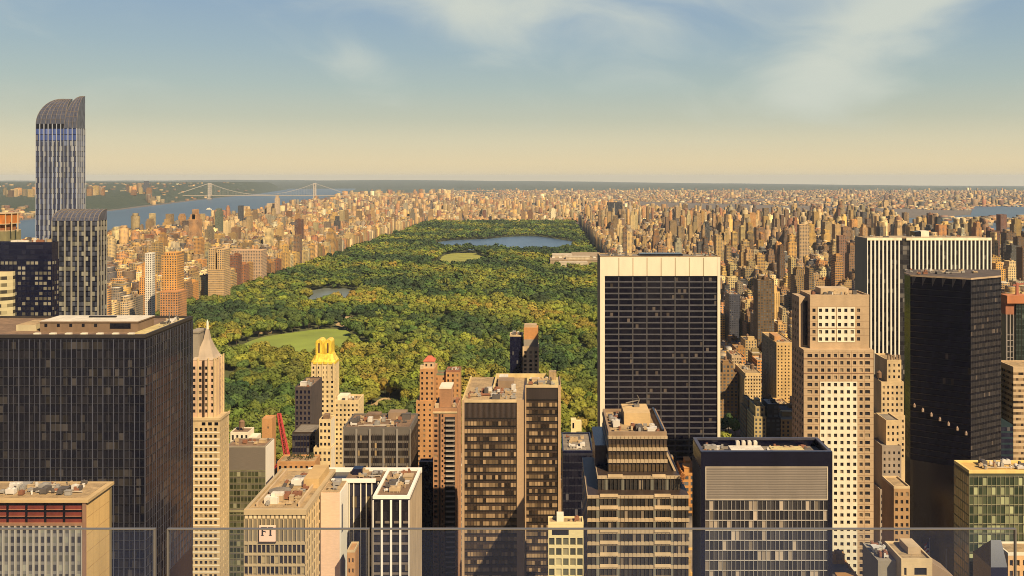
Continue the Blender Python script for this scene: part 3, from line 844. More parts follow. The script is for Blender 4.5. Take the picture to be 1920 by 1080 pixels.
def h_cream_banded():
    D0 = 440.0; z = Z(509, D0); x1 = X(24, D0)
    b = hero('apartment_block', 'cream banded curved block in the far corner beside the navy glass block', x1 - 15, D0)
    n = 7; pts = [(x1 - 60 + 60 * math.sin(t * PI / 2 / n) if t else x1 - 60, D0 - 10 + 10 * (1 - math.cos(t * PI / 2 / n))) for t in range(n + 1)]
    poly = [(x1 - 60, D0 - 10)] + pts[1:] + [(x1, D0 + 2), (x1 - 60, D0 + 2)]
    OCC.append((x1 - 60, x1, D0, D0 + 20, z))
    body(b, poly, 0, z, plain('cream_band', (0.50, 0.45, 0.27), .8, .1), top=ROOF_T)
    fs = [Face(poly[i], poly[i + 1]) for i in range(n + 1)]
    curtain(b, fs, Z(640, D0), z - .6, 3.5, 2.0, glass('band_glass', dark=(.03, .03, .03), mid=(.12, .11, .08), p=.4, pale_pane=(.5, .45, .28), seed=25), (.45, .95))

def h_scaffold():
    D0 = 900.0; x0, x1 = X(-60, D0), X(12, D0); z = Z(400, D0)
    b = hero('building_under_construction', 'orange netted building frame under construction behind the navy glass block', x1 - 15, D0, 'construction site'); OCC.append((x0, x1, D0, D0 + 25, z))
    net = plain('orange_netting', (0.50, 0.17, 0.03), .9, .3); ol = plain('olive_frame', (0.22, 0.2, 0.1), .9)
    body(b, rect(x0, x1, D0, D0 + 25), 0, Z(434, D0), ol)
    mb = MB(); mb.box(x0, x1 - 1, D0 + .5, D0 + 24, Z(421, D0), z - .5); mb.build('safety_netting', net, b)
    mb = MB()
    zz = Z(434, D0)
    for i in range(9): mb.box(x0 + i * 6.3, x0 + i * 6.3 + .8, D0, D0 + .8, zz, z)
    for q in (Z(434, D0), Z(421, D0), z - .8): mb.box(x0, x1, D0 - .3, D0 + 24.8, q, q + .8)
    mb.build('steel_frame', plain('pale_steel', (0.55, 0.42, 0.25), .7), b)
    mb = MB(); mb.box(x0 + 2, x1 - 2, D0 + 3, D0 + 20, Z(434, D0) + 1, Z(421, D0)); mb.build('floor_slab', plain('orange_dark', (0.28, 0.11, 0.04), .9), b)

def h_spire_hotel():
    D0 = 470.0; D1 = 484.0; x0, x1 = X(352, D0), X(412, D0); z = Z(785, D0)
    b = hero('hotel_tower', 'slender cream stone tower topped by a pale stepped pyramid spire', x1 - 6, D0 + 6, 'tower'); OCC.append((x0, x1, D0, D1, z))
    gw = G_PUNCH; F = faces(x0, x1, D0, D1); wins = []
    mb = MB(); zb = zvis(D0)
    rows = floors(0, z, 3.55, 1.7, 5.0, zb)
    S = F['S']; cols = [(S.w - 1.6 - i * 2.55 - 1.5, S.w - 1.6 - i * 2.55) for i in range(6)][::-1]
    wins += punched(b, mb, S, cols, rows)
    E = F['E']; wins2 = punched(b, mb, E, evenly(E.w, 4, 1.3), rows)
    mb.poly([(x0, D0, z), (x1, D0, z), (x1, D1, z), (x0, D1, z)]); mb.fquad(F['W'], 0, F['W'].w, 0, z); mb.fquad(F['N'], 0, F['N'].w, 0, z)
    mb.build('wall', CREAM, b)
    windows(b, wins + wins2, gw)
    mb = MB()
    for k in range(1, len(rows) - 1):
        zz = rows[k][0]; mb.fbox(S, .1, S.w - .1, zz - 1.0, zz - .35, 0, .12)
    mb.build('sill_band', WHITE, b)
    mb = MB(); mb.fbox(S, 0, S.w, z - .9, z + .6, 0, .5); mb.fbox(E, -.5, E.w, z - .9, z + .6, 0, .5); mb.build('cornice', CREAM, b)
    mb = MB()
    for i in range(3): mb.fquad(S, S.w - 2.8 - i * 3.4, S.w - .8 - i * 3.4, z - 3.6, z - 1.9, .05)
    mb.build('dark_opening', DARKP, b)
    # upper shaft
    D2 = 473.0; xa, xb = X(358, D2), X(404, D2); z2 = Z(676, D2); D3 = 485.0
    Fu = faces(xa, xb, D2, D3); mb = MB(); rows = floors(z, z2, 3.3, 1.8, 3.2)
    w1 = punched(b, mb, Fu['S'], evenly(Fu['S'].w, 4, 1.5), rows); w2 = punched(b, mb, Fu['E'], evenly(Fu['E'].w, 4, 1.5), rows)
    mb.fquad(Fu['W'], 0, Fu['W'].w, z, z2); mb.fquad(Fu['N'], 0, Fu['N'].w, z, z2); mb.poly([(xa, D2, z2), (xb, D2, z2), (xb, D3, z2), (xa, D3, z2)])
    sh = masonry('pinkish_stone', (0.58, 0.41, 0.28)); mb.build('upper_wall', sh, b); windows(b, w1 + w2, gw)
    mb = MB(); mb.fbox(Fu['S'], Fu['S'].w * .48, Fu['S'].w * .56, z, z2, 0, .6); mb.build('dark_pier', BROWNP, b)
    mb = MB()
    for s in (.04, .3, .72, .96): mb.fbox(Fu['S'], Fu['S'].w * s - .35, Fu['S'].w * s + .35, z, z2 + 1.5, 0, .5); mb.fbox(Fu['E'], Fu['E'].w * s - .35, Fu['E'].w * s + .35, z, z2 + 1.5, 0, .5)
    mb.build('stone_pier', CREAM, b)
    # flared skirt, pyramid and finial
    cx, cy = X(389, 479), 479.0; zt = Z(617, 479)
    mb = MB(); prev = None
    for t, r in ((0, 5.9), (.10, 4.9), (.35, 3.2), (.65, 1.6), (1, .65)):
        zz = z2 + .2 + (zt - z2 - .2) * t; ring = [(cx - r, cy - r, zz), (cx + r, cy - r, zz), (cx + r, cy + r, zz), (cx - r, cy + r, zz)]
        if prev:
            for i in range(4): mb.poly([prev[i], prev[(i + 1) % 4], ring[(i + 1) % 4], ring[i]])
        prev = ring
    mb.poly(prev); mb.build('pyramid_roof', plain('grey_slate', (0.44, 0.365, 0.28), .6, .15), b)
    mb = MB(); mb.cyl(cx, cy, zt, zt + 4.0, .7, .6, 8); mb.cyl(cx, cy, zt + 4.0, zt + 5.2, .5, .05, 8); mb.build('finial', WHITE, b)
    mb = MB(); mb.box(xa - 1, xa + 3.6, D2 + 1, D3, z2, Z(618, 474) - 2); mb.box(xa - 1.4, xa + 4, D2 + .7, D3 + .3, Z(618, 474) - 2, Z(618, 474) - 1); mb.build('roof_house', GREYST, b)

def h_green_slab():
    D0, D1 = 492.0, 507.0; x0, x1 = X(424, D0), X(498, D0); z = Z(838, D0)
    b = hero('office_slab', 'olive green glass slab with grey louvered top and bright white end wall', x1 - 8, D0, 'office slab'); OCC.append((x0, x1, D0, D1, z))
    body(b, rect(x0, x1, D0, D1), 0, z, plain('grey_louver', (0.155, 0.135, 0.115), .7, .15, 1.0, stretch=(.3, .3, 8)))
    F = faces(x0, x1, D0, D1); zb = zvis(D0); zl = Z(882, D0)
    g = glass('olive_glass', dark=(0.03, 0.037, 0.02), mid=(0.11, 0.12, 0.065), p=.12, pale_pane=(.3, .3, .2), seed=31)
    mm = plain('olive_mull', (0.17, 0.165, 0.10), .5)
    curtain(b, [F['S']], zb, zl, 3.6, 2.1, g, (.25, .95), (.35, .2), mm, (.5, .22), mm)
    mb = MB(); mb.fbox(F['S'], 0, F['S'].w, Z(958, D0) - .6, Z(958, D0) + .6, 0, .5); mb.build('floor_ledge', plain('olive_ledge', (0.28, 0.26, 0.15), .6), b)
    mb = MB(); mb.fbox(F['E'], 0, F['E'].w, Z(905, D0) - 8, z, 0, .25); mb.build('end_wall', plain('white_panel', (0.84, 0.82, 0.74), .6, .04), b)
    parapet(b, x0, x1, D0, D1, z, .5, .6, GREYST, ROOF_B); equip(b, x0 + 2, x1 - 2, D0 + 2, D1 - 2, z, 5, 12)

def h_white_penthouse():
    D0 = 520.0; x0, x1 = X(432, D0), X(466, D0); z = Z(812, D0)
    b = hero('small_house', 'small white rooftop house with two dark windows behind the olive green slab', (x0 + x1) / 2, D0, 'building')
    F = faces(x0, x1, D0, D0 + 10); mb = MB()
    w = punched(b, mb, F['S'], evenly(F['S'].w, 4, 1.3), [0, (z - 4.2, z - 1.2), z])
    for k in 'ENW': mb.fquad(F[k], 0, F[k].w, 0, z)
    mb.poly([(x0, D0, z), (x1, D0, z), (x1, D0 + 10, z), (x0, D0 + 10, z)]); mb.build('wall', WHITE, b); windows(b, w, G_PUNCH)
    parapet(b, x0, x1, D0, D0 + 10, z, .6, .4, WHITE, ROOF_B); water_tank(b, x0 + 5, D0 + 5, z, 1.7)
    mb = MB(); mb.box(x1 + .02, x1 + 4.5, D0 + 1, D0 + 9, 0, z - 2.6); mb.build('annex', WHITE, b); OCC.append((x0, x1, D0, D0 + 10, z))

def h_orange_bulk():
    D0 = 600.0; x0, x1 = X(491, D0), X(510, D0); z = Z(786, D0)
    b = hero('brick_tower', 'small plain orange brick tower with one window beside the red crane', (x0 + x1) / 2, D0, 'building')
    F = faces(x0, x1, D0, D0 + 9); mb = MB()
    w = punched(b, mb, F['S'], [(3.6, 4.7)], [0, (z - 6.5, z - 5), z]); [mb.fquad(F[k], 0, F[k].w, 0, z) for k in 'ENW']
    mb.poly([(x0, D0, z), (x1, D0, z), (x1, D0 + 9, z), (x0, D0 + 9, z)]); mb.build('wall', BRICK_O, b); windows(b, w, G_PUNCH)
    parapet(b, x0, x1, D0, D0 + 9, z, .5, .4, BRICK_O); OCC.append((x0, x1, D0, D0 + 9, z))

def h_crane():
    D0 = 520.0; red = plain('crane_red', (0.42, 0.055, 0.05), .5, .15)
    bx, bz = X(541, D0), Z(872, D0); tx, tz = X(519, D0), Z(779, D0)
    b = hero('tower_crane', 'red construction crane with steep lattice boom beside the olive green slab', bx, D0, 'crane')
    def lattice(name, p, q, r, n):
        mb = MB(); p, q = Vector(p), Vector(q)
        offs = [Vector((a * r, c * r, 0)) for a, c in ((-1, -1), (1, -1), (1, 1), (-1, 1))]
        for o in offs: mb.bar(p + o, q + o * .6, .30)
        for i in range(n):
            t0, t1 = i / n, (i + 1) / n
            for k in range(4):
                a, c = offs[k], offs[(k + 1) % 4]
                mb.bar(p.lerp(q, t0) + a * (1 - .4 * t0), p.lerp(q, t1) + c * (1 - .4 * t1), .16); mb.bar(p.lerp(q, t1) + a * (1 - .4 * t1), p.lerp(q, t1) + c * (1 - .4 * t1), .14)
        return mb.build(name, red, b)
    lattice('boom', (bx, D0, bz), (tx, D0 + 4, tz), 1.25, 14)
    lattice('mast', (bx, D0 + 1, 0), (bx, D0 + 1, bz), 1.5, 22)
    lattice('back_stay', (bx - 1, D0 + 1, bz + 6), (X(512, D0), D0 + 2, Z(880, D0)), .8, 6)
    mb = MB(); mb.box(bx - 1.6, bx + 1.6, D0 - 1.6, D0 + 1.2, bz - 2.5, bz, bottom=True); mb.box(bx - 2.2, bx + 2.2, D0 - 2, D0 + 4, bz - 3.1, bz - 2.5, bottom=True); mb.build('machine_deck', red, b)
    mb = MB(); mb.box(bx + 1.7, bx + 3.6, D0 - 1.6, D0 + .6, bz - 2.4, bz + .2, bottom=True); mb.build('cab', plain('cab_pale', (.55, .4, .3), .5), b)
    mb = MB(); mb.bar((tx, D0 + 4, tz), (bx + 1, D0 + 3, bz + 1.5), .09); mb.build('stay_cable', DARKP, b)

def h_low_terrace():
    D0 = 478.0; x0, x1 = X(520, D0), X(590, D0); z = Z(868, D0)
    b = hero('terrace_building', 'low orange brick building with planted tan roof terrace behind the white trimmed office', (x0 + x1) / 2, D0)
    F = faces(x0, x1, D0, D0 + 12); mb = MB(); rows = floors(0, z, 4.0, 2.0, 1.6, z - 14)
    w = punched(b, mb, F['S'], evenly(F['S'].w, 7, 1.4), rows); [mb.fquad(F[k], 0, F[k].w, 0, z) for k in 'ENW']
    mb.build('wall', BRICK_O, b); windows(b, w, G_PUNCH); parapet(b, x0, x1, D0, D0 + 12, z, .8, .5, BRICK_O, ROOF_T)
    r = random.Random(4)
    for i in range(9):
        mb = MB(); px_, py_ = r.uniform(x0 + 1, x1 - 1), r.uniform(D0 + 2, D0 + 10)
        mb.box(px_ - .6, px_ + .6, py_ - .6, py_ + .6, z + .1, z + .9); mb.build('planter', CONC, b)
        mb = MB()
        for k in range(26):
            a, c, e = r.gauss(0, .6), r.gauss(0, .6), abs(r.gauss(.7, .5)); s = .35
            mb.poly([(px_ + a - s, py_ + c, z + .9 + e - s), (px_ + a + s, py_ + c + r.uniform(-.3, .3), z + .9 + e - s * .4), (px_ + a + r.uniform(-.2, .2), py_ + c, z + .9 + e + s)])
        mb.build('shrub', plain('shrub_green', (.05, .055, .02), .9, .5, 1.0), b)
    OCC.append((x0, x1, D0, D0 + 12, z))

def h_ft_building():
    z = 165.0
    b = hero('office_building', 'U-shaped office with white trim, tan finned wing and square pink FT sign', X(610, 265), 265, 'office building')
    tan = plain('tan_fin', (0.46, 0.365, 0.22), .7, .08)
    # west wing, finned
    x0, x1, D0, D1 = X(458, 250), X(573, 250), 250.0, 285.0
    OCC.append((x0, x1, D0, D1, z))
    body(b, rect(x0, x1, D0, D1), 0, z, plain('olive_grey_panel', (0.20, 0.17, 0.115), .7, .12), 'west_wing')
    F = faces(x0, x1, D0, D1); S, E = F['S'], F['E']
    zl = Z(1018, D0)
    mb = MB(); n = 14
    for i in range(n + 1):
        s = S.w * i / n; mb.fbox(S, max(0, s - .13), min(S.w, s + .13), zvis(D0), z - 2.2, 0, .38)
    mb.build('mullion', tan, b)
    mb = MB()
    for i in range(n): mb.fbox(S, S.w * (i + .18) / n, S.w * (i + .82) / n, z - 2.1, z - 1.1, 0, .2)
    mb.build('top_panel', plain('pale_tan', (.68, .55, .34), .7), b)
    mb = MB(); mb.fbox(S, 0, S.w, zl - .35, zl + .45, 0, .42)
    for k in (1, 2, 3): mb.fbox(S, 0, S.w, zl - k * 3.1 - .3, zl - k * 3.1 + .3, 0, .42)
    mb.fbox(S, 0, S.w, z - 1.0, z + .4, 0, .45); mb.fbox(E, -.45, E.w, z - 1.0, z + .4, 0, .3)
    mb.build('floor_band', tan, b)
    curtain(b, [S], zl - 9.3, zl - .3, 3.05, S.w / 14, glass('ft_glass', dark=(.015, .014, .02), mid=(.04, .035, .04), p=.22, pale_pane=(.4, .33, .2), seed=33), (.12, .78), d=.05)
    mb = MB(); n = 13
    for i in range(n + 1):
        s = E.w * i / n; mb.fbox(E, max(0, s - .5), min(E.w, s + .5), zvis(D1), z - 1.1, 0, .22)
    mb.build('side_fin', masonry('tan_side', (.58, .44, .24), .08), b)
    mb = MB()
    for k in range(16): mb.fbox(E, .1, E.w - .1, z - 3 - k * 3.1, z - 2.4 - k * 3.1, 0, .14)
    mb.build('side_band', masonry('tan_side2', (.66, .52, .30), .08), b)
    # square sign with two serif letters
    sx0, sx1, sz0, sz1 = X(487, 249.6), X(517.5, 249.6), Z(1014, 249.6), Z(984.5, 249.6)
    sg = MB(); sg.box(sx0, sx1, 249.05, 249.5, sz0, sz1, bottom=True); sign = sg.build('sign_panel', plain('pink_sign', (.86, .62, .50), .6, .03), b)
    mb = MB(); w = sx1 - sx0; hgt = sz1 - sz0; G = Face((sx0, 249.05), (sx1, 249.05))
    def blk(a, c, e, f): mb.fbox(G, a * w, c * w, sz0 + e * hgt, sz0 + f * hgt, 0, .08)
    lo, hi = .40, .92
    blk(.16, .25, lo, hi); blk(.11, .30, lo - .03, lo); blk(.11, .16, hi - .04, hi); blk(.25, .48, hi - .07, hi); blk(.45, .48, hi - .17, hi - .07); blk(.25, .40, .63, .69); blk(.37, .40, .58, .63)
    blk(.65, .75, lo, hi); blk(.60, .80, lo - .03, lo); blk(.54, .65, hi - .07, hi); blk(.75, .87, hi - .07, hi); blk(.54, .57, hi - .17, hi - .07); blk(.84, .87, hi - .17, hi - .07)
    mb.build('lettering', plain('sign_black', (.025, .02, .022), .6), sign)
    mb = MB(); mb.box(sx0 + .1, sx1 - .1, 249.5, 249.6, sz0 + .3, sz1 - .3); mb.box(sx0 - .25, sx1 + .1, 249.1, 249.58, sz0 - .35, sz0 - .01, bottom=True); mb.build('sign_bracket', BROWNP, b)
    parapet(b, x0, x1, D0, D1, z, .5, .9, tan, ROOF_T)
    mb = MB(); mb.box(x0 + 2.4, x0 + 2.9, D0 + 3, D1 - 3, z, z + 1.3); mb.box(x1 - 3, x1 - 2.5, D0 + 3, D1 - 6, z, z + 1.3); mb.build('roof_curb', STONE, b)
    mb = MB(); cx, cy = (x0 + x1) / 2 - 2.2, 262.0; mb.cyl(cx, cy, z + .1, z + 1.6, 3.2, n=20); mb.cyl(cx, cy, z + 1.6, z + 2.1, 2.8, 1.0, n=20); mb.build('cooling_fan', ROOF_G, b)
    mb = MB(); mb.box(cx - 2.5, cx + 1.5, 255, 258, z + .1, z + 1.8); mb.box(cx - 1, cx + 2.4, 256.5, 258.5, z + .1, z + 2.6); mb.build('air_handler', ROOF_W, b)
    equip(b, x0 + 3.4, x1 - 3.5, D0 + 2.5, D1 - 4, z, 12, 21, .7)
    mb = MB(); mb.box(x1 - 5.5, x1 - .9, 268, 281, z + .1, z + 3.0, 0, 0); mb.build('stair_house', masonry('ochre', (.55, .38, .17), .1), b)
    # pink slab and its white side
    p0, p1 = X(573, 250) + .05, X(637, 265); D2, D3 = 265.0, 275.8
    mb = MB(); mb.prism(rect(p0 + .4, p1, D2, D3), 0, z - .3); mb.build('pink_slab', masonry('pink_wall', (.72, .52, .38), .06), b); OCC.append((p0, p1, D2, D3, z))
    Ew = Face((p1, D2), (p1, D3)); mb = MB(); mb.fbox(Ew, -.05, Ew.w, zvis(D3), z - .2, 0, .2); mb.build('end_wall', plain('white_render', (.85, .83, .76), .7, .04), b)
    mb = MB(); mb.fbox(Ew, 1.5, 3.2, z - 13, z - 4.5, .2, .26); mb.build('slot_window', plain('slot_blue', (.16, .18, .24), .3), b)
    mb = MB(); mb.box(p0 + .6, p1 - .3, D2 + .4, D3 - .4, z - .3, z - .15); mb.build('roof', ROOF_T, b)
    equip(b, p0 + 1, p1 - 1, D2 + 1, D3 - 1, z - .2, 3, 4, .5)
    # linking range at the back, white edged
    q0, q1 = x1 + .05, X(699, 260); D4, D5 = 276.0, 285.0
    body(b, rect(q0, q1, D4, D5), 0, z - .6, DARKP, 'link_range'); OCC.append((q0, q1, D4, D5, z))
    S2 = Face((p1, D4), (q1, D4)); g = glass('link_glass', dark=(.014, .016, .035), mid=(.03, .03, .05), p=.05, pale_pane=(.2, .16, .1), seed=35)
    curtain(b, [S2], zvis(D4), z - 1.5, 3.6, 1.4, g, (.04, .98), d=.04)
    mb = MB()
    for s in (.03, .16, .36, .52, .68, .86): mb.fbox(S2, S2.w * s, S2.w * s + .28, zvis(D4), z - .8, 0, .4)
    mb.build('mullion', MULLW, b)
    mb = MB(); mb.box(X(578, 285), X(791, 285), 284.6, 285.6, z - .9, z + .6, bottom=True); mb.build('white_beam', plain('white_trim', (.85, .83, .77), .6, .03), b)
    mb = MB(); mb.box(X(622, 276), X(705, 276), 275.3, 276.1, z - .8, z + .3, bottom=True); mb.build('white_beam', MATS['white_trim'], b)
    mb = MB(); mb.box(q0 + 5, q1, D4 + .6, D5 - .5, z - .6, z - .3); mb.build('roof', ROOF_B, b); equip(b, q0 + 8, q1 - 1, D4 + 1, D5 - 1, z - .4, 5, 31, .5)
    mb = MB(); mb.box(q0 + 6.5, q0 + 9.5, D4 + 5, D5 - .8, z - .3, z + 1.6); mb.build('glazed_hatch', NAVY, b)
    # east wing
    r0, r1, D6 = X(699, 260), X(768, 260), 260.0
    OCC.append((r0, r1, D6, 285, z))
    body(b, rect(r0, r1, D6, 285), 0, z, DARKP, 'east_wing')
    F3 = faces(r0, r1, D6, 285.0); g2 = glass('wing_black', dark=(.012, .012, .018), mid=(.03, .028, .035), p=.05, pale_pane=(.25, .2, .13), seed=36, clump=.5)
    zc = Z(976, D6)
    curtain(b, [F3['S']], zc, z - 1, 2.9, 1.35, g2, (.04, .99))
    curtain(b, [F3['S']], zvis(D6), zc - 1.2, 2.9, 1.35, g2, (.1, .72))
    mb = MB()
    n = 4
    for i in range(n + 1):
        s = F3['S'].w * i / n; mb.fbox(F3['S'], max(0, s - .28), min(F3['S'].w, s + .28), zvis(D6), z - .6, 0, .45)
    mb.build('mullion', MATS['white_trim'], b)
    mb = MB()
    for i in range(n): mb.fbox(F3['S'], F3['S'].w * (i + .3) / n, F3['S'].w * (i + .95) / n, zc - .8, zc - .1, 0, .12)
    for k in range(9): mb.fbox(F3['S'], 0, F3['S'].w, zc - 1.2 - (k + 1) * 2.95, zc - .55 - (k + 1) * 2.95, 0, .1)
    mb.build('spandrel_panel', plain('taupe_spandrel', (.17, .14, .115), .6), b)
    sidem = plain('taupe_side', (.25, .20, .145), .7, .1, .6, stretch=(1, 6, .1)); mb = MB()
    E3 = F3['E']; mb.fbox(E3, .4, E3.w, 0, z - .8, 0, .12); mb.build('side_wall', sidem, b)
    mb = MB()
    for i in range(17): mb.fbox(E3, .6 + i * 1.45, .75 + i * 1.45, zvis(285), z - .9, .12, .3)
    mb.build('side_fin', plain('taupe_fin', (.33, .27, .2), .6), b)
    parapet(b, r0, r1, D6, 284.5, z, .6, .9, MATS['white_trim'], ROOF_B); equip(b, r0 + 1.5, r1 - 1.5, D6 + 2, 282, z, 11, 17, .6)
    mb = MB(); mb.box((r0 + r1) / 2 - .25, (r0 + r1) / 2 + .25, 268, 283, z + .1, z + 1.0); mb.build('roof_pipe', ROOF_W, b)

def h_small_brick():
    D0 = 305.0; x0, x1 = X(648, D0), X(666, D0); z = Z(1032, D0)
    b = hero('brick_house', 'narrow sunlit tan brick gable squeezed under the white trimmed office', (x0 + x1) / 2, D0)
    D0 = 258.0; x0, x1 = X(651, D0), X(665, D0); z = Z(1034, D0)
    b.location = ((x0 + x1) / 2, D0, 0)
    F = faces(x0, x1, D0, D0 + 6); mb = MB(); w = punched(b, mb, F['S'], evenly(F['S'].w, 2, .45), floors(0, z, 3, 1.3, 2, z - 12)); [mb.fquad(F[k], 0, F[k].w, 0, z) for k in 'ENW']
    mb.poly([(x0, D0, z), (x1, D0, z), (x1, D0 + 6, z), (x0, D0 + 6, z)]); mb.build('wall', BRICK_O, b); windows(b, w, G_PUNCH); parapet(b, x0, x1, D0, D0 + 6, z, .4, .3, CREAM)

def h_dark_grid_office():
    D0, D1 = 430.0, 455.0; x0, x1 = X(643, D0), X(770, D0); z = Z(804, D0)
    b = hero('office_block', 'squat dark grey office block with pale vertical ribs below the yellow-crowned tower', (x0 + x1) / 2, D0, 'office block'); OCC.append((x0, x1, D0, D1, z))
    m = plain('grey_frame', (0.135, 0.12, 0.105), .7, .12)
    body(b, rect(x0, x1, D0, D1), 0, z, m); F = faces(x0, x1, D0, D1)
    g = glass('grid_glass', dark=(.014, .013, .016), mid=(.05, .042, .035), p=.12, pale_pane=(.42, .31, .17), seed=41, clump=.6)
    curtain(b, [F['S'], F['E']], zvis(D0), z - 2.4, 3.7, 1.05, g, (.22, .9), (.12, .12), BROWNP)
    mb = MB(); S = F['S']
    for i in range(6): mb.fbox(S, max(0, S.w * i / 5 - .45), min(S.w, S.w * i / 5 + .45), zvis(D0), z, 0, .5)
    mb.build('vertical_rib', plain('pale_rib', (.26, .24, .215), .6), b)
    parapet(b, x0, x1, D0, D1, z, .8, .7, m, ROOF_B); equip(b, x0 + 2, x1 - 2, D0 + 2, D1 - 2, z, 20, 77, 1.0)
    mb = MB(); mb.box(x1 - 14, x1 - 5, D1 - 8, D1 - 2, z + .1, z + 3.4); mb.build('plant_room', CONC, b)
    mb = MB(); mb.box(x0 + 8, x0 + 15, D1 - 9, D1 - 3, z + .1, z + 2.6); mb.build('plant_room', ROOF_B, b)

def h_yellow_crown():
    D0, D1 = 640.0, 655.0; x0, x1 = X(583, D0), X(627, D0); z = Z(683, D0)
    b = hero('stone_tower', 'cream stone tower with a bright golden-yellow crown standing before the park', (x0 + x1) / 2, D0, 'tower'); OCC.append((x0, x1, D0, D1, z))
    zb = Z(880, D0); cream = masonry('pale_cream', (.66, .53, .30)); F = faces(x0, x1, D0, D1); mb = MB(); rows = floors(0, z, 3.5, 1.8, 1.6, zb)
    w = punched(b, mb, F['S'], evenly(F['S'].w, 5, 1.5), rows); w += punched(b, mb, F['E'], evenly(F['E'].w, 2, 1.2), rows); [mb.fquad(F[k], 0, F[k].w, 0, z) for k in 'NW']
    mb.poly([(x0, D0, z), (x1, D0, z), (x1, D1, z), (x0, D1, z)]); mb.build('wall', cream, b); windows(b, w, G_PUNCH)
    # wing to the east, lower
    xw = X(672, D0); z2 = Z(754, D0); F2 = faces(x1 + .02, xw, D0 + 1, D1 + 4); mb = MB(); rows = floors(0, z2, 3.5, 1.7, 1.8, zb)
    w = punched(b, mb, F2['S'], evenly(F2['S'].w, 6, 1.4), rows); w += punched(b, mb, F2['E'], evenly(F2['E'].w, 3, 1.2), rows); [mb.fquad(F2[k], 0, F2[k].w, 0, z2) for k in 'NW']
    mb.poly([(x1, D0 + 1, z2), (xw, D0 + 1, z2), (xw, D1 + 4, z2), (x1, D1 + 4, z2)]); mb.build('east_wing', cream, b); windows(b, w, G_PUNCH); OCC.append((x1, xw, D0, D1, z2))
    parapet(b, x1, xw, D0 + 1, D1 + 4, z2, 1.0, .6, cream, ROOF_T, 'wing_parapet'); equip(b, x1 + 2, xw - 2, D0 + 3, D1, z2, 5, 6)
    mb = MB(); mb.box(x1 + 1, xw - 9, D0 + 5, D1, z2 + .1, z2 + 3.2); mb.build('stair_house', WHITE, b)
    # crown
    yel = plain('golden_yellow', (.78, .57, .07), .4, .35, .8); cx = (x0 + x1) / 2; cy = D0 + 7.2
    mb = MB(); prev = None; hw = (x1 - x0) / 2
    for t, r in ((0, hw + .3), (1.6, hw + .3), (3.6, hw - 1.0), (7.0, hw - 2.3)):
        ring = [(cx - r, cy - r * .85), (cx + r, cy - r * .85), (cx + r, cy + r * .85), (cx - r, cy + r * .85)]
        c = .75; oc = []
        for i in range(4):
            p, q = ring[i], ring[(i + 1) % 4]; oc += [(p[0] + (q[0] - p[0]) * .12, p[1] + (q[1] - p[1]) * .12, z + t), (q[0] - (q[0] - p[0]) * .12, q[1] - (q[1] - p[1]) * .12, z + t)]
        if prev:
            for i in range(8): mb.poly([prev[i], prev[(i + 1) % 8], oc[(i + 1) % 8], oc[i]])
        prev = oc
    mb.poly(prev); mb.build('crown_base', yel, b)
    zt = Z(643.5, D0); zz = z + 7.0
    for s in (-1, 1):
        mb = MB(); xa = cx + s * 3.2 - 2.5; xb = cx + s * 3.2 + 2.5; n = 10
        prof = [(xa, zz), (xb, zz)] + [(cx + s * 3.2 + 2.5 * math.cos(PI * i / n), zt + 2.3 * math.sin(PI * i / n)) for i in range(n + 1)]
        f0 = [(p[0], cy - 5, p[1]) for p in prof]; f1 = [(p[0], cy + 5, p[1]) for p in prof]
        mb.poly(f0); mb.poly(f1[::-1])
        for i in range(len(prof)):
            j = (i + 1) % len(prof); mb.poly([f0[j], f0[i], f1[i], f1[j]])
        mb.build('arched_dormer', yel, b)
        mb = MB(); mb.box(cx + s * 3.2 - .55, cx + s * 3.2 + .55, cy - 5.15, cy - 5.0, zz + .8, zt - .4); mb.build('slot_window', plain('bronze_slot', (.12, .06, .02), .6), b)
    mb = MB(); mb.box(cx - .72, cx + .72, cy - 4, cy + 5, zz, zt + .2); mb.build('crown_link', yel, b)
    mb = MB()
    for i in range(5): s = x0 + .8 + i * (x1 - x0 - 1.6) / 4; mb.box(s - .4, s + .4, D0 - .5, D0, z - 12, z + 1.2)
    mb.build('stone_pier', cream, b)

def h_cream_setback():
    D0 = 560.0; x0, x1 = X(588, D0), X(621, D0); zl = Z(842, D0); z = Z(790, D0)
    b = hero('setback_building', 'cream setback apartment house with white side wall below the yellow-crowned tower', (x0 + x1) / 2, D0); OCC.append((x0, x1, D0, D0 + 12, zl))
    cream = MATS['pale_cream']; zb = zvis(D0)
    for xa, xb, ya, za, zc, nw in ((x0, x1, D0, zl, 0, 4), (X(597, D0), X(619, D0), D0 + 2, z, zl, 3)):
        F = faces(xa, xb, ya, ya + 10); mb = MB(); rows = floors(zc, za, 4.2, 2.0, 1.6, max(zc, zb))
        w = punched(b, mb, F['S'], evenly(F['S'].w, nw, 1.5), rows); [mb.fquad(F[k], 0, F[k].w, zc, za) for k in 'NWE']
        mb.poly([(xa, ya, za), (xb, ya, za), (xb, ya + 10, za), (xa, ya + 10, za)]); mb.build('wall', cream, b); windows(b, w, G_PUNCH)
        E = F['E']; mb = MB(); mb.fbox(E, 0, E.w, max(zc, zb), za, 0, .15); mb.build('side_wall', WHITE, b)
        parapet(b, xa, xb, ya, ya + 10, za, .8, .4, cream, ROOF_T)
    mb = MB(); mb.box(X(603, D0), X(613, D0), D0 + 4, D0 + 9, z, z + 3); mb.build('stair_house', ROOF_B, b)

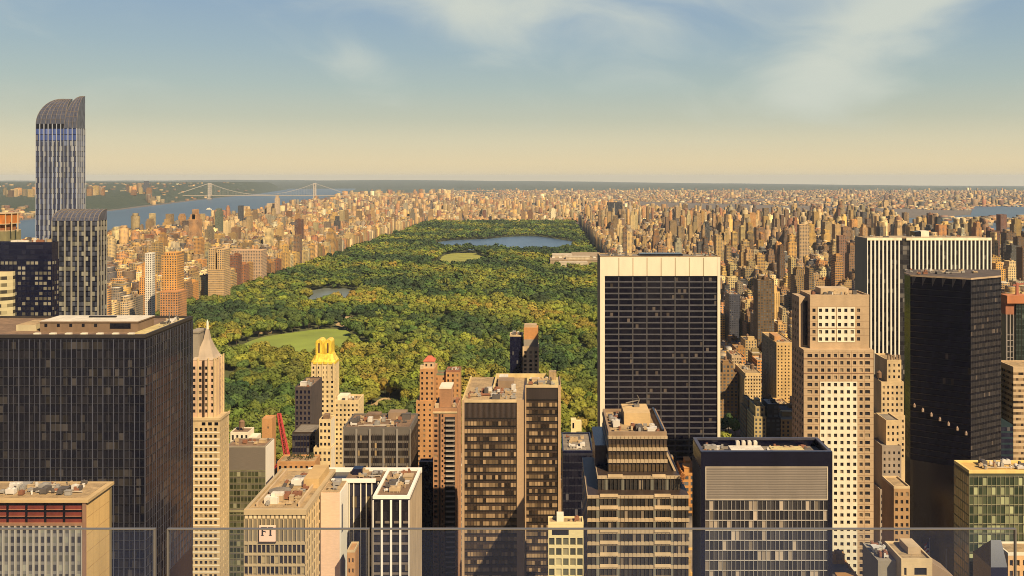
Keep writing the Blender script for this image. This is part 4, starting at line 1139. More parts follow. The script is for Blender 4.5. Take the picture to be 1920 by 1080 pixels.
def h_shaded_block():  # both blocks carry their shade as near-black wall colour
    D0 = 600.0; x0, x1 = X(553, D0), X(583, D0); z = Z(728, D0)
    b = hero('apartment_tower', 'dark brown tower in shade, against the west side of the yellow-crowned tower', (x0 + x1) / 2, D0); OCC.append((x0, x1, D0, D0 + 30, z))
    m = plain('shade_brown_brick', (.065, .05, .05), .8, .25); F = faces(x0, x1, D0, D0 + 30); mb = MB(); rows = floors(0, z, 3.6, 2.2, 1.5, Z(870, D0))
    w = punched(b, mb, F['S'], evenly(F['S'].w, 4, 1.5), rows); [mb.fquad(F[k], 0, F[k].w, 0, z) for k in 'NWE']; mb.poly([(x0, D0, z), (x1, D0, z), (x1, D0 + 30, z), (x0, D0 + 30, z)])
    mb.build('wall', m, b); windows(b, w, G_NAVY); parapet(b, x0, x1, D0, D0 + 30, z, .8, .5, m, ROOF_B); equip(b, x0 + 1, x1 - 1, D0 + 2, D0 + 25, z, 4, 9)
    D2 = 575.0; xa, xb = X(548, D2), X(591, D2); z2 = Z(812, D2)
    b2 = hero('office_block', 'low navy office block in shade below the dark brown tower', (xa + xb) / 2, D2, 'office block'); OCC.append((xa, xb, D2, D2 + 20, z2))
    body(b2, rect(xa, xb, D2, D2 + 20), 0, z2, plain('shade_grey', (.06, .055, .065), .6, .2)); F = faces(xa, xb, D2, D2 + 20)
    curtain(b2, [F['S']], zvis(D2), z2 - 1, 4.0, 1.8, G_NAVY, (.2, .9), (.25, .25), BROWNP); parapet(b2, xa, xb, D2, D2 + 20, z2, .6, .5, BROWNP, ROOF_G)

def h_red_cap_hotel():
    D0 = 600.0; b = hero('brick_hotel', 'orange brick hotel tower with small red hipped cap roof, in front of the park', X(805, D0), D0 + 10, 'tower')
    def blockw(xa, xb, ya, yb, z0, z1, n, ne, nm='wall', m=BRICK_O):
        F = faces(xa, xb, ya, yb); mb = MB(); rows = floors(z0, z1, 3.5, 1.7, 1.8, max(z0, Z(880, D0)))
        w = punched(b, mb, F['S'], evenly(F['S'].w, n, 1.3), rows)
        w += punched(b, mb, F['E'], evenly(F['E'].w, ne, 1.3), rows) if ne else []
        [mb.fquad(F[k], 0, F[k].w, z0, z1) for k in ('NW' if ne else 'NWE')]; mb.poly([(xa, ya, z1), (xb, ya, z1), (xb, yb, z1), (xa, yb, z1)])
        mb.build(nm, m, b); windows(b, w, G_PUNCH)
    z0 = Z(752, D0); blockw(X(780, D0), X(811, D0), D0, D0 + 22, 0, z0, 3, 2)
    z1 = Z(693, D0); blockw(X(787, D0 + 1), X(814, D0 + 1), D0 + 1, D0 + 20, z0, z1, 3, 2, 'upper_wall')
    zc = Z(680, D0); blockw(X(793, D0), X(812, D0), D0 + 4, D0 + 12, z1, zc, 2, 0, 'lantern_stage', STONE)
    mb = MB(); xa, xb = X(791, D0), X(814, D0); ya, yb = D0 + 3.4, D0 + 12.6; cx, cy = (xa + xb) / 2, (ya + yb) / 2; zt = Z(671.5, D0)
    R = [(xa, ya, zc), (xb, ya, zc), (xb, yb, zc), (xa, yb, zc)]; r = 1.2; T = [(cx - r, cy - r, zt), (cx + r, cy - r, zt), (cx + r, cy + r, zt), (cx - r, cy + r, zt)]
    for i in range(4): mb.poly([R[i], R[(i + 1) % 4], T[(i + 1) % 4], T[i]])
    mb.poly(T); mb.poly(R[::-1]); mb.build('hipped_roof', plain('red_tile', (.50, .13, .065), .8, .15), b)
    zl = Z(703, D0 + 14); blockw(X(812, D0 + 14), X(838, D0 + 14), D0 + 14, D0 + 24, 0, zl, 2, 0, 'link_wall')
    zr = Z(697, D0 + 12); blockw(X(836, D0 + 12), X(862, D0 + 12), D0 + 12, D0 + 24, 0, zr, 3, 1, 'rear_wall')
    parapet(b, X(836, D0 + 12), X(862, D0 + 12), D0 + 12, D0 + 24, zr, 1, .5, BRICK_R, ROOF_B); equip(b, X(838, 612), X(860, 612), 614, 622, zr, 4, 3, .9)
    parapet(b, X(812, D0 + 14), X(836, D0 + 14), D0 + 14, D0 + 24, zl, 1, .5, plain('green_copper', (.16, .2, .12), .7), ROOF_B)
    mb = MB(); mb.box(X(787, D0), X(793, D0), D0 + 2, D0 + 8, z1, z1 + 2.2); mb.build('stone_gable', CREAM, b)
    for t in ((X(780, D0), X(814, D0), z0), (X(787, D0), X(862, D0), Z(705, D0))): OCC.append((t[0], t[1], D0, D0 + 20, t[2]))

def h_balcony_slab():
    D0, D1 = 480.0, 488.0; x0, x1 = X(812, D0), X(857, D0); z = Z(768, D0)
    b = hero('apartment_slab', 'orange brick apartment slab with a stack of pale balconies, beside the twin bronze towers', (x0 + x1) / 2, D0); OCC.append((x0, x1 + 2, D0, D0 + 24, z))
    F = faces(x0, x1, D0, D0 + 24); S, E = F['S'], F['E']; zb = zvis(D0)
    mb = MB(); rows = floors(0, z, 2.75, 1.5, 2.6, zb)
    w = punched(b, mb, S, [(.6, 2.4), (4.6, 5.6)], rows); we = punched(b, mb, E, evenly(E.w, 3, 1.4), rows)
    [mb.fquad(F[k], 0, F[k].w, 0, z) for k in 'NW']; mb.poly([(x0, D0, z), (x1, D0, z), (x1, D0 + 24, z), (x0, D0 + 24, z)]); mb.build('wall', masonry('rust_brick', (.42, .225, .115), course=.04), b); windows(b, w + we, G_PUNCH)
    mb = MB(); mb.fquad(S, 6.4, 12.0, zb, z - 4.0, .05); mb.build('recess_shade', plain('recess_dark', (.03, .025, .025), .7), b)  # flat dark sheet; the shade behind the balconies is its colour
    n = int((z - 4 - zb) / 2.75)
    for k in range(n):
        zz = z - 6.0 - k * 2.75; mb = MB(); mb.fbox(S, 7.0, 11.8, zz, zz + .28, .05, 1.5); bl = mb.build('balcony', plain('balcony_pale', (.60, .52, .42), .7), b)
        mb = MB(); mb.fbox(S, 7.0, 11.8, zz + .28, zz + .95, 1.4, 1.48); mb.build('railing', plain('balcony_rail', (.36, .3, .25), .6), bl)
    mb = MB(); mb.fbox(S, -.1, S.w + .1, z - 2.0, z - 1.0, 0, .35); mb.build('pale_band', CREAM, b)
    mb = MB(); mb.fbox(S, 3.2, 4.1, zb, z - 2.1, 0, .3); mb.build('dark_pier', BROWNP, b)
    zz = Z(729, 484); mb = MB(); mb.box(X(824, 484), X(846, 484), 484, 496, z, zz); mb.build('bulkhead', MATS['rust_brick'], b)
    mb = MB(); mb.box(X(823.5, 484), X(846.5, 484), 483.8, 496.2, zz, zz + .8); mb.build('bulkhead_coping', WHITE, b)
    parapet(b, x0, x1, D0, D0 + 24, z, .7, .4, MATS['rust_brick'], ROOF_B); equip(b, X(848, 484), x1 - .6, 485, 500, z, 3, 2)
    mb = MB(); mb.box(x0 + .8, x0 + 2.8, 481, 484, z + .1, z + 2.6); mb.build('bulkhead', STONE, b)

def h_bronze_twin():
    b = hero('office_tower', 'twin-slab bronze office tower with tan corner piers and lit ribbon windows', X(975, 380), 385, 'office tower')
    pier = masonry('tan_pier', (.45, .315, .19), .08); z = Z(752, 370)
    D0, D1, D2 = 370.0, 396.0, 414.0; x0, x1 = X(866, D0), X(982, D0); x2, x3 = X(980, D1), X(1050, D1)
    OCC.append((x0, x1, D0, D2, z)); OCC.append((x2, x3, D1, D2, z))
    body(b, rect(x0, x1, D0, D2), 0, z, BROWNP, 'west_slab'); body(b, rect(x1 + .02, x3, D1, D2), 0, z, BROWNP, 'east_slab')
    for S, zb, a, e in ((Face((x0, D0), (x1, D0)), zvis(D0), 1.1, 2.9), (Face((x1, D1), (x3, D1)), zvis(D1), .5, .9)):
        Fi = Face(S.pt(a, 0)[:2], S.pt(S.w - e, 0)[:2]); top = z - (7.2 if a > 1 else 6.0)
        curtain(b, [Fi], zb, top, 3.25, 1.3, G_BRONZE, (.42, .98), (.10, .16), BROWNP, (.32, .22), plain('black_line', (.015, .012, .012), .5))
        mb = MB()
        for k in range(44):
            s = Fi.w * k / 43; mb.fbox(Fi, max(0, s - .07), min(Fi.w, s + .07), top + .3, z - .4, 0, .2)
        mb.build('louver_screen', plain('louver_dark', (.085, .065, .06), .6), b)
        mb = MB(); mb.fbox(S, 0, a, 0, z + .6, 0, .6); mb.fbox(S, S.w - e, S.w, 0, z + .6, 0, .6); mb.build('corner_pier', pier, b)
        mb = MB(); mb.fbox(S, a, S.w - e, z - .5, z + .6, 0, .5); mb.build('roof_edge', CREAM, b)
    W = Face((x0, D2), (x0, D0))
    E = Face((x3, D1), (x3, D2)); mb = MB(); mb.fbox(E, 0, E.w, 0, z + .6, 0, .35); mb.build('side_wall', pier, b)
    mb = MB(); mb.box(x0 + .6, x1 - .6, D0 + .6, D2 - .6, z, z + .15); mb.build('roof', ROOF_T, b)
    mb = MB(); mb.box(x1 + .6, x3 - .6, D1 + .6, D2 - .6, z, z + .15); mb.build('roof', ROOF_Y, b)
    mb = MB(); mb.box(x0 + 12, x3 - 6, D2 - 1, D2, z, z + 1.8); mb.box(x0 + 12, x0 + 12.8, D1 - 8, D2 - 1, z, z + 1.8); mb.box(x0, x0 + .6, D0, D2, z, z + .7); mb.build('parapet', plain('ochre_parapet', (.60, .47, .22), .8), b)
    mb = MB(); mb.box(x0 + 14, x0 + 21, 392, 399, z + .1, z + 3.4); mb.build('plant_room', CONC, b)
    mb = MB(); mb.box(x0 + 14, x0 + 18, 401, 407, z + .1, z + 3); mb.build('plant_room', ROOF_W, b)
    mb = MB(); mb.box(x3 - 5, x3 - 1.5, D2 - 6, D2 - 2, z + .1, z + 3.8); mb.build('stair_house', ROOF_T, b)
    equip(b, x0 + 1, x1 - 2, D0 + 2, D0 + 20, z, 20, 15, .9); equip(b, x1 + 1, x3 - 1, D1 + 1.5, D2 - 3, z, 9, 16, .7)

def h_orange_top():
    D0 = 680.0; b = hero('slim_tower', 'slim striped tower with orange brick top and navy glass flank, alone before the park', X(990, D0), D0, 'tower')
    z1, z2, zt = Z(650, D0), Z(631, D0 + 4), Z(610, D0)
    xa, xm, xb = X(956, D0), X(980, D0), X(1010, D0)
    body(b, rect(xa, xm, D0 + 4, D0 + 18), 0, z2, NAVY, 'glass_flank'); F = faces(xa, xm, D0 + 4, D0 + 18); curtain(b, [F['S']], Z(770, D0), z2 - .5, 3.4, 1.6, G_NAVY, (.15, .9), (.3, .3), NAVY)
    mb = MB(); mb.box(xa - .3, xm, D0 + 3.8, D0 + 18, z2, z2 + 1.0); mb.build('parapet', CREAM, b); equip(b, xa + 1, xm - 1, D0 + 6, D0 + 16, z2 + .9, 4, 6)
    St = Face((xm, D0), (xb, D0)); mb = MB(); rows = floors(0, z1, 3.3, 1.9, 3.4, Z(770, D0)); w = punched(b, mb, St, evenly(St.w, 3, 1.9), rows)
    F2 = faces(xm, xb, D0, D0 + 16); [mb.fquad(F2[k], 0, F2[k].w, 0, z1) for k in 'NEW']; mb.poly([(xm, D0, z1), (xb, D0, z1), (xb, D0 + 16, z1), (xm, D0 + 16, z1)]); mb.build('wall', STONE, b); windows(b, w, G_PUNCH)
    mb = MB()
    for i in range(4): mb.fbox(St, max(0, St.w * i / 3 - .5), min(St.w, St.w * i / 3 + .5), Z(770, D0), z1, 0, .5)
    mb.build('stone_pier', CREAM, b)
    mb = MB(); mb.box(X(982, D0), X(1009, D0), D0 + 1, D0 + 12, z1, zt - 2); mb.build('brick_top', masonry('bright_orange_brick', (.56, .27, .09), course=.05), b)
    mb = MB(); mb.box(X(983, D0), X(1006, D0), D0 + 2, D0 + 10, zt - 2, zt); mb.build('top_stage', STONE, b)
    mb = MB(); mb.fbox(Face((X(982, D0), D0 + 1), (X(1009, D0), D0 + 1)), 0, 11, z1 + .1, z1 + 5.4, 0, .2); mb.build('grey_band', GREYST, b); OCC.append((xa, xb, D0, D0 + 16, z2))

def h_travertine_slab():
    D0, D1 = 600.0, 626.0; x0, x1 = X(1125, D0), X(1350, D0); z = Z(482, D0)
    b = hero('office_slab', 'tall black slab framed by white stone edges with a cream panelled top, east of the park', (x0 + x1) / 2, D0, 'skyscraper'); OCC.append((x0, x1, D0, D1, z))
    tr = plain('travertine', (.80, .72, .55), .6, .05); body(b, rect(x0, x1, D0, D1), 0, z, plain('slab_black', (.007, .007, .014), .22, .2)); zt = Z(517, D0)
    S = Face((x0, D0), (x1, D0)); a, e = 3.2, 1.9
    mb = MB(); W = Face((x0, D1), (x0, D0)); mb.fbox(S, 0, a, 0, z, 0, 1.1); mb.fbox(S, S.w - e, S.w, 0, z, 0, 1.1); mb.build('edge_pier', tr, b)
    mb = MB(); mb.fbox(W, 0, W.w - .02, 0, z - .1, 0, .25); mb.build('side_wall', GREYST, b)
    mb = MB(); mb.fbox(S, a, S.w - e, zt, z, 0, 1.0); mb.build('top_frieze', tr, b)
    mb = MB(); n = 8; iw = S.w - a - e
    for i in range(1, n): mb.fbox(S, a + iw * i / n - .28, a + iw * i / n + .28, zt, z - .3, 1.0, 1.05)
    mb.build('panel_seam', plain('seam', (.35, .28, .17), .8), b)
    Fi = Face(S.pt(a, 0)[:2], S.pt(S.w - e, 0)[:2])
    g = glass('slab_glass', dark=(.005, .005, .014), mid=(.012, .011, .02), p=.03, pale_pane=(.13, .11, .10), seed=51, clump=.5)
    line = plain('slab_line', (.085, .085, .10), .35, .2)
    curtain(b, [Fi], Z(890, D0), zt - .1, 3.95, iw / 8 / 5, g, (.3, .98), (.01, .02), line, (.95, .16), line, d=.04)
    mb = MB()
    for i in range(1, n): mb.fbox(Fi, iw * i / n - .32, iw * i / n + .32, Z(890, D0), zt, 0, .34)
    mb.build('vertical_rib', plain('slab_rib', (.085, .08, .085), .5), b)
    parapet(b, x0, x1, D0, D1, z, .6, .8, ROOF_T, ROOF_G)
    mb = MB(); mb.box(x0 + 28, x1 - 24, D0 + 9, D1 - 5, z, z + 1.3); mb.build('plant_room', DARKP, b); equip(b, x0 + 3, x0 + 26, D0 + 3, D1 - 3, z, 5, 4, 1.2); equip(b, x1 - 22, x1 - 3, D0 + 3, D1 - 3, z, 5, 9, 1.2)

def h_stepped_tower():
    b = hero('stepped_tower', 'brown banded glass tower stepping outward as it descends, in front of the white-edged black slab', X(1195, 300), 305, 'office tower')
    tan = plain('band_tan', (.44, .345, .22), .6, .1); zt = Z(817, 300)
    g = glass('step_glass', dark=(.018, .018, .02), mid=(.07, .064, .055), p=.15, pale_pane=(.28, .23, .17), seed=55, clump=.7); gt = glass('brown_glass', dark=(.085, .06, .035), mid=(.14, .10, .06), p=.1, pale_pane=(.24, .17, .1), seed=56)
    tiers = [(X(1141, 300), X(1250, 300), 300.0, zt, Z(884, 300)), (X(1121, 296), X(1275, 296), 296.0, Z(884, 300), Z(926, 292)), (X(1102, 291), X(1291, 291), 291.0, Z(926, 292), 0)]
    back = 330.0
    for k, (xa, xb, y0, z1, z0) in enumerate(tiers):
        OCC.append((xa, xb, y0, back, z1))
        body(b, rect(xa, xb, y0, back), z0, z1, BROWNP, 'tier'); S = Face((xa, y0), (xb, y0)); W = Face((xa, back), (xa, y0))
        zlo = max(z0, zvis(y0)); fh = 3.78; n = max(2, int(round((z1 - zlo) / fh)))
        curtain(b, [S, W], zlo, z1 - (.0 if k else 1.8), fh, 1.35, gt if k == 0 else g, (.34, .98))
        mb = MB(); nn = max(1, int(round((z1 - zlo) / fh))); hh = (z1 - zlo) / nn
        for q in range(nn + 1):
            zz = z1 - q * hh; up = .0 if q == 0 else .12
            if zz - 1.25 < zlo: continue
            mb.fbox(S, -.25, S.w + .25, zz - 1.02, zz + up, 0, .42); mb.fbox(W, 0, W.w - .02, zz - 1.02, zz + up, 0, .25)
        mb.build('floor_band', tan, b)
        mb = MB()
        for q in range(nn + 1):
            zz = z1 - q * hh
            for s0, s1 in ((.12, .3), (.66, .82)):
                if zz - 1.3 > zlo: mb.fbox(S, S.w * s0, S.w * s1, zz - .5, zz + .55, .42, .7)
        if k: mb.build('bay_ledge', plain('ledge_tan', (.56, .43, .26), .7), b)
        mb = MB()
        for s0 in (.10, .30, .66, .84):
            mb.fbox(S, S.w * s0 - .5, S.w * s0 + .5, zlo, z1 - 1.3, 0, .3)
        if k: mb.build('glass_column', plain('grey_green_glass', (.17, .17, .14), .3), b)
        mb = MB()
        for i in range(int(S.w / 1.35) + 1): mb.fbox(S, min(i * 1.35, S.w - .06), min(i * 1.35 + .06, S.w), zlo, z1 - .1, 0, .5)
        mb.build('mullion', plain('brown_mull', (.12, .085, .055), .6), b)
    xa, xb, y0, z1, _ = tiers[0]
    # sloping glass buttress down the east flank
    mb = MB(); e = [(xb, y0 + 1, z1), (xb, y0 + 26, z1), (xb, y0 + 26, Z(926, 292)), (xb, y0 + 1, Z(926, 292))]; x2 = tiers[2][1] - 1
    mb.poly([(xb, y0 + 1, Z(850, 300)), (x2, y0 + 1, Z(926, 292)), (xb, y0 + 1, Z(926, 292))]); mb.poly([(xb, y0 + 1, Z(850, 300)), (xb, y0 + 26, Z(850, 300)), (x2, y0 + 26, Z(926, 292)), (x2, y0 + 1, Z(926, 292))]); mb.poly([(xb, y0 + 26, Z(850, 300)), (xb, y0 + 26, Z(926, 292)), (x2, y0 + 26, Z(926, 292))])
    mb.build('sloped_flank', BROWNP, b)
    mb = MB(); mb.bar((xb + .1, y0 + .8, Z(850, 300)), (x2, y0 + .8, Z(926, 292) + .3), .35); mb.build('flank_edge', tan, b)
    parapet(b, xa, xb, y0, back, z1, 1.3, .7, CONC, ROOF_T)
    mb = MB(); mb.box(xa + 6.5, xb - 4, 313, 326, z1 + .1, z1 + 4.2, 0, 0); mb.build('plant_room', masonry('ochre_room', (.58, .42, .21), .1), b)
    mb = MB(); mb.box(xb - 1.4, xb - .75, y0 + .7, back - .7, z1 + 1.3, z1 + 2.0); mb.build('rail_track', DARKP, b)
    mb = MB(); p = (xb - 8, 322, z1 + 4.2); mb.bar(p, (p[0] + 1, 322, p[2] + 2.4), .22); mb.bar((p[0] + 1, 322, p[2] + 2.4), (p[0] - 4, 321, p[2] + 1.6), .16); mb.bar((p[0] + 1, 322, p[2] + 2.4), (p[0] + .2, 321, p[2] + 4.4), .14); mb.box(p[0] - 1, p[0] + 1, 321, 323, p[2], p[2] + .9); mb.build('window_cleaning_crane', ROOF_G, b)
    equip(b, xa + 1.2, xa + 6, 302, 326, z1, 7, 19, 1.1); equip(b, xa + 7, xb - 2, 302, 311, z1, 8, 20, .9)
    mb = MB(); r = random.Random(8); cx, cy, cz = X(1281, 293), 294.0, Z(897, 293)
    for i in range(90):
        a, c, e = r.gauss(0, .45), r.gauss(0, .6), r.gauss(0, .75); s = .28
        mb.poly([(cx + a - s, cy + c, cz + e - s), (cx + a + s, cy + c + r.uniform(-.3, .3), cz + e - s * .4), (cx + a + r.uniform(-.2, .2), cy + c, cz + e + s)])
    mb.build('terrace_shrub', plain('autumn_shrub', (.34, .13, .035), .9, .4, 2.0), b)
    # west wing, its shadow put into the navy colour
    D0 = 306.0; x0, x1 = X(1116, D0), X(1141, D0) - .05; zz = Z(835, D0); mb = MB(); mb.prism(rect(x0, x1, D0, 329), tiers[1][3] + .02, zz); mb.build('west_wing', NAVY, b)

def h_shaded_slot():  # navy colours carry the deep shade of this slot between towers
    D0 = 492.0; x0, x1 = X(786, D0), X(815, D0); z = Z(868, D0)
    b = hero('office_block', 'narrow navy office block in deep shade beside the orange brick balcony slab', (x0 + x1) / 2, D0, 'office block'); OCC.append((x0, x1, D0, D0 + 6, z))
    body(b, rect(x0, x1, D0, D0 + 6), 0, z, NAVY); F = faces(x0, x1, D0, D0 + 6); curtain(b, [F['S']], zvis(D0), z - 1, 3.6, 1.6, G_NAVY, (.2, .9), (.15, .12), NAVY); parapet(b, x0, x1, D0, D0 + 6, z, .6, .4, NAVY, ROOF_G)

def h_cream_small():
    D0 = 560.0; x0, x1 = X(1056, D0), X(1097, D0); z = Z(828, D0)
    b = hero('apartment_house', 'small cream apartment house with a tall white rooftop stack at the park corner', (x0 + x1) / 2, D0)
    cr = masonry('bright_cream', (.72, .60, .33)); F = faces(x0, x1, D0, D0 + 14); mb = MB(); w = punched(b, mb, F['S'], evenly(F['S'].w, 4, 1.6), floors(0, z, 3.6, 1.6, 1.4, z - 24)); [mb.fquad(F[k], 0, F[k].w, 0, z) for k in 'NWE']
    mb.poly([(x0, D0, z), (x1, D0, z), (x1, D0 + 14, z), (x0, D0 + 14, z)]); mb.build('wall', cr, b); windows(b, w, G_PUNCH); parapet(b, x0, x1, D0, D0 + 14, z, 1, .5, cr, ROOF_T)
    mb = MB(); mb.box(X(1071, D0), X(1081, D0), D0 + 4, D0 + 10, z, Z(791, D0)); mb.box(X(1080, D0) + .4, X(1091, D0), D0 + 5, D0 + 9, z + 5, Z(794, D0)); mb.build('roof_stack', cr, b)
    mb = MB(); mb.box(X(1074, D0), X(1077, D0), D0 + 3.8, D0 + 3.98, Z(806, D0), Z(796, D0)); mb.build('dark_opening', DARKP, b); equip(b, x0 + 1, X(1070, D0), D0 + 2, D0 + 12, z, 4, 4, 1.2); OCC.append((x0, x1, D0, D0 + 14, z))
    D0 = 420.0; x0, x1 = X(1055, D0), X(1112, D0); z = Z(848, D0)
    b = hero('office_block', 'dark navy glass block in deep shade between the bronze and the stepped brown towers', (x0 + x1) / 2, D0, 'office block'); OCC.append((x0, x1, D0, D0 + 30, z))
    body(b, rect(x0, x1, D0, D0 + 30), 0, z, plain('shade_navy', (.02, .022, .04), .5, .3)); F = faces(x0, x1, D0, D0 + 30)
    curtain(b, [F['S']], zvis(D0), z - 1, 3.6, 1.5, glass('shade_glass', dark=(.008, .009, .022), mid=(.02, .02, .035), p=.05, pale_pane=(.1, .1, .12), seed=61, tilt=.04), (.15, .95), (.12, .1), NAVY)  # deep shade and pale window glints are put into the navy colours
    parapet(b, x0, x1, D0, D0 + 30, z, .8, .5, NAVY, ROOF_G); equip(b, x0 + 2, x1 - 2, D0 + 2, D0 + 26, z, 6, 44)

def h_cream_grid():
    D0 = 284.0; x0, x1 = X(1028, D0), X(1094, D0); z = Z(982, D0); DP = 5.0
    b = hero('apartment_house', 'pale yellow apartment house with a large window grid at the foot of the bronze towers', (x0 + x1) / 2, D0); OCC.append((x0, x1, D0, D0 + 12, z))
    cr = masonry('yellow_cream', (.70, .61, .33), .08); F = faces(x0, x1, D0, D0 + DP); mb = MB(); w = punched(b, mb, F['S'], evenly(F['S'].w, 5, 1.75), floors(0, z, 3.3, 2.3, 4.6, zvis(D0)))
    w += punched(b, mb, Face((x0, D0 - .01), (x0 + .02, D0 - .01)), [], [z - 1, (z - .9, z - .8), z - .7]) if False else []
    [mb.fquad(F[k], 0, F[k].w, 0, z) for k in 'NWE']; mb.poly([(x0, D0, z), (x1, D0, z), (x1, D0 + DP, z), (x0, D0 + DP, z)]); mb.build('wall', cr, b)
    windows(b, w, glass('green_window', dark=(.05, .055, .04), mid=(.14, .14, .09), p=.25, pale_pane=(.55, .5, .3), seed=63))
    mb = MB(); mb.fquad(F['S'], 1.2, 6.6, z - 3.6, z - 1.8, .05); mb.build('attic_window', G_DARK, b)
    parapet(b, x0, x1, D0, D0 + DP, z, .5, .4, cr, ROOF_T); mb = MB(); mb.box(X(1044, D0), X(1057, D0), D0 + 1.5, D0 + 4, z, z + 2.4); mb.build('bulkhead', WHITE, b); equip(b, x0 + 6, x1 - 1, D0 + 1, D0 + 4, z, 3, 4, .6)

def h_front_glass():
    D0, D1 = 290.0, 305.5; x0, x1 = X(1314, D0), X(1560, D0); z = Z(846, D0)
    b = hero('glass_office', 'glass office block with navy frame, broad tan louver panel and sunken white roof', (x0 + x1) / 2, D0, 'office block'); OCC.append((x0, x1, D0, D1, z))
    body(b, rect(x0, x1, D0, D1), 0, z - 3, NAVY); S = Face((x0, D0), (x1, D0)); W = Face((x0, D1), (x0, D0))
    mb = MB(); nv = plain('navy_frame', (.004, .005, .018), .2, .2); mb.fbox(S, 0, 1.4, 0, z, 0, .5); mb.fbox(S, S.w - 1.5, S.w, 0, z, 0, .5); mb.fbox(S, 1.4, S.w - 1.5, Z(873, D0), z, 0, .5); mb.build('navy_frame', nv, b)
    za, zc = Z(936, D0), Z(874, D0); mb = MB(); mb.fbox(S, 1.4, S.w - 1.5, za, zc, 0, .45); pan = mb.build('louver_panel', plain('taupe_louver', (.205, .18, .155), .6, .06, .7, stretch=(.2, .2, 12)), b)
    mb = MB()
    for k in range(20): zz = za + (zc - za) * (k + .5) / 20; mb.fbox(S, 1.7, S.w - 1.8, zz - .07, zz + .07, .45, .55)
    mb.build('louver_slat', plain('taupe_slat', (.27, .235, .2), .6), pan)
    mb = MB(); mb.fbox(S, 1.4, S.w - 1.5, zc - .25, zc, .45, .6); mb.fbox(S, 1.4, S.w - 1.5, za, za + .3, .45, .6); mb.fbox(S, 1.4, 1.7, za + .3, zc - .25, .45, .6); mb.fbox(S, S.w - 1.8, S.w - 1.5, za + .3, zc - .25, .45, .6); mb.build('panel_frame', plain('pale_frame', (.48, .42, .33), .5), pan)
    Fi = Face(S.pt(1.4, 0)[:2], S.pt(S.w - 1.5, 0)[:2])
    gl = glass('office_glass', dark=(.02, .02, .028), mid=(.07, .066, .07), p=.11, pale_pane=(.48, .41, .33), seed=66, tilt=.03, clump=1.5)  # pale panes imitate a building reflected in the lower glass
    curtain(b, [Fi], zvis(D0), za - .3, 3.15, 1.42, gl, (.10, .97), (.13, .3), plain('silver_mullion', (.38, .365, .34), .4), (.22, .28), plain('silver_edge', (.42, .40, .37), .4))
    curtain(b, [W], zvis(D1), z - 6, 3.15, 1.9, G_NAVY, (.1, .9), (.2, .2), MULL)
    # roof well
    rim = plain('navy_coping', (.06, .06, .085), .4)
    parapet(b, x0, x1, D0, D1, z - .4, .4, 1.1, rim); mb = MB(); mb.box(x0 + .9, x1 - .9, D0 + .9, D1 - .9, z - 3, z - 2.8); mb.build('roof', ROOF_G, b)
    mb = MB(); mb.prism(rect(x0, x1, D0, D0 + .9), z - 3, z - .72); mb.prism(rect(x0, x1, D1 - .9, D1), z - 3, z - .72); mb.prism(rect(x0, x0 + .9, D0 + .9, D1 - .9), z - 3, z - .72); mb.prism(rect(x1 - .9, x1, D0 + .9, D1 - .9), z - 3, z - .72); mb.build('roof_wall', nv, b)
    mb = MB(); mb.box(x0 + 11, x0 + 22, D0 + 3, D1 - 6, z - 2.8, z - 1.0); mb.build('plant_room', ROOF_W, b)
    for i in range(4):
        mb = MB(); s = x0 + 14 + i * 2.0; mb.box(s, s + 1.2, D1 - 5, D1 - 3.4, z - 2.8, z - .1); mb.cyl(s + .6, D1 - 4.2, z - .1, z + .15, .45, n=10); mb.build('air_unit', ROOF_W, b)
    mb = MB(); mb.box(x0 + 25, x0 + 36, D0 + 4, D1 - 5, z - 2.8, z - 1.5); mb.build('plant_room', ROOF_Y, b)
    equip(b, x0 + 2, x0 + 10, D0 + 2, D1 - 2, z - 2.8, 6, 14, .7); equip(b, x0 + 23, x1 - 3, D0 + 2, D1 - 2, z - 2.8, 8, 13, .7)

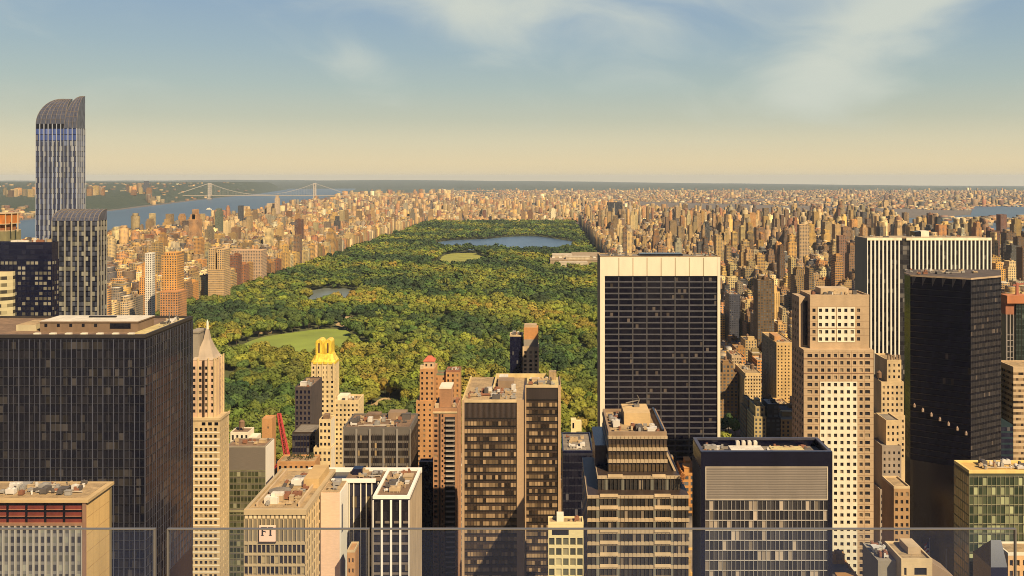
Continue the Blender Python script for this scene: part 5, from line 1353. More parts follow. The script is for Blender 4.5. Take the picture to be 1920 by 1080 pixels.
def h_pink_granite():
    D0, D1 = 480.0, 503.0; x0, x1 = X(1507, D0), X(1638, D0); zs = Z(656, D0); z = Z(556, 484)
    b = hero('granite_tower', 'pink granite tower with white window grids on its front, beside the white striped tower', (x0 + x1) / 2, D0, 'skyscraper'); OCC.append((x0, x1, D0, D1, z))
    F = faces(x0, x1, D0, D1); S, W = F['S'], F['W']; zb = zvis(D0, 6); mb = MB()
    pit = S.w / 10.9; ww = 1.72; cols = [(pit * (i + .95) - ww / 2, pit * (i + .95) + ww / 2) for i in range(10)]
    cols = [(c[0] - (.0 if 1 <= i <= 8 else .45), c[1] + (.0 if 1 <= i <= 8 else .45)) for i, c in enumerate(cols)]
    rows = floors(0, zs, 3.95, 1.95, 2.2, zb); wins = punched(b, mb, S, cols, rows, .5)
    ww_ = punched(b, mb, W, evenly(W.w, 5, 2.0), rows, .5)
    [mb.fquad(F[k], 0, F[k].w, 0, zs) for k in 'NE']; mb.poly([(x0, D0, zs), (x1, D0, zs), (x1, D1, zs), (x0, D1, zs)]); mb.build('wall', GRANITE, b)
    # upper shaft
    xa, xb, y0 = X(1519, 484), X(1630, 484), 484.0; Fu = faces(xa, xb, y0, D1); mb = MB(); Su = Fu['S']; off = xa - x0
    colu = [(c[0] - off, c[1] - off) for i, c in enumerate(cols) if 1 <= i <= 8]; ru = floors(zs, z, 3.95, 1.95, 6.6, zs)
    wu = punched(b, mb, Su, colu, ru, .5); wuw = punched(b, mb, Fu['W'], evenly(Fu['W'].w, 4, 2.0), ru, .5); [mb.fquad(Fu[k], 0, Fu[k].w, zs, z) for k in 'NE']; mb.poly([(xa, y0, z), (xb, y0, z), (xb, D1, z), (xa, D1, z)]); mb.build('upper_wall', GRANITE, b)
    windows(b, wu + wins, G_PUNCH); windows(b, wuw + ww_, G_NAVY, 60)
    mb = MB(); Wr = Face((x0 + .02, D1), (x0 + .02, 489.0)); wr = punched(b, mb, Wr, evenly(Wr.w, 3, 1.8), floors(zs, z - .8, 3.95, 1.95, 3.2, zs), .4)
    mb.poly([(x0 + .02, 489, zs), (xa - .02, 489, zs), (xa - .02, 489, z - .8), (x0 + .02, 489, z - .8)]); mb.poly([(x0 + .02, 489, z - .8), (xa - .02, 489, z - .8), (xa - .02, D1, z - .8), (x0 + .02, D1, z - .8)]); mb.poly([(x0 + .02, D1, zs), (xa - .02, D1, zs), (xa - .02, D1, z - .8), (x0 + .02, D1, z - .8)]); mb.build('rear_wing', GRANITE, b); windows(b, wr, G_NAVY)
    mb = MB(); mb.box(xa - 2.4, xa - .03, 488.7, 488.95, zs + 1, z - 3); mb.build('dark_recess_strip', NAVY, b)  # flat navy strip paints the shadow between shaft and rear wing
    jm = plain('granite_joint', (.27, .175, .10), .8); mb = MB()
    for r_ in rows[1:-1]: mb.fbox(S, 0, S.w, r_[1] + .85, r_[1] + 1.02, 0, .03)
    for i in range(1, 10): s = pit * (i + .45); mb.fbox(S, s - .07, s + .07, zb, zs - .5, 0, .026)
    mb.build('stone_joint', jm, b); mb = MB()
    for r_ in ru[1:-1]: mb.fbox(Su, 0, Su.w, r_[1] + .85, r_[1] + 1.02, 0, .03)
    mb.build('stone_joint', jm, b)
    # white marble grids laid between the openings
    wh = plain('white_marble', (.76, .72, .56), .5, .12)
    def grid(F, cs, rs, nm):
        mb = MB(); d = .14
        e0, e1 = cs[0][0] - .55, cs[-1][1] + .55; zlo, zhi = rs[0][0] - .7, rs[-1][1] + .7
        edges = [e0] + [v for c in cs for v in c] + [e1]
        for i in range(0, len(edges), 2): mb.fbox(F, edges[i], edges[i + 1], zlo, zhi, .034, d)
        for c in cs:
            mb.fbox(F, c[0], c[1], zlo, rs[0][0], .034, d - .01); mb.fbox(F, c[0], c[1], rs[-1][1], zhi, .034, d - .01)
            for a, c2 in zip(rs[:-1], rs[1:]): mb.fbox(F, c[0], c[1], a[1], c2[0], .034, d - .01)
        mb.build(nm, wh, b)
    rl = rows[1:-1]; grid(S, cols[2:8], rl[:-4], 'marble_grid')
    rr = ru[1:-1]
    k = len(rr)
    for hi, lo in ((k, k - 3), (k - 3, k - 6)):
        rs = rr[max(0, lo):hi]
        if len(rs) > 1:
            grid(Su, colu[1:4], rs, 'marble_grid'); grid(Su, colu[4:7], rs, 'marble_grid')
    mb = MB(); mb.fbox(S, cols[2][0] - .5, cols[7][1] + .5, rl[-3][0] - .55, rl[-3][1] + .5, .004, .06) if False else None
    gm = plain('granite_band', (.36, .205, .12), .8)
    mb2 = MB(); mb2.fbox(S, 0, S.w, rl[-1][0] - .55, rl[-1][0] - .25, 0, .18); mb2.fbox(S, 0, S.w, rl[-3][0] - .75, rl[-3][0] - .4, 0, .18); mb2.build('stone_course', gm, b)
    parapet(b, xa, xb, y0, D1, z, 1.0, .7, GRANITE, ROOF_T); equip(b, xa + 2, xb - 2, y0 + 3, D1 - 2, z, 8, 3); mb = MB(); mb.box(xa + 8, xb - 9, y0 + 7, D1 - 2, z, z + 3.6); mb.build('plant_room', STONE, b)

def h_white_striped():
    D0, D1 = 700.0, 726.0; x0, x1 = X(1625, D0), X(1858, D0); z = Z(447, D0)
    b = hero('striped_tower', 'broad white and black vertically striped tower behind the black zigzag tower', (x0 + x1) / 2, D0, 'skyscraper'); OCC.append((x0, x1, D0, D1, z))
    body(b, rect(x0, x1, D0, D1), 0, z, plain('stripe_dark', (.028, .027, .03), .4, .2)); S, W = Face((x0, D0), (x1, D0)), Face((x0, D1), (x0, D0))
    wm = plain('stripe_marble', (.85, .82, .72), .5, .03); n = 31; notch = X(1690, D0) - x0
    for i in range(n + 1):
        s = S.w * i / n
        if abs(s - notch - 2) < 2.4: continue
        mb = MB(); mb.fbox(S, max(0, s - .55), min(S.w, s + .55), Z(800, D0), z - 1.5, 0, 1.0); mb.build('marble_pier', wm, b)
    zb = Z(800, D0); g = glass('stripe_tower_glass', dark=(.014, .014, .02), mid=(.05, .05, .055), p=.12, pale_pane=(.2, .19, .18), seed=71)
    curtain(b, [S], zb, z - 1.6, 3.8, S.w / 31, g, (.12, .95)); 
    mb = MB(); mb.fbox(S, 0, notch, z - 1.5, z + .6, 0, 1.1); mb.fbox(S, notch + 3.6, S.w, z - 1.5, z + .6, 0, 1.1); mb.build('roof_band', plain('roof_band_cream', (.86, .80, .58), .6), b)
    mb = MB(); mb.fbox(W, 0, W.w - .02, 0, z, 0, .2); mb.build('side_wall', plain('grey_side', (.23, .215, .20), .6, .15, .5, stretch=(1, 4, .05)), b)
    mb = MB(); mb.box(x0 + .5, x1 - .5, D0 + .5, D1 - .5, z, z + .2); mb.build('roof', ROOF_T, b)
    xa, xb = X(1726, 712), X(1742, 712); mb = MB(); mb.box(xa, xb, 712, 720, z + .2, Z(433, 712)); mb.build('penthouse', WHITE, b); mb = MB(); mb.box(X(1714, 712), xa - .02, 711, 720, z + .2, Z(434, 712)); mb.build('plant_room', DARKP, b)
    equip(b, x0 + 4, x1 - 4, D0 + 4, D1 - 3, z, 8, 88, .7)

def h_zigzag():
    A, B, C_ = (X(1707, 540), 540.0), (X(1820, 522), 522.0), (X(1877, 536), 536.0); Lf = (X(1696, 552), 552.0)
    z = Z(520, 530); back = [(X(1876, 575), 575.0), (X(1703, 575), 575.0)]
    b = hero('glass_skyscraper', 'black glass skyscraper with sawtooth top edge, in front of the white striped tower', B[0], 535, 'skyscraper')
    poly = [Lf, A, B, C_] + back; body(b, poly, 0, z, plain('ebony_panel', (.006, .006, .012), .2, .3), 'wall', roofing('dark_roof', (.11, .085, .07))); OCC.append((A[0], C_[0], 522, 575, z))
    F1, F2, F0 = Face(A, B), Face(B, C_), Face(Lf, A); zb = Z(880, 522)
    gd = glass('black_glass', dark=(.003, .0035, .011), mid=(.006, .0065, .018), p=.008, pale_pane=(.04, .036, .04), seed=75, tilt=.012, rough=.3, spec=.12); ge = glass('sunlit_black_glass', dark=(.022, .021, .025), mid=(.045, .041, .043), p=.03, pale_pane=(.12, .1, .09), seed=76, tilt=.02)  # ge is the black glass lightened for the sun-facing side
    curtain(b, [F1], zb, z - .5, 3.7, 1.5, gd, (.06, .96)); curtain(b, [F2], zb, z - .5, 3.7, 1.5, ge, (.3, .95), (.06, .1), MATS['dark_panel'])
    curtain(b, [F0], zb, z - .5, 3.7, 1.5, glass('edge_glass', dark=(.02, .02, .02), mid=(.05, .045, .04), p=.05, pale_pane=(.1, .09, .08), seed=77), (.1, .9))
    mb = MB()
    n = 6
    for i in range(n):
        s0, s1 = F1.w * (i + .18) / n, F1.w * (i + .62) / n
        P = F1.pt; mb.poly([P(s0, z - .4, .08), P(s0 + .2, z - 6.0, .08), P(s1, z - .4, .9)]); mb.poly([P(s1, z - .4, .9), P(s0 + .2, z - 6, .08), P(s1, z - .4, .08)])
    mb.build('sawtooth_facet', plain('facet_grey', (.10, .095, .10), .25), b)
    mb = MB(); e = .4
    for F in (F0, F1, F2): mb.fbox(F, 0, F.w, z - .5, z + .5, 0, .25)
    mb.build('roof_edge', plain('tan_edge', (.4, .3, .2), .7), b); equip(b, A[0] + 6, C_[0] - 4, 545, 570, z, 14, 33, .5)
    for i in range(7):
        mb = MB(); s = F1.w * (i + .5) / 7; zz = Z(768 + i * 6.5, 530); P = F1.pt
        x, y, _ = P(s, zz, .5); mb.box(x - .55, x + .55, y - .5, y + .5, zz - .7, zz + .6, bottom=True); mb.cyl(x, y, zz + .6, zz + 1.7, .75, .2, 8); mb.build('terrace_planter', plain('planter_tan', (.34, .26, .2), .8), b)

def h_beige_setback():
    D0 = 530.0; b = hero('setback_tower', 'beige stone setback tower wedged between the granite and the black zigzag towers', X(1670, D0), D0, 'tower')
    zb = Z(860, D0)
    for xa, xb, ya, z0, z1, n in ((X(1645, D0), X(1697, D0), D0, 0, Z(782, D0), 6), (X(1655, D0), X(1697, D0), D0 + 2, Z(782, D0), Z(720, D0), 5), (X(1668, D0), X(1695, D0), D0 + 4, Z(720, D0), Z(680, D0), 3)):
        F = faces(xa, xb, ya, ya + 20); mb = MB(); rows = floors(z0, z1, 3.5, 1.7, 1.6, max(z0, zb)); w = punched(b, mb, F['S'], evenly(F['S'].w, n, 1.2), rows); [mb.fquad(F[k], 0, F[k].w, z0, z1) for k in 'NWE']; mb.poly([(xa, ya, z1), (xb, ya, z1), (xb, ya + 20, z1), (xa, ya + 20, z1)])
        mb.build('wall', CREAM, b); windows(b, w, G_PUNCH); parapet(b, xa, xb, ya, ya + 20, z1, .9, .5, CREAM, ROOF_T)
    OCC.append((X(1645, D0), X(1697, D0), D0, D0 + 20, Z(700, D0))); xa, xb = X(1668, D0), X(1695, D0)
    for i in range(5): mb = MB(); s = xa + .6 + i * (xb - xa - 2) / 4; mb.box(s, s + .9, D0 + 4, D0 + 5, Z(680, D0), Z(668, D0)); mb.build('battlement', CONC, b)
    water_tank(b, X(1658, D0), D0 + 8, Z(720, D0), 1.6)
    # grey building in front of it, its shade put into the stone colour
    D1 = 498.0; x0, x1 = X(1650, D1), X(1694, D1); z = Z(840, D1); zt = Z(795, D1)
    c = hero('stone_building', 'grey stone building with stepped top between the granite tower and the black zigzag tower', (x0 + x1) / 2, D1); OCC.append((x0, x1, D1, D1 + 18, z))
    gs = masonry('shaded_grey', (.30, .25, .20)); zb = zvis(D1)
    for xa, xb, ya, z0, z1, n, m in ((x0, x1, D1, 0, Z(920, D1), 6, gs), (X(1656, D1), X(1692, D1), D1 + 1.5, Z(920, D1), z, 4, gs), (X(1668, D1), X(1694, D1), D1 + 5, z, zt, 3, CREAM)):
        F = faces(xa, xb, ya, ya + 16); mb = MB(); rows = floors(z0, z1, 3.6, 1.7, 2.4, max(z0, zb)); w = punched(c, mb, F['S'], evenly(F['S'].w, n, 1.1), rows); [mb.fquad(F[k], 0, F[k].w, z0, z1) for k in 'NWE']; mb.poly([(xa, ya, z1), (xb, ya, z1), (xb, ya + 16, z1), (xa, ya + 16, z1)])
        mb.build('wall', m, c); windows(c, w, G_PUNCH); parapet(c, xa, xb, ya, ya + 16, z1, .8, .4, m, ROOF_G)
    D2 = 400.0; x0, x1 = X(1676, D2), X(1706, D2); z = Z(915, D2)
    d = hero('brick_building', 'narrow brown brick building at the foot of the black zigzag tower', (x0 + x1) / 2, D2); OCC.append((x0, x1, D2, D2 + 14, z))
    F = faces(x0, x1, D2, D2 + 14); mb = MB(); w = punched(d, mb, F['S'], evenly(F['S'].w, 3, 1.2), floors(0, z, 3.5, 1.7, 2, zvis(D2))); [mb.fquad(F[k], 0, F[k].w, 0, z) for k in 'NWE']; mb.poly([(x0, D2, z), (x1, D2, z), (x1, D2 + 14, z), (x0, D2 + 14, z)]); mb.build('wall', masonry('tawny_brick', (.40, .25, .12)), d); windows(d, w, G_PUNCH); parapet(d, x0, x1, D2, D2 + 14, z, .8, .4, CREAM, ROOF_T)

def h_green_glass():
    D0, D1 = 300.0, 311.0; x0, x1 = X(1817, D0), X(2010, D0); z = Z(886, D0)
    b = hero('glass_office', 'green glass office block with bright yellow roof edge and lit floors', x0 + 12, D0, 'office block'); OCC.append((x0, x1, D0, D1, z))
    body(b, rect(x0, x1, D0, D1), 0, z, plain('green_panel', (.06, .065, .04), .5, .15)); F = faces(x0, x1, D0, D1)
    g = glass('green_glass', dark=(.025, .04, .026), mid=(.09, .11, .065), p=.26, pale_pane=(.42, .46, .27), seed=81, clump=1.0); mm = plain('green_mullion', (.30, .30, .19), .5)
    curtain(b, [F['S']], zvis(D0), z - 1.2, 3.3, 1.5, g, (.2, .95), (.12, .22), mm, (.14, .16), mm)
    curtain(b, [F['W']], zvis(D1), z - 1.2, 3.3, 1.5, glass('west_green', dark=(.04, .035, .025), mid=(.14, .10, .06), p=.3, pale_pane=(.36, .24, .12), seed=82, clump=1.2), (.08, .95), (.1, .1), mm)  # warm clustered panes paint the reflections on the west face
    parapet(b, x0, x1, D0, D1, z, .7, .8, plain('yellow_coping', (.72, .56, .20), .7), plain('ochre_roof', (.55, .36, .11), .9)); equip(b, x0 + 3, x1 - 3, D0 + 2, D1 - 2, z, 12, 91, .7)

def h_corner_roofs():
    D0 = 284.0; x0, x1 = X(1690, D0), X(1748, D0); z = Z(1052, D0)
    b = hero('stone_building', 'sunlit tan stone roof with white machinery below the grey stepped building', (x0 + x1) / 2, D0); OCC.append((x0, x1, D0, D0 + 14, z))
    F = faces(x0, x1, D0, D0 + 14); mb = MB(); w = punched(b, mb, F['S'], [(.9, 1.7), (4.2, 8.2)], [0, (z - 4.6, z - 2.2), z - 1]); mb.fquad(F['S'], 0, F['S'].w, z - 1, z); [mb.fquad(F[k], 0, F[k].w, 0, z) for k in 'NWE']; mb.build('wall', CREAM, b); windows(b, w, G_PUNCH)
    parapet(b, x0, x1, D0, D0 + 14, z, .7, .5, CREAM, ROOF_T); mb = MB(); mb.box(x0 + 4.2, x1 - 1.6, D0 + 5, D0 + 12, z, z + 2.4); mb.build('plant_room', STONE, b)
    xa, xb = X(1655, D0), x0 - .05; z2 = Z(1044, D0); mb = MB(); mb.box(xa, xb, D0 + 4, D0 + 18, 0, z2 - 3, 0); mb.build('side_wing', GREYST, b); equip(b, xa + .5, xb - .2, D0 + 5, D0 + 17, z2 - 3, 9, 7, .9)
    mb = MB(); mb.poly([(x1 + .05, D0 + 2, 0), (x1 + 8, D0 + 2, 0), (x1 + 8, D0 + 2, z - 6), (x1 + .05, D0 + 2, z - 1)]); mb.poly([(x1 + .05, D0 + 2, z - 1), (x1 + 8, D0 + 2, z - 6), (x1 + 8, D0 + 12, z - 6), (x1 + .05, D0 + 12, z - 1)]); mb.poly([(x1 + 8, D0 + 2, 0), (x1 + 8, D0 + 12, 0), (x1 + 8, D0 + 12, z - 6), (x1 + 8, D0 + 2, z - 6)]); mb.build('sloped_roof', CONC, b)
    D1 = 290.0; x0, x1 = X(1890, D1), X(1990, D1); z = Z(1040, D1)
    c = hero('stone_building', 'orange tan stone building cut by the corner beside the green glass block', x0 + 6, D1); OCC.append((x0, x1, D1, 299, z))
    F = faces(x0, x1, D1, 299); mb = MB(); w = punched(c, mb, F['S'], evenly(F['S'].w, 8, 1.1), floors(0, z, 3.5, 1.9, 1.8, zvis(D1))); [mb.fquad(F[k], 0, F[k].w, 0, z) for k in 'NWE']; mb.poly([(x0, D1, z), (x1, D1, z), (x1, 299, z), (x0, 299, z)]); mb.build('wall', masonry('apricot', (.62, .40, .2)), c); windows(c, w, G_PUNCH); parapet(c, x0, x1, D1, 299, z, .6, .5, WHITE, ROOF_T)
    D2 = 285.0; x0, x1 = X(1858, D2), X(1889, D2); z = Z(1058, D2)
    d = hero('dark_building', 'navy sloped-roof building between the green glass block and the orange tan stone building', (x0 + x1) / 2, D2); mb = MB()
    mb.prism(rect(x0, x1, D2, 297), 0, z - 1); mb.build('wall', NAVY, d); mb = MB(); zt = Z(1022, D2)
    mb.poly([(x0, D2, z - 1), (x1, D2, z - 1), (x1, D2 + 4, zt), (x0 + 2, D2 + 4, zt)]); mb.poly([(x1, D2, z - 1), (x1, 297, z - 1), (x1, D2 + 4, zt)]); mb.poly([(x0, 297, z - 1), (x0, D2, z - 1), (x0 + 2, D2 + 4, zt)]); mb.poly([(x1, 297, z - 1), (x0, 297, z - 1), (x0 + 2, D2 + 4, zt), (x1, D2 + 4, zt)]); mb.build('pitched_roof', NAVY, d)
    D3 = 340.0
    for i, (px_, pt, lb) in enumerate(((1743, 1010, 'white flagpole with a small red and white flag before the black zigzag tower'), (1774, 1030, 'bare shorter flagpole beside the pole that carries a flag'))):
        x = X(px_, D3); zt = Z(pt, D3); p = hero('flagpole', lb, x, D3, 'flagpole', 'flagpoles'); zb = zt - 16
        mb = MB(); mb.cyl(x, D3, 0, zb, .5, .3, 8); mb.cyl(x, D3, zb, zt, .16, .09, 8); mb.cyl(x, D3, zt, zt + .3, .18, .05, 8); mb.build('pole', plain('pole_pale', (.6, .55, .5), .5), p)
        if i == 0:
            mb = MB(); q = 9
            for k in range(q):
                a, c2 = k / q, (k + 1) / q; f = lambda t: (x - .15 - 2.0 * t, D3 + .35 * math.sin(t * 5))
                (xa, ya), (xb, yb) = f(a), f(c2)
                for s in range(7):
                    mb.poly([(xa, ya, zt - 6.8 + s * .8 - a * .9), (xb, yb, zt - 6.8 + s * .8 - c2 * .9), (xb, yb, zt - 6 + s * .8 - c2 * .9), (xa, ya, zt - 6 + s * .8 - a * .9)], 2 if (a < .42 and s > 3) else s % 2)
            mb.build('flag', [plain('flag_red', (.5, .05, .05), .8), plain('flag_white', (.75, .72, .68), .8), plain('flag_blue', (.03, .04, .16), .8)], p)

def h_right_edge():
    D0 = 620.0; x0, x1 = X(1905, D0), X(1990, D0); z = Z(566, D0)
    b = hero('construction_tower', 'dark green tower with orange netted top at the edge beyond the black zigzag tower', x0 + 8, D0, 'tower'); OCC.append((x0, x1, D0, D0 + 20, z))
    body(b, rect(x0, x1, D0, D0 + 20), 0, z, plain('dark_green', (.025, .04, .035), .5, .2)); F = faces(x0, x1, D0, D0 + 20)
    curtain(b, [F['S']], Z(870, D0), z - 1, 3.6, 2.0, glass('tower_green', dark=(.012, .022, .02), mid=(.03, .045, .04), p=.06, pale_pane=(.15, .2, .17), seed=85), (.2, .9), (.2, .2), BROWNP)
    xa, xb = X(1887, D0), X(1904, D0); mb = MB(); mb.box(xa, xb + 20, D0 - 1, D0 + 10, z - 1, z + 4.5, bottom=True); mb.build('safety_netting', plain('orange_net', (.44, .17, .07), .9, .2), b)
    mb = MB(); mb.box(xa, xb, D0 + 1, D0 + 9, Z(590, D0), z - 1, bottom=True); mb.build('netted_hoist', plain('rust_net', (.32, .13, .07), .9, .2), b)
    mb = MB(); [mb.box(s, s + .7, D0 + 1, D0 + 2, 0, Z(590, D0)) for s in (xa + .5, xa + 3, xb - 1)]; [mb.box(xa + .5, xb - .4, D0 + 1.1, D0 + 1.7, k * 4.0, k * 4.0 + .4) for k in range(38)]; mb.build('hoist_mast', plain('hoist_grey', (.3, .27, .25), .7), b)
    mb = MB(); q = X(1914, D0); mb.bar((q, D0 + 5, z + 4), (q, D0 + 5, z + 13), .8); mb.bar((q - 3, D0 + 5, z + 11), (q + 6, D0 + 5, z + 12.5), .5); mb.build('derrick', plain('derrick_red', (.36, .12, .07), .6), b)
    D1 = 560.0; x0, x1 = X(1900, D1), X(1990, D1); z = Z(690, D1)
    c = hero('banded_tower', 'tan banded apartment tower in front of the dark green tower', x0 + 5, D1, 'tower'); OCC.append((x0, x1, D1, D1 + 20, z))
    body(c, rect(x0, x1, D1, D1 + 20), 0, z, STONE); F = faces(x0, x1, D1, D1 + 20); curtain(c, [F['S'], F['W']], zvis(D1), z - 1, 3.6, 1.6, G_BRONZE, (.5, .95)); parapet(c, x0, x1, D1, D1 + 20, z, .8, .5, STONE, ROOF_T)
    D2 = 545.0; x0, x1 = X(1873, D2), X(1899, D2); z = Z(790, D2)
    d = hero('glass_block', 'low dark teal glass block with slanted roof beside the black zigzag tower', (x0 + x1) / 2, D2); OCC.append((x0, x1, D2, D2 + 20, z))
    mb = MB(); y1 = D2 + 20; z0 = z - 2
    P = lambda x, y, z_: (x, y, z_)
    mb.poly([P(x0, D2, 0), P(x1, D2, 0), P(x1, D2, z0), P(x0, D2, z0 + 5)]); mb.poly([P(x1, D2, 0), P(x1, y1, 0), P(x1, y1, z0), P(x1, D2, z0)]); mb.poly([P(x0, y1, 0), P(x0, D2, 0), P(x0, D2, z0 + 5), P(x0, y1, z0 + 5)]); mb.poly([P(x0, D2, z0 + 5), P(x1, D2, z0), P(x1, y1, z0), P(x0, y1, z0 + 5)])
    mb.build('wall', plain('teal_panel', (.012, .03, .04), .4, .2), d); F = faces(x0, x1, D2, y1); curtain(d, [F['S']], zvis(D2), z0 - .5, 3.6, 1.7, G_NAVY, (.3, .95))

def h_midright():
    """apartment towers on the avenues east of the black slab"""
    def tower(name, label, px0, px1, top, D, dep, m, n, nw, fh=3.4, bottom=820, wm=None, ww=1.3):
        x0, x1 = X(px0, D), X(px1, D); z = Z(top, D); b = hero(name, label, (x0 + x1) / 2, D, 'apartment tower'); OCC.append((x0, x1, D, D + dep, z))
        F = faces(x0, x1, D, D + dep); mb = MB(); rows = floors(0, z, fh, 1.7, 2.2, Z(bottom, D)); w = punched(b, mb, F['S'], evenly(F['S'].w, n, ww), rows)
        [mb.fquad(F[k], 0, F[k].w, 0, z) for k in 'NE']; mb.poly([(x0, D, z), (x1, D, z), (x1, D + dep, z), (x0, D + dep, z)])
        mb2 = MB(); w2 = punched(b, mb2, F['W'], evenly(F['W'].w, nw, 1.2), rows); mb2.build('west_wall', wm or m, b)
        mb.build('wall', m, b); windows(b, w, G_PUNCH, 100); windows(b, w2, G_NAVY, 60); parapet(b, x0, x1, D, D + dep, z, 1, .5, m, ROOF_T)
        equip(b, x0 + 1, x1 - 1, D + 2, D + dep - 2, z, 5, int(px0)); return b, x0, x1, z
    b, x0, x1, z = tower('apartment_tower', 'tan apartment tower just east of the white-edged black slab, above the shaded street', 1372, 1390, 668, 985, 30, STONE, 4, 6); water_tank(b, (x0 + x1) / 2, 910, z, 2.2)
    b, x0, x1, z = tower('apartment_tower', 'golden apartment block with a regular grid of small windows beyond the glass office', 1396, 1427, 701, 920, 45, masonry('gold_cream', (.62, .46, .23)), 6, 7)
    mb = MB(); mb.box(x0 - .6, x1 + .6, 919.4, 965.6, z - 5, z - 4); mb.build('cornice', CREAM, b)
    b, x0, x1, z = tower('apartment_tower', 'tall yellow apartment tower with a broad dark shaded flank, beside the granite tower', 1456, 1489, 644, 918, 62, masonry('yellow_brick', (.60, .41, .17)), 5, 9, wm=masonry('shaded_yellow_flank', (.20, .19, .15))); mb = MB(); mb.box(x0 + 1, x0 + 8, 930, 952, z, z + 5.5); mb.build('bulkhead', BRICK_O, b)  # shade of the west flank is put into a darker brick colour
    b, x0, x1, z = tower('apartment_house', 'low ochre apartment house with striped awnings below the tall yellow tower', 1450, 1480, 760, 878, 26, masonry('ochre_brick', (.58, .39, .15)), 5, 4, wm=masonry('shaded_ochre_flank', (.24, .22, .12)))  # west flank coloured darker and greener to carry its shade
    b, x0, x1, z = tower('apartment_tower', 'round-shouldered dark blue tower among the tan blocks east of the black slab', 1416, 1446, 592, 1250, 30, plain('blue_grey', (.055, .06, .085), .5, .2), 7, 6, bottom=700)
    b, x0, x1, z = tower('apartment_tower', 'bright yellow brick tower with stepped crown above the dark blue round-shouldered tower', 1434, 1462, 548, 1500, 30, masonry('gold_brick', (.66, .44, .16)), 7, 6, bottom=700); mb = MB(); mb.box(x0 + 4, x1 - 4, 1504, 1524, z, z + 10); mb.build('crown_stage', MATS['gold_brick'], b)
    b, x0, x1, z = tower('apartment_tower', 'slate blue tower with square top close behind the white-edged black slab', 1368, 1388, 553, 1350, 36, plain('slate_blue', (.06, .065, .09), .5, .2), 5, 7, bottom=700)

def h_museum():
    OCC.append((174, 206, 845, 908, 1.0))      # the planted plaza corner stays free of houses
    b = hero('museum', 'long low tan museum roofs at the park edge behind the white-edged black slab', 90, 2520, 'museum')
    r = random.Random(3); x0, x1, y0, y1 = MUS
    tan, wh = masonry('museum_tan', (.34, .26, .16)), masonry('museum_white', (.50, .43, .31))
    for xa, xb, ya, yb, z, m, nm in ((15, 168, 2520, 2600, 20, tan, 'south_wing'), (40, 120, 2480, 2519.9, 17, wh, 'glass_court'), (22, 80, 2601, 2680, 26, wh, 'central_hall'), (82, 168, 2601, 2735, 24, tan, 'north_wing'), (60, 130, 2540, 2580, 27, wh, 'roof_lantern')):
        mb = MB(); zz = 20.01 if nm == 'roof_lantern' else 0; mb.box(xa, xb, ya, yb, zz, z); mb.box(xa - .5, xb + .5, ya - .5, yb + .5, z, z + 1); mb.build(nm, m, b)
    for i in range(7): mb = MB(); s = 20 + i * 20; mb.box(s, s + 9, 2585, 2597, 21, 24); mb.build('skylight', ROOF_W, b)
    D0 = 1560.0; c = hero('pavilion', 'small tan pavilion in a clearing among the trees behind the yellow-crowned tower', -345, 1565, 'pavilion')
    mb = MB(); mb.box(-354, -336, 1560, 1572, 0, 7); mb.build('wall', BRICK_O, c); mb = MB(); mb.poly([(-355, 1559, 7), (-335, 1559, 7), (-335, 1566, 11), (-355, 1566, 11)]); mb.poly([(-335, 1573, 7), (-355, 1573, 7), (-355, 1566, 11), (-335, 1566, 11)]); mb.poly([(-335, 1559, 7), (-335, 1573, 7), (-335, 1566, 11)]); mb.poly([(-355, 1573, 7), (-355, 1559, 7), (-355, 1566, 11)]); mb.build('roof', ROOF_T, c)

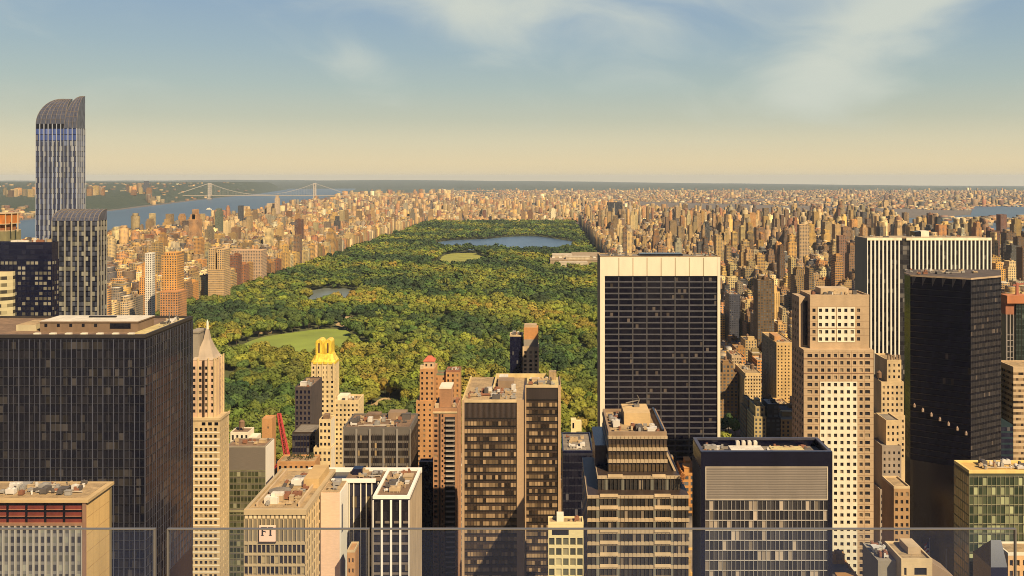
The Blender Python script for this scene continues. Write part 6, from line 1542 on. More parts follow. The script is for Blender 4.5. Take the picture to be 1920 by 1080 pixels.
def h_far_landmarks():
    def slab(label, px0, px1, top, D, c, steps=(), name='apartment_tower', style=.35, groove=None):
        dp = min(36.0, max(8.0, (px1 - px0) / FPX * D * .8))
        x0 = X(px0, D) if px0 < VPX else X(px0, D + dp); x1 = X(px1, D + dp) if px1 < VPX else X(px1, D)
        if x1 - x0 < 5: x1 = x0 + 5
        z = Z(top, D); b = hero(name, label, (x0 + x1) / 2, D, 'tower'); g0 = drop(x0, D) - 1; w = x1 - x0
        OCC.append((x0, x1, D, D + dp, z))
        def tier(nm, a, e, y0, y1, za, zb, st):
            mb = MB()
            for p, q in (((a, y0), (e, y0)), ((e, y0), (e, y1)), ((e, y1), (a, y1)), ((a, y1), (a, y0))):
                l = math.hypot(q[0] - p[0], q[1] - p[1]); nb, nf = max(1, round(l / 4)), max(1, round((zb - za) / 3.6)); o = int(px0)
                mb.poly([(*p, za), (*q, za), (*q, zb), (*p, zb)], 0, [(o, o), (o + nb, o), (o + nb, o + nf), (o, o + nf)])
            mb.poly([(a, y0, zb), (e, y0, zb), (e, y1, zb), (a, y1, zb)])
            o = mb.build(nm, M_WALL_O, b); o.color = (*kc(c), st)
        tier('wall', x0, x1, D, D + dp, g0, z, style)
        for a, e, t in steps: tier('top_stage', x0 + w * a, x0 + w * e, D + 2, D + dp - 2, z, Z(t, D), style)
        mb = MB(); t = .8
        for q in ((x0 - .2, x1 + .2, D - .2, D + t), (x0 - .2, x1 + .2, D + dp - t, D + dp + .2), (x0 - .2, x0 + t, D + t, D + dp - t), (x1 - t, x1 + .2, D + t, D + dp - t)): mb.box(*q, z - .5, z + 1.2)
        o = mb.build('parapet', M_WALL_O, b); o.color = (*kc(c), 0)
        if groove:
            mb = MB(); mb.box(x0 + w * groove[0], x0 + w * groove[1], D - .3, D, g0, z - 2); mb.build('pale_joint', GREYST, b)
    slab('tall orange brick tower by the park edge, near the curved skyscraper', 303, 345, 480, 1350, (.62, .33, .09), ((.1, .9, 474),), style=.2)
    slab('broad rust brick base block at the foot of the tall orange tower', 300, 350, 548, 1325, (.50, .25, .10))
    slab('white concrete tower beside the tall orange tower, one street behind', 272, 291, 476, 1420, (.72, .69, .62), style=.1)
    slab('gold stone tower with two square tops at the park edge behind the tall orange tower', 390, 432, 506, 1780, (.58, .40, .19), ((.02, .4, 466), (.55, .98, 468)))
    slab('wide pale brick block facing the park behind the gold two-topped tower', 434, 500, 470, 2150, (.52, .36, .22))
    slab('stepped orange tower with narrow cap standing against the river', 354, 379, 412, 2900, (.52, .29, .12), ((.15, .85, 402), (.33, .67, 393)))
    slab('green grey glass tower with narrow top standing against the river', 403, 419, 397, 3600, (.16, .19, .12), ((.2, .8, 391),), style=.6)
    slab('slim dark slate tower standing against the river', 446, 457, 386, 4300, (.06, .065, .075), style=0)
    slab('tall pale gothic church tower above the roofs by the river', 515, 525, 372, 5600, (.60, .46, .30), ((.2, .8, 366),), name='church_tower', style=0)
    slab('broad pale block beside the church tower by the river', 500, 516, 382, 5650, (.62, .47, .27), style=0)
    slab('dark tower of two joined shafts standing alone past the far park corner', 1138, 1167, 380, 4450, (.02, .02, .03), style=.5, groove=(.46, .5))
    slab('dark maroon tower above the roof of the white striped tower', 1868, 1888, 403, 2900, (.20, .095, .065), style=.1)
    slab('tan ribbed tower above the granite tower, before the far islands', 1494, 1517, 422, 2300, (.52, .37, .2), style=.5)
    slab('brown brick tower with a dark west face above the granite tower', 1568, 1587, 443, 2000, (.25, .14, .085))
    slab('pale olive tower with flat top between the black slab and the granite tower', 1400, 1423, 470, 2400, (.46, .38, .22))
    slab('slender golden tower with stepped crown above the black slab roof', 1345, 1363, 452, 2500, (.62, .42, .17), ((.2, .8, 436), (.35, .65, 424)))

def h_bridge():
    D = 10400.0; g = drop(-3300, D)
    b = hero('suspension_bridge', 'pale grey suspension bridge with two steel towers far up the river', -3340, D, 'bridge'); st = plain('bridge_steel', (.50, .455, .39), .6, .08)
    xw, xe = X(393, D), X(590, D); zt, zd = Z(343.5, D), Z(366, D)
    for x in (xw, xe):
        mb = MB()
        for dy in (-18, 18):
            for s in (-13, 7): mb.box(x + s - .5, x + s + 8, D + dy - 4, D + dy + 4, g, zt)
            for zz in np.linspace(g + 20, zt - 22, 7):
                mb.bar((x - 10, D + dy, zz), (x + 10, D + dy, zz + 18), 1.4); mb.bar((x + 10, D + dy, zz), (x - 10, D + dy, zz + 18), 1.4)
            mb.box(x - 13, x + 13.5, D + dy - 3.8, D + dy + 3.8, zt - 14, zt - 1, bottom=True); mb.box(x - 13, x + 13.5, D + dy - 3.6, D + dy + 3.6, zd - 10, zd - 1, bottom=True)
        mb.box(x - 12, x + 12, D - 14, D + 14, zt - 16, zt - 4, bottom=True); mb.build('bridge_tower', st, b)
        mb = MB(); mb.box(x - 22, x + 22, D - 30, D + 30, g - 2, g + 12); mb.build('pier', plain('pier_stone', (.4, .34, .27), .9), b)
    mb = MB(); mb.box(xw - 560, xe + 480, D - 16, D + 16, zd - 6, zd, bottom=True); mb.build('bridge_deck', plain('deck_grey', (.42, .36, .28), .7), b)
    for dy in (-17, 17):
        mb = MB(); n = 26; f = lambda t: zd + 8 + (zt - zd - 8) * (2 * t - 1) ** 2
        for i in range(n):
            a, c = i / n, (i + 1) / n; mb.bar((xw + (xe - xw) * a, D + dy, f(a)), (xw + (xe - xw) * c, D + dy, f(c)), .9)
        mb.bar((xw, D + dy, zt), (xw - 420, D + dy, zd + 2), 1.5); mb.bar((xe, D + dy, zt), (xe + 420, D + dy, zd + 2), .9); mb.build('main_cable', st, b)
    mb = MB()
    for i in range(1, 40):
        t = i / 40; x = xw + (xe - xw) * t
        for dy in (-17, 17): mb.bar((x, D + dy, zd), (x, D + dy, zd + 8 + (zt - zd - 8) * (2 * t - 1) ** 2), .35)
    mb.build('suspender_rope', st, b)
    y = 7030.0; x = -630 / 1650 * y; g = drop(x, y) + 1
    f = hero('ferry', 'tiny white ferry out on the river below the bridge', x, y, 'boat'); mb = MB()
    mb.prism([(x - 22, y - 4), (x + 16, y - 4.5), (x + 24, y), (x + 16, y + 4.5), (x - 22, y + 4)], g, g + 5); mb.build('hull', WHITE, f); mb = MB(); mb.box(x - 16, x + 10, y - 3.5, y + 3.5, g + 5, g + 11); mb.box(x - 2, x + 7, y - 2.5, y + 2.5, g + 11, g + 14); mb.build('cabin', WHITE, f)
    for i, (px, D, w, h, lb) in enumerate(((172, 8200, 50, 75, 'pale'), (188, 8300, 36, 55, 'tan'), (196, 8500, 40, 80, 'buff'), (238, 8700, 60, 75, 'pale'), (256, 9000, 45, 90, 'cream'), (268, 9200, 50, 60, 'dark grey'), (292, 8500, 45, 80, 'orange'), (304, 8600, 40, 50, 'buff'), (316, 8700, 40, 70, 'rust'), (20, 7900, 60, 75, 'orange'), (42, 8000, 60, 70, 'tan'))):
        pass

for fn in (h_dark_office, h_tan_roof, h_curved_skyscraper, h_navy_block, h_cream_banded, h_scaffold, h_spire_hotel, h_green_slab, h_white_penthouse, h_orange_bulk, h_crane, h_low_terrace, h_ft_building, h_small_brick, h_dark_grid_office,
           h_yellow_crown, h_cream_setback, h_shaded_block, h_red_cap_hotel, h_balcony_slab, h_bronze_twin, h_orange_top, h_travertine_slab, h_stepped_tower, h_shaded_slot, h_cream_small, h_cream_grid, h_front_glass, h_pink_granite, h_white_striped,
           h_zigzag, h_beige_setback, h_green_glass, h_corner_roofs, h_right_edge, h_midright, h_museum, h_far_landmarks, h_bridge):
    fn()

# ------------------------------------------------------------------ the city carpet
RNG = np.random.RandomState(11)
PAL = {'tan': (.50, .35, .17), 'buff': (.58, .45, .245), 'orange brick': (.54, .29, .10), 'red brick': (.34, .145, .065), 'brown': (.26, .16, .085), 'cream': (.66, .55, .34), 'white': (.72, .68, .55), 'grey': (.30, .26, .21), 'dark slate': (.075, .07, .08), 'golden': (.60, .40, .135), 'rust': (.44, .22, .085)}
NAMES = list(PAL)
def pick_tint(w):
    i = RNG.choice(len(NAMES), p=np.array(w) / sum(w)); c = np.array(PAL[NAMES[i]]) * np.array((.885, .775, .565)) * RNG.uniform(.36, 1.22) * (1 + RNG.uniform(-.05, .05, 3))
    return NAMES[i], np.clip(c, 0.02, .8)
#        tan buff orb red bro cre whi gre dar gol rust
W_WEST = [26, 17, 15, 4, 7, 7, 3, 4, 1.5, 14, 7]
W_EAST = [26, 17, 8, 5, 17, 5, 3, 6, 7, 15, 5]
W_NORTH = [24, 16, 11, 7, 9, 9, 4, 5, 2, 10, 9]
W_FAR = [24, 14, 9, 9, 18, 6, 4, 10, 4, 6, 10]
BX = []     # dicts of city boxes
def hits_hero(x0, x1, y0, y1):
    for a, c, e, f, _z in OCC:
        if x0 < c + 2 and x1 > a - 2 and y0 < f + 2 and y1 > e - 2: return True
    return False
def add(x0, x1, y0, y1, h, w, dist, base=None, tint=None):
    cx, cy = (x0 + x1) / 2, (y0 + y1) / 2
    px = PX(cx, y0)
    if px < -140 or px > 2060: return
    if hits_hero(x0, x1, y0, y1): return
    n, c = tint if tint else pick_tint(w)
    if dist in ('north', 'far'): c = np.clip(c * 1.16, 0, .8)  # distant districts lightened in colour, imitating paleness from haze
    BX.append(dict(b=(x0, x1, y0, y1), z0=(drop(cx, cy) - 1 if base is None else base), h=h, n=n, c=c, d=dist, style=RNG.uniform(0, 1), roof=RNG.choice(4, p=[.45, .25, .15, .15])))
def block(x0, x1, y0, y1, hfun, w, dist, wmin=14, wmax=38):
    ym = (y0 + y1) / 2
    for ya, yb in ((y0, ym - 1.5), (ym + 1.5, y1)):
        x = x0
        while x < x1 - 8:
            ww = min(RNG.uniform(wmin, wmax), x1 - x)
            if x1 - x - ww < 9: ww = x1 - x
            e = min(x - x0, x1 - x - ww)
            h = hfun(x + ww / 2, ya, e < 6)
            if h > 4:
                iy = RNG.uniform(0, 5)
                add(x, x + ww - (0 if RNG.rand() < .6 else RNG.uniform(0, 3)), ya + (iy if ya == y0 else 0), yb - (0 if ya == y0 else iy), h, w, dist)
            x += ww
def lim(h, y): return min(h, max(5.0, H - (.43 if y < 540 else .335) * y)) if y < 772 else h
def h_east(x, y, av):
    # town houses near the park, taller slabs towards the river and uptown
    t = float(np.clip((x - 480) / 500.0, 0, 1)) * .7 + .3 * float(np.clip((y - 1500) / 1500.0, 0, 1))
    if av:
        h = RNG.uniform(34, 56)
        if RNG.rand() < .04 + .20 * t: h = RNG.uniform(68, 118)
    else:
        h = RNG.uniform(13, 23) if RNG.rand() < .74 - .25 * t else RNG.uniform(26, 48)
        if RNG.rand() < .006 + .085 * t: h = RNG.uniform(62, 112)
    if x < 212: h = RNG.uniform(42, 60)
    return lim(h, y)
def h_west(x, y, av):
    if av: h = RNG.uniform(38, 60) if RNG.rand() < .86 else RNG.uniform(70, 105)
    else: h = RNG.uniform(15, 26) if RNG.rand() < .5 else RNG.uniform(28, 52)
    if y < 1500 and RNG.rand() < .2: h = RNG.uniform(60, 115)
    return lim(h, y)
def h_north(x, y, av):
    h = RNG.uniform(13, 23) if RNG.rand() < .84 else RNG.uniform(25, 38)
    if RNG.rand() < .035: h = RNG.uniform(50, 75)
    return h
def gen_city():
    east = [186, 316, 342, 470, 496, 640, 668, 860, 890, 1090, 1120, 1310, 1338, 1480, 1500, 1640]
    west = [-656, -880, -905, -1120, -1150, -1330, -1360, -1490, -1515, -1680]
    for k in range(int((4900 - 380) / 80)):
        y = 380 + k * 80
        for a, c in zip(east[0::2], east[1::2]): block(a, c, y, y + 63, h_east, W_EAST, 'east', 8 if a < 620 else 11, 21 if a < 620 else 27)
        if y > 560:
            sh = float(park_west(y)) + 640
            for a, c in zip(west[0::2], west[1::2]): block(c + sh, a + sh, y, y + 63, h_west, W_WEST, 'west', 12, 30)
    # blocks below the camera between the towers, kept low
    for k in range(6):
        y = 300 + k * 80
        block(-640, -160, y, y + 63, lambda x, yy, av: lim(RNG.uniform(25, 90), yy), W_WEST, 'midtown'); block(-130, 160, y, y + 63, lambda x, yy, av: lim(RNG.uniform(25, 90), yy), W_WEST, 'midtown')
    for k in range(52):
        y = 4960 + k * 82
        xl = max(lerp_tab(SHORE_E, y) + 60, -2700); xr = np.interp(y, [4900, 5600, 7500, 9300], [1650, 1500, 800, 100])
        x = xl
        while x < xr:
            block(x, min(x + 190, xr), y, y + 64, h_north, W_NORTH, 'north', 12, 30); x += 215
    # north tip of the island on its ridge
    for i in range(900):
        y = RNG.uniform(9000, 12500); x = lerp_tab(SHORE_E, y) + RNG.uniform(170, 1600)
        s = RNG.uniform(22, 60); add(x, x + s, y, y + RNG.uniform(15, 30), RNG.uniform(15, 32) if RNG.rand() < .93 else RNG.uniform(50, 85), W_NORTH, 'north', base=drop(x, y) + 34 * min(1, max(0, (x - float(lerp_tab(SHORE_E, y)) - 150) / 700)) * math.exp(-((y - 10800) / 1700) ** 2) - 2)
    # the far boroughs
    for i in range(21000):
        y = 5600 + 12500 * RNG.rand() ** 1.05; x = -1400 - (y - 9000) * .08 + RNG.rand() * (y * .75 + 1500)
        if y < 9300 and x < np.interp(y, [5600, 7500, 9300], [4300, 2600, 900]): continue
        if 5200 < y < 7700 and np.interp(y, [5200, 6000, 7700], [1850, 2900, 3800]) - 60 < x < np.interp(y, [5200, 6000, 7400, 7700], [2900, 4300, 5200, 5100]) + 60: continue
        if fnoise(np.array(x), np.array(y), 33, .0016) > .45: continue
        r = RNG.rand(); s = RNG.uniform(14, 46)
        h = RNG.uniform(6, 13) if r < .86 else (RNG.uniform(15, 28) if r < .978 else RNG.uniform(40, 66))
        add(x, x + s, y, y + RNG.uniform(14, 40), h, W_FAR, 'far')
    # across the water beside the islands
    for i in range(1500):
        y = RNG.uniform(1500, 5600); x = RNG.uniform(2350, 4200)
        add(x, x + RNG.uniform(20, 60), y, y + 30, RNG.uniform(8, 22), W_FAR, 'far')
    # west bank of the river: flats and the bluff
    for (pa, pb, ya, yb, n, h0, h1) in ((205, 330, 5600, 6600, 60, 12, 26), (0, 60, 5200, 6400, 40, 10, 25), (160, 205, 5000, 6300, 40, 10, 25), (162, 192, 8000, 8600, 7, 55, 95), (235, 275, 8600, 9300, 12, 50, 95), (270, 330, 8300, 8900, 18, 35, 80), (5, 60, 7800, 8300, 12, 55, 80), (160, 560, 8800, 15000, 60, 8, 16), (-100, 420, 8500, 14000, 120, 8, 20)):
        for i in range(n):
            y = RNG.uniform(ya, yb); x = X(RNG.uniform(pa, pb), y)
            hh = float(hill_h(np.array(x), np.array(y)))
            s = RNG.uniform(22, 55)
            if x + s > lerp_tab(SHORE_W, y) - 70: continue
            add(x, x + s, y, y + 25, RNG.uniform(h0, h1) + 3, W_FAR, 'bank', base=drop(x, y) + hh - 4)
    x = X(268, 9400); add(x, x + 55, 9400, 9430, 150, W_FAR, 'bank', base=60, tint=('dark slate', np.array((.07, .07, .085))))
gen_city()

def item_buffer():
    """rough count of the pixels each box shows, front to back"""
    W_, H_ = 640, 360; k = W_ / 1920
    buf = np.zeros((H_, W_), bool); vis = np.zeros(len(BX))
    items = [(b['b'][2], i, b['b'], b['z0'] + b['h']) for i, b in enumerate(BX)] + [(o[2], -1, o[:4], o[4]) for o in OCC]
    items.sort(key=lambda t: t[0])
    for _d, i, (x0, x1, y0, y1), z in items:
        p = [PX(x0, y0), PX(x1, y0), PX(x0, y1), PX(x1, y1)]
        a = max(0, int(min(p) * k)); c = min(W_, int(math.ceil(max(p) * k)))
        t = int(min(PY(z, y0), PY(z, y1)) * k); e = int(PY(0, y0) * k)
        t, e = max(0, t), min(H_, e)
        if c <= a or e <= t: continue
        v = buf[t:e, a:c]
        if i >= 0: vis[i] = (~v).sum()
        v[:] = True
    return vis
VIS = item_buffer()

ROOFS = [(.30, .22, .13), (.19, .145, .10), (.46, .40, .30), (.09, .078, .072)]
ROOFM = [plain('flat_roof_%s' % n, c, .95, .3, .2) for n, c in zip(('tan', 'brown', 'pale', 'dark'), ROOFS)]
LANDMARK_Y = [(1150, 'near its near end'), (1620, 'by the big lawn'), (2150, 'by the lake'), (2800, 'by the ballfields'), (3500, 'by the reservoir'), (5000, 'past the reservoir')]
ORD = ['', 'second', 'third', 'fourth', 'fifth', 'sixth', 'seventh', 'eighth', 'ninth', 'tenth', 'eleventh', 'twelfth', 'thirteenth', 'fourteenth', 'fifteenth', 'sixteenth', 'seventeenth', 'eighteenth', 'nineteenth', 'twentieth']
def ordinal(i):
    if i < len(ORD): return ORD[i]
    tens = ['', '', 'twenty', 'thirty', 'forty', 'fifty', 'sixty'][(i + 1) // 10]
    u = (i + 1) % 10
    return {0: {'twenty': 'twentieth', 'thirty': 'thirtieth', 'forty': 'fortieth', 'fifty': 'fiftieth', 'sixty': 'sixtieth'}[tens]}.get(u) or tens + '-' + ['', 'first', 'second', 'third', 'fourth', 'fifth', 'sixth', 'seventh', 'eighth', 'ninth'][u]

def build_single_buildings(idx):
    groups = {}
    for i in idx:
        b = BX[i]; x0, x1, y0, y1 = b['b']
        hc = 'low' if b['h'] < 24 else ('mid-rise' if b['h'] < 62 else 'high-rise')
        where = {'west': 'west of the park', 'east': 'east of the park', 'north': 'north of the park', 'far': 'far beyond the park', 'bank': 'on the river\'s far bank', 'midtown': 'between the towers before the park'}[b['d']]
        lv = next((t for y, t in LANDMARK_Y if y0 < y), '') if b['d'] in ('west', 'east') else ''
        groups.setdefault((b['n'], hc, where, lv, b['d']), []).append(i)
    for (n, hc, where, lv, d), ids in groups.items():
        # counted away from the park, or away from the viewer
        ids.sort(key=lambda i: abs(BX[i]['b'][0] + 236) if d in ('west', 'east') else BX[i]['b'][2])
        for q, i in enumerate(ids):
            b = BX[i]; x0, x1, y0, y1 = b['b']; z0 = b['z0']; z = z0 + b['h']
            lab = f'{n} {hc} {where}' + (f' {lv}' if lv else '')
            if len(ids) > 1: lab += (', first' if q == 0 else f', {ordinal(q)}') + (' out from it' if d in ('west', 'east') else ' such going back')
            root = tag(empty('apartment_block', ((x0 + x1) / 2, y0, z0)), lab, 'apartment block', 'apartment blocks of the city around the park')
            mb = MB(); o = int(RNG.randint(0, 400)); nf = max(1, round(b['h'] / 3.3))
            setb = b['h'] > 45 and RNG.rand() < .55
            tiers = [(x0, x1, y0, y1, z0, z if not setb else z - b['h'] * RNG.uniform(.1, .25))]
            if setb:
                m_ = (x1 - x0) * RNG.uniform(.12, .24); tiers.append((x0 + m_, x1 - m_ * RNG.uniform(.4, 1), y0 + 2, y1 - 2, tiers[0][5], z))
            for (a, c, e, f, za, zb_) in tiers:
                for p, q2 in (((a, e), (c, e)), ((c, e), (c, f)), ((c, f), (a, f)), ((a, f), (a, e))):
                    w = math.hypot(q2[0] - p[0], q2[1] - p[1]); nb = max(1, round(w / 4.0)); va, vb = o + round((za - z0) / 3.7), o + round((zb_ - z0) / 3.7)
                    mb.poly([(*p, za), (*q2, za), (*q2, zb_), (*p, zb_)], 0, [(o, va), (o + nb, va), (o + nb, vb), (o, vb)])
            w_ = mb.build('wall', M_WALL_O, root); w_.color = (*b['c'], b['style'])
            rm = ROOFM[b['roof']]
            for (a, c, e, f, za, zb_) in tiers:
                mb = MB(); t = .6
                mb.box(a - .1, c + .1, e - .1, e + t, zb_ - .4, zb_ + 1); mb.box(a - .1, c + .1, f - t, f + .1, zb_ - .4, zb_ + 1); mb.box(a - .1, a + t, e + t, f - t, zb_ - .4, zb_ + 1); mb.box(c - t, c + .1, e + t, f - t, zb_ - .4, zb_ + 1)
                pr = mb.build('parapet', M_WALL_O, root); pr.color = (*(b['c'] * .95), 0)
                mb = MB(); mb.poly([(a + t, e + t, zb_), (c - t, e + t, zb_), (c - t, f - t, zb_), (a + t, f - t, zb_)]); mb.build('roof', rm, root)
            a, c, e, f, za, zb_ = tiers[-1]
            if c - a > 7 and f - e > 7 and y0 < 3500:
                for _ in range(RNG.randint(1, 3)):
                    mb = MB(); bw, bd, bh = RNG.uniform(3, min(9, c - a - 3)), RNG.uniform(3, min(8, f - e - 3)), RNG.uniform(2.5, 5)
                    bx, by = RNG.uniform(a + 1, c - bw - 1), RNG.uniform(e + 1, f - bd - 1); mb.box(bx, bx + bw, by, by + bd, zb_ - .05, zb_ + bh); mb.box(bx - .2, bx + bw + .2, by - .2, by + bd + .2, zb_ + bh, zb_ + bh + .3)
                    bo = mb.build('bulkhead', M_WALL_O, root); bo.color = (*(b['c'] * RNG.uniform(.8, 1.1)), 0)
                if RNG.rand() < .55:
                    water_tank(root, RNG.uniform(a + 2.5, c - 2.5), RNG.uniform(e + 2.5, f - 2.5), zb_ + .1, RNG.uniform(1.5, 2.1))

def build_city_mass(idx):
    bx, cols, styles, zz, roofs = [], [], [], [], []
    for i in idx:
        b = BX[i]; x0, x1, y0, y1 = b['b']; bx.append((x0, x1, y0, y1, b['z0'], b['z0'] + b['h'])); cols.append(b['c']); styles.append(b['style']); roofs.append(ROOFS[b['roof']])
        if y0 < 5200 and x1 - x0 > 9:
            for _ in range(RNG.randint(2, 5)):
                w, dp, hh = RNG.uniform(2.5, 6), RNG.uniform(2.5, 6), RNG.uniform(2, 4.5); xa, ya = RNG.uniform(x0, x1 - w), RNG.uniform(y0, max(y0 + .1, y1 - dp))
                bx.append((xa, xa + w, ya, ya + dp, b['z0'] + b['h'], b['z0'] + b['h'] + hh)); cols.append(b['c'] * RNG.uniform(.7, 1.1)); styles.append(-1); roofs.append(ROOFS[RNG.randint(0, 4)])
            if b['h'] > 45 and RNG.rand() < .5:
                m_ = (x1 - x0) * .2; bx.append((x0 + m_, x1 - m_, y0 + 3, y1 - 3, b['z0'] + b['h'], b['z0'] + b['h'] * RNG.uniform(1.08, 1.2))); cols.append(b['c']); styles.append(b['style']); roofs.append(roofs[-1])
    B_ = np.array(bx); n = len(B_); x0, x1, y0, y1, za, zb = B_.T; cols = np.array(cols); styles = np.array(styles); roofs = np.array(roofs)
    V = np.stack([np.stack(t, -1) for t in ((x0, y0, za), (x1, y0, za), (x1, y1, za), (x0, y1, za), (x0, y0, zb), (x1, y0, zb), (x1, y1, zb), (x0, y1, zb))], 1)
    q = np.array([(0, 1, 5, 4), (1, 2, 6, 5), (2, 3, 7, 6), (3, 0, 4, 7), (4, 5, 6, 7)])
    Fi = (np.arange(n) * 8)[:, None, None] + q[None]
    me = bpy.data.meshes.new('city_buildings')
    me.vertices.add(n * 8); me.vertices.foreach_set('co', V.ravel().astype(np.float32))
    me.loops.add(n * 20); me.loops.foreach_set('vertex_index', Fi.ravel().astype(np.int32))
    me.polygons.add(n * 5); me.polygons.foreach_set('loop_start', np.arange(0, n * 20, 4, dtype=np.int32))
    off = RNG.randint(0, 500, n).astype(float)
    nw, nd, nh = np.maximum(1, np.round((x1 - x0) / 4.2)), np.maximum(1, np.round((y1 - y0) / 4.2)), np.maximum(1, np.round((zb - za) / 3.8))
    plainb = styles < 0; nw[plainb] = 0; nd[plainb] = 0; nh[plainb] = 0
    uv = np.zeros((n, 5, 4, 2))
    for f, nn in ((0, nw), (1, nd), (2, nw), (3, nd)):
        for c, (a, b_) in enumerate(((0, 0), (1, 0), (1, 1), (0, 1))):
            uv[:, f, c, 0] = off + a * nn; uv[:, f, c, 1] = off + b_ * nh
    me.uv_layers.new(name='UVMap').data.foreach_set('uv', uv.ravel().astype(np.float32))
    ca = np.zeros((n, 5, 4, 4)); ca[..., 3] = np.clip(styles, 0, 1)[:, None, None]; ca[:, :4, :, :3] = cols[:, None, None, :]; ca[:, 4, :, :3] = roofs[:, None, :]
    at = me.color_attributes.new('tint', 'FLOAT_COLOR', 'CORNER'); at.data.foreach_set('color', ca.ravel().astype(np.float32))
    me.materials.append(M_WALL_A); me.update()
    o = bpy.data.objects.new('city_buildings', me); COL.objects.link(o)
    return tag(o, 'dense mass of small tan city buildings reaching to the horizon', 'city buildings', kind='stuff')
order = [int(i) for i in np.argsort(-VIS)[:300] if VIS[i] > 0]
build_single_buildings(order)
rest = set(range(len(BX))) - set(order)
build_city_mass(sorted(rest))

# ------------------------------------------------------------------ trees
def ico(sub):
    t = (1 + 5 ** .5) / 2
    v = [(-1, t, 0), (1, t, 0), (-1, -t, 0), (1, -t, 0), (0, -1, t), (0, 1, t), (0, -1, -t), (0, 1, -t), (t, 0, -1), (t, 0, 1), (-t, 0, -1), (-t, 0, 1)]
    f = [(0, 11, 5), (0, 5, 1), (0, 1, 7), (0, 7, 10), (0, 10, 11), (1, 5, 9), (5, 11, 4), (11, 10, 2), (10, 7, 6), (7, 1, 8), (3, 9, 4), (3, 4, 2), (3, 2, 6), (3, 6, 8), (3, 8, 9), (4, 9, 5), (2, 4, 11), (6, 2, 10), (8, 6, 7), (9, 8, 1)]
    v = [tuple(np.array(p) / np.linalg.norm(p)) for p in v]
    for _ in range(sub):
        mid = {}; nf = []
        def m(a, b):
            k = (min(a, b), max(a, b))
            if k not in mid:
                p = np.array(v[a]) + np.array(v[b]); v.append(tuple(p / np.linalg.norm(p))); mid[k] = len(v) - 1
            return mid[k]
        for a, b, c in f:
            x, y, z = m(a, b), m(b, c), m(c, a); nf += [(a, x, z), (b, y, x), (c, z, y), (x, y, z)]
        f = nf
    return np.array(v), np.array(f)
def crown_arrays(seed, nclump, sub, nleaf, ls):
    """unit crown: leaf clumps scattered through a rounded volume plus loose leaf sprays; returns verts, tris, tone per vertex"""
    r = np.random.RandomState(seed); vs, fs, tone = [], [], []; n0 = 0; iv, if_ = ico(sub); cs = []
    for k in range(nclump):
        a = 2 * PI * (k * .618 + r.uniform(-.1, .1)); rad = r.uniform(.25, .62) if k else 0
        c = np.array((rad * math.cos(a), rad * math.sin(a), r.uniform(-.25, .35) if k else .3)); R = r.uniform(.36, .55)
        cs.append((c, R)); v = iv * (R * (1 + r.uniform(-.26, .26, (len(iv), 1)))) * np.array((1, 1, .82)) + c
        vs.append(v); fs.append(if_ + n0); n0 += len(v); tone.append(np.full(len(v), r.uniform(.78, 1.22)) * r.uniform(.9, 1.1, len(v)))
    if nleaf:
        ci = r.randint(0, nclump, nleaf); d = r.normal(size=(nleaf, 3)); d /= np.linalg.norm(d, axis=1)[:, None]; d[:, 2] = np.where(d[:, 2] < -.3, -d[:, 2], d[:, 2])
        C0 = np.array([cs[i][0] for i in ci]); R0 = np.array([cs[i][1] for i in ci])
        p = C0 + d * (R0 * r.uniform(.92, 1.30, nleaf))[:, None]
        t1 = np.cross(d, r.normal(size=(nleaf, 3))); t1 /= np.linalg.norm(t1, axis=1)[:, None]; t2 = np.cross(d, t1) + d * r.uniform(-.7, .7, (nleaf, 1)); s = (ls * r.uniform(.6, 1.35, nleaf))[:, None]
        tri = np.stack([p - t1 * s - t2 * s * .6, p + t1 * s - t2 * s * .5, p + t2 * s], 1)
        vs.append(tri.reshape(-1, 3)); fs.append(np.arange(nleaf * 3).reshape(-1, 3) + n0); tone.append(np.repeat(r.uniform(.78, 1.24, nleaf), 3))
    return np.concatenate(vs), np.concatenate(fs), np.concatenate(tone)
def leaf_material(name, from_object):
    m, nt, b, N, L = newmat(name)
    if from_object:
        oi = N('ShaderNodeObjectInfo'); at = N('ShaderNodeAttribute'); at.attribute_name = 'tone'
        sc = N('ShaderNodeVectorMath'); sc.operation = 'SCALE'; L(oi.outputs['Color'], sc.inputs[0]); L(at.outputs['Fac'], sc.inputs['Scale']); col = sc.outputs[0]
    else:
        at = N('ShaderNodeAttribute'); at.attribute_name = 'tint'; col = at.outputs['Color']
    tc = N('ShaderNodeTexCoord'); nz = N('ShaderNodeTexNoise'); nz.inputs['Scale'].default_value = .9 if not from_object else 6.0; nz.inputs['Detail'].default_value = 3
    L(tc.outputs['Object'], nz.inputs['Vector'])
    mr = N('ShaderNodeMapRange'); mr.inputs[1].default_value = .3; mr.inputs[2].default_value = .7; mr.inputs[3].default_value = .82; mr.inputs[4].default_value = 1.18; L(nz.outputs[0], mr.inputs[0])
    s2 = N('ShaderNodeVectorMath'); s2.operation = 'SCALE'; L(col, s2.inputs[0]); L(mr.outputs[0], s2.inputs['Scale'])
    L(s2.outputs[0], b.inputs['Base Color']); b.inputs['Roughness'].default_value = .8; b.inputs['Specular IOR Level'].default_value = .2
    return m
M_LEAF_O, M_LEAF_A = leaf_material('leaf_single', True), leaf_material('leaf_many', False)
M_BARK = plain('bark', (.09, .065, .045), .9, .3, 2.0)
TREECOL = [((.034, .056, .018), 'dark green'), ((.062, .092, .020), 'green'), ((.112, .132, .021), 'olive green'), ((.175, .172, .022), 'yellow-green'), ((.235, .175, .026), 'golden'), ((.26, .145, .032), 'orange-brown')]
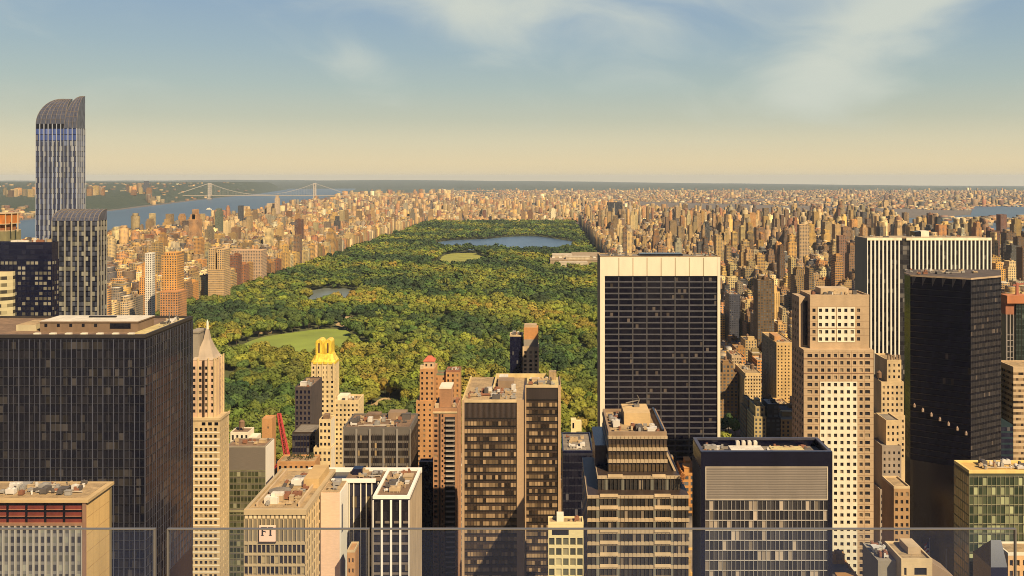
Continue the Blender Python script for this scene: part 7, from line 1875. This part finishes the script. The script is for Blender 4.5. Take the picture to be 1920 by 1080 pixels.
def tree_points():
    pts = []
    y = PARK[2] + 4
    row = 0
    while y < PARK[3]:
        sp = float(np.interp(y, [770, 1500, 2500, 4900], [14.5, 15.5, 16.5, 18.5]))
        xs = np.arange(float(park_west(y)) + 5 + (row % 2) * sp / 2, PARK[1] - 4, sp)
        pts.append(np.stack([xs + RNG.uniform(-.38, .38, len(xs)) * sp, np.full(len(xs), y) + RNG.uniform(-.38, .38, len(xs)) * sp * .87], 1))
        y += sp * .87; row += 1
    p = np.concatenate(pts)
    keep = ~clear_of_trees(p[:, 0], p[:, 1])
    g = fnoise(p[:, 0], p[:, 1], 77, .021, 3); keep &= ~((g > .47) & (RNG.rand(len(p)) < .8))
    px = PX(p[:, 0], p[:, 1]); keep &= (px > 250) & (px < 1400)
    return p[keep]
TP = tree_points()
def tree_colour_index(p):
    n1 = fnoise(p[:, 0], p[:, 1], 51, .013, 3); n2 = fnoise(p[:, 0], p[:, 1], 52, .05, 2)
    far = np.interp(p[:, 1], [800, 1700, 3000, 4900], [.18, .02, -.20, -.20])
    v = n1 * 1.15 + n2 * .35 + far + RNG.normal(0, .13, len(p))
    return np.digitize(v, [-.40, -.10, .24, .70, 1.5])
TC = tree_colour_index(TP); TR = 5.4 + 9.0 * RNG.rand(len(TP)) ** 1.6 * np.interp(TP[:, 1], [770, 4900], [1, 1.15]); TH = 7.5 + TR * .85 + RNG.uniform(0, 8.5, len(TP))
def tree_vis():
    """which trees show largest: nearest first against the towers and each other"""
    W_, H_ = 960, 540; k = W_ / 1920; buf = np.zeros((H_, W_), bool)
    for (x0, x1, y0, y1, z) in OCC:
        if y0 > 770: continue
        p = [PX(x0, y0), PX(x1, y0), PX(x0, y1), PX(x1, y1)]; a, c, t = max(0, int(min(p) * k)), min(W_, int(max(p) * k) + 1), max(0, int(PY(z, y0) * k))
        buf[t:, a:c] = True
    vis = np.zeros(len(TP))
    for i in np.argsort(TP[:, 1]):
        x, y = TP[i]; a, c = max(0, int(PX(x - TR[i] * .9, y) * k)), min(W_, int(math.ceil(PX(x + TR[i] * .9, y) * k))); t, e = max(0, int(PY(TH[i], y) * k)), min(H_, int(math.ceil(PY(TH[i] * .25, y) * k)))
        if c <= a or e <= t: continue
        v = buf[t:e, a:c]; vis[i] = (~v).sum(); v[:] = True
    return vis
TV = tree_vis(); TI = [int(i) for i in np.argsort(-TV)[:290]]
def mesh_from(name, v, f, mat):
    me = bpy.data.meshes.new(name); me.vertices.add(len(v)); me.vertices.foreach_set('co', np.asarray(v, np.float32).ravel())
    me.loops.add(f.size); me.loops.foreach_set('vertex_index', f.ravel().astype(np.int32)); me.polygons.add(len(f)); me.polygons.foreach_set('loop_start', np.arange(0, f.size, 3, dtype=np.int32))
    me.materials.append(mat); me.update(calc_edges=True)
    return me
GAPS = [(430, 'behind the spire-topped stone tower'), (560, 'behind the red crane'), (640, 'behind the yellow-crowned tower'), (770, 'behind the dark grey office block'), (870, 'behind the red-capped brick hotel'), (955, 'behind the twin bronze tower'), (1060, 'beside the orange-topped slim tower'), (1340, 'beside the white-edged black slab'), (3000, 'at the plaza past the white-edged slab')]
def build_single_trees():
    protos = []
    for s in range(7):
        v, f, t = crown_arrays(100 + s, 8, 2, 420, .13)
        me = mesh_from('crown', v, f, M_LEAF_O); at = me.attributes.new('tone', 'FLOAT', 'POINT'); at.data.foreach_set('value', t.astype(np.float32)); protos.append(me)
    mb = MB(); mb.cyl(0, 0, 0, 1, .045, .028, 8, cap=False)
    for a in range(5):
        t = a * 1.3; mb.bar((0, 0, .62 + a * .07), (.33 * math.cos(t), .33 * math.sin(t), 1.0 + a * .05), .013)
    tk = mb.build('trunk', M_BARK); tm = tk.data; bpy.data.objects.remove(tk)
    extra = [(190.0, 880.0, 7.2, 18.0, 2), (199.5, 874.0, 6.2, 16.0, 3), (181.5, 884.0, 6.4, 17.0, 1), (187.0, 897.0, 6.4, 17.0, 0)]
    rows = [(TP[i][0], TP[i][1], TR[i], TH[i], TC[i]) for i in TI] + extra
    groups = {}
    for q, (x, y, r, h, c) in enumerate(rows):
        gp = next(t for p, t in GAPS if PX(x, y) < p) if q < len(TI) else GAPS[-1][1]
        groups.setdefault((TREECOL[c][1], 'broad' if r > 9.4 else 'small', gp), []).append(q)
    lab = {}
    for (cn, sz, gp), ids in groups.items():
        ids.sort(key=lambda q: rows[q][1])
        for k, q in enumerate(ids):
            lab[q] = f'{sz} {cn} park tree {gp}' + ((', nearest its foot' if k == 0 else f', {ordinal(k)} such going back') if len(ids) > 1 else '')
            lab[q] = lab[q].replace(', nearest its foot', ', first such going back')
    for q, (x, y, r, h, c) in enumerate(rows):
        root = tag(empty('park_tree', (x, y, .4)), lab[q], 'tree', 'trees in the park')
        cr = bpy.data.objects.new('crown', protos[q % 7]); COL.objects.link(cr); cr.parent = root
        cr.location = (0, 0, h * .63); cr.scale = (r, r * RNG.uniform(.88, 1.1), h * .47); cr.rotation_euler = (0, 0, RNG.uniform(0, 6.28))
        cc = .90 * np.array(TREECOL[c][0]) * RNG.uniform(.8, 1.25) * (1 + RNG.uniform(-.1, .1, 3)); cr.color = (*cc, 1)
        tr = bpy.data.objects.new('trunk', tm); COL.objects.link(tr); tr.parent = root; tr.scale = (h * .5, h * .5, h * .62)
build_single_trees()
def build_forest():
    rest = np.setdiff1d(np.arange(len(TP)), np.array(TI)); D = TP[rest, 1]
    VV, FF, CC = [], [], []; n0 = 0
    for lo, hi, (nc, sub, nl, ls) in ((0, 1250, (7, 1, 150, .2)), (1250, 1900, (6, 1, 40, .24)), (1900, 3000, (5, 0, 26, .3)), (3000, 9000, (4, 0, 10, .34))):
        sel = rest[(D >= lo) & (D < hi)]
        for s in range(6):
            ids = sel[s::6]
            if not len(ids): continue
            v, f, t = crown_arrays(300 + s + lo, nc, sub, nl, ls); m = len(ids); r, h = TR[ids], TH[ids]; a = RNG.uniform(0, 2 * PI, m); ca, sa = np.cos(a), np.sin(a)
            P = np.empty((m, len(v), 3)); P[..., 0] = (v[None, :, 0] * ca[:, None] - v[None, :, 1] * sa[:, None]) * r[:, None] + TP[ids, 0][:, None]; P[..., 1] = (v[None, :, 0] * sa[:, None] + v[None, :, 1] * ca[:, None]) * r[:, None] + TP[ids, 1][:, None]
            P[..., 2] = v[None, :, 2] * (h * .47)[:, None] + (h * .63)[:, None] + drop(TP[ids, 0], TP[ids, 1])[:, None]
            base = .90 * np.array([TREECOL[c][0] for c in TC[ids]]) * RNG.uniform(.76, 1.18, (m, 1)) * (1 + RNG.uniform(-.1, .1, (m, 3)))
            C_ = base[:, None, :] * t[None, :, None]
            VV.append(P.reshape(-1, 3)); CC.append(C_.reshape(-1, 3)); FF.append((f[None] + (np.arange(m) * len(v))[:, None, None]).reshape(-1, 3) + n0); n0 += m * len(v)
    V, F, C_ = np.concatenate(VV), np.concatenate(FF), np.concatenate(CC)
    me = mesh_from('park_woods', V, F, M_LEAF_A)
    at = me.color_attributes.new('tint', 'FLOAT_COLOR', 'POINT'); at.data.foreach_set('color', np.concatenate([C_, np.ones((len(C_), 1))], 1).astype(np.float32).ravel())
    o = bpy.data.objects.new('park_woods', me); COL.objects.link(o); tag(o, 'continuous green and olive treetops filling the large city park', 'woods', kind='stuff')
    print('forest tris', len(F), 'trees', len(TP), 'boxes', len(BX))
build_forest()

# ------------------------------------------------------------------ the terrace's glass parapet, just below the eye
def rail_glass():
    m, nt, b, N, L = newmat('parapet_glass')
    nt.nodes.remove(b)
    out = nt.nodes['Material Output']
    tr = N('ShaderNodeBsdfTransparent'); tr.inputs['Color'].default_value = (.86, .92, .98, 1)
    gl = N('ShaderNodeBsdfGlossy'); gl.inputs['Roughness'].default_value = .03; gl.inputs['Color'].default_value = (.8, .9, 1, 1)
    df = N('ShaderNodeBsdfDiffuse'); df.inputs['Color'].default_value = (.06, .14, .60, 1)
    tc = N('ShaderNodeTexCoord'); nz = N('ShaderNodeTexNoise'); nz.inputs['Scale'].default_value = 3.0; nz.inputs['Detail'].default_value = 6; L(tc.outputs['Object'], nz.inputs['Vector'])
    mr = N('ShaderNodeMapRange'); mr.inputs[3].default_value = .010; mr.inputs[4].default_value = .026; L(nz.outputs[0], mr.inputs[0])
    sky_lift = N('ShaderNodeMixShader'); L(mr.outputs[0], sky_lift.inputs[0]); L(tr.outputs[0], sky_lift.inputs[1]); L(df.outputs[0], sky_lift.inputs[2])  # blue diffuse film imitates sky reflected in the pane
    mix = N('ShaderNodeMixShader'); mix.inputs[0].default_value = .03
    L(sky_lift.outputs[0], mix.inputs[1]); L(gl.outputs[0], mix.inputs[2]); L(mix.outputs[0], out.inputs['Surface'])
    return m
def parapet_glass():
    g = rail_glass(); ed = plain('polished_glass_edge', (.14, .137, .135), .3, .05, 2.0); D = 3.0; zt = Z(990.5, D); zb = 257.95
    for px0, px1, lb in ((-330, 291.5, 'clear glass parapet panel in front of the tan block with the red louvered band'), (314, 692.5, 'narrow clear glass parapet panel in front of the office with the pink sign'),
                         (697.5, 1904.5, 'wide clear glass parapet panel across the twin bronze and granite towers'), (1926, 2500, 'clear glass parapet panel past the green glass block')):
        if px0 > 1920: continue
        x0, x1 = X(px0, D), X(px1, D)
        b = hero('glass_parapet', lb, (x0 + x1) / 2, D, 'glass parapet', 'glass panels of the terrace parapet'); b.location = ((x0 + x1) / 2, D, zb)
        mb = MB(); mb.poly([(x0 + .006, D, zb), (x1 - .006, D, zb), (x1 - .006, D, zt - .006), (x0 + .006, D, zt - .006)]); mb.build('pane', g, b)
        mb = MB(); e = .0021
        mb.box(x0, x1, D - .006, D + .006, zt - 2 * e + .001, zt, bottom=True); mb.box(x0, x0 + 2 * e, D - .006, D + .006, zb, zt - 2 * e); mb.box(x1 - 2 * e, x1, D - .006, D + .006, zb, zt - 2 * e)
        mb.build('polished_edge', ed, b)
    st = plain('terrace_stone', (.42, .37, .3), .8, .1, 2.0)
    mb = MB(); mb.box(-9, 9, -6, 3.25, 257.3, 257.75, bottom=True); mb.box(-9, 9, 2.85, 3.2, 257.75, 257.97); tag(mb.build('terrace', st), kind='structure')
parapet_glass()

# ------------------------------------------------------------------ air
def build_haze():
    m = bpy.data.materials.new('haze'); m.use_nodes = True; nt = m.node_tree; nt.nodes.clear()
    out = nt.nodes.new('ShaderNodeOutputMaterial'); pv = nt.nodes.new('ShaderNodeVolumePrincipled')
    pv.inputs['Color'].default_value = (.72, .79, .86, 1); pv.inputs['Density'].default_value = HAZE; pv.inputs['Anisotropy'].default_value = 0.0
    nt.links.new(pv.outputs[0], out.inputs['Volume'])
    m.cycles.homogeneous_volume = True
    mb = MB(); mb.box(-43000, 43000, -43000, 43000, -145, 323, bottom=True)
    o = mb.build('haze', m); tag(o, 'thin blue grey summer haze over the far city', 'haze', kind='stuff')
HAZE = 2.0e-5
build_haze()
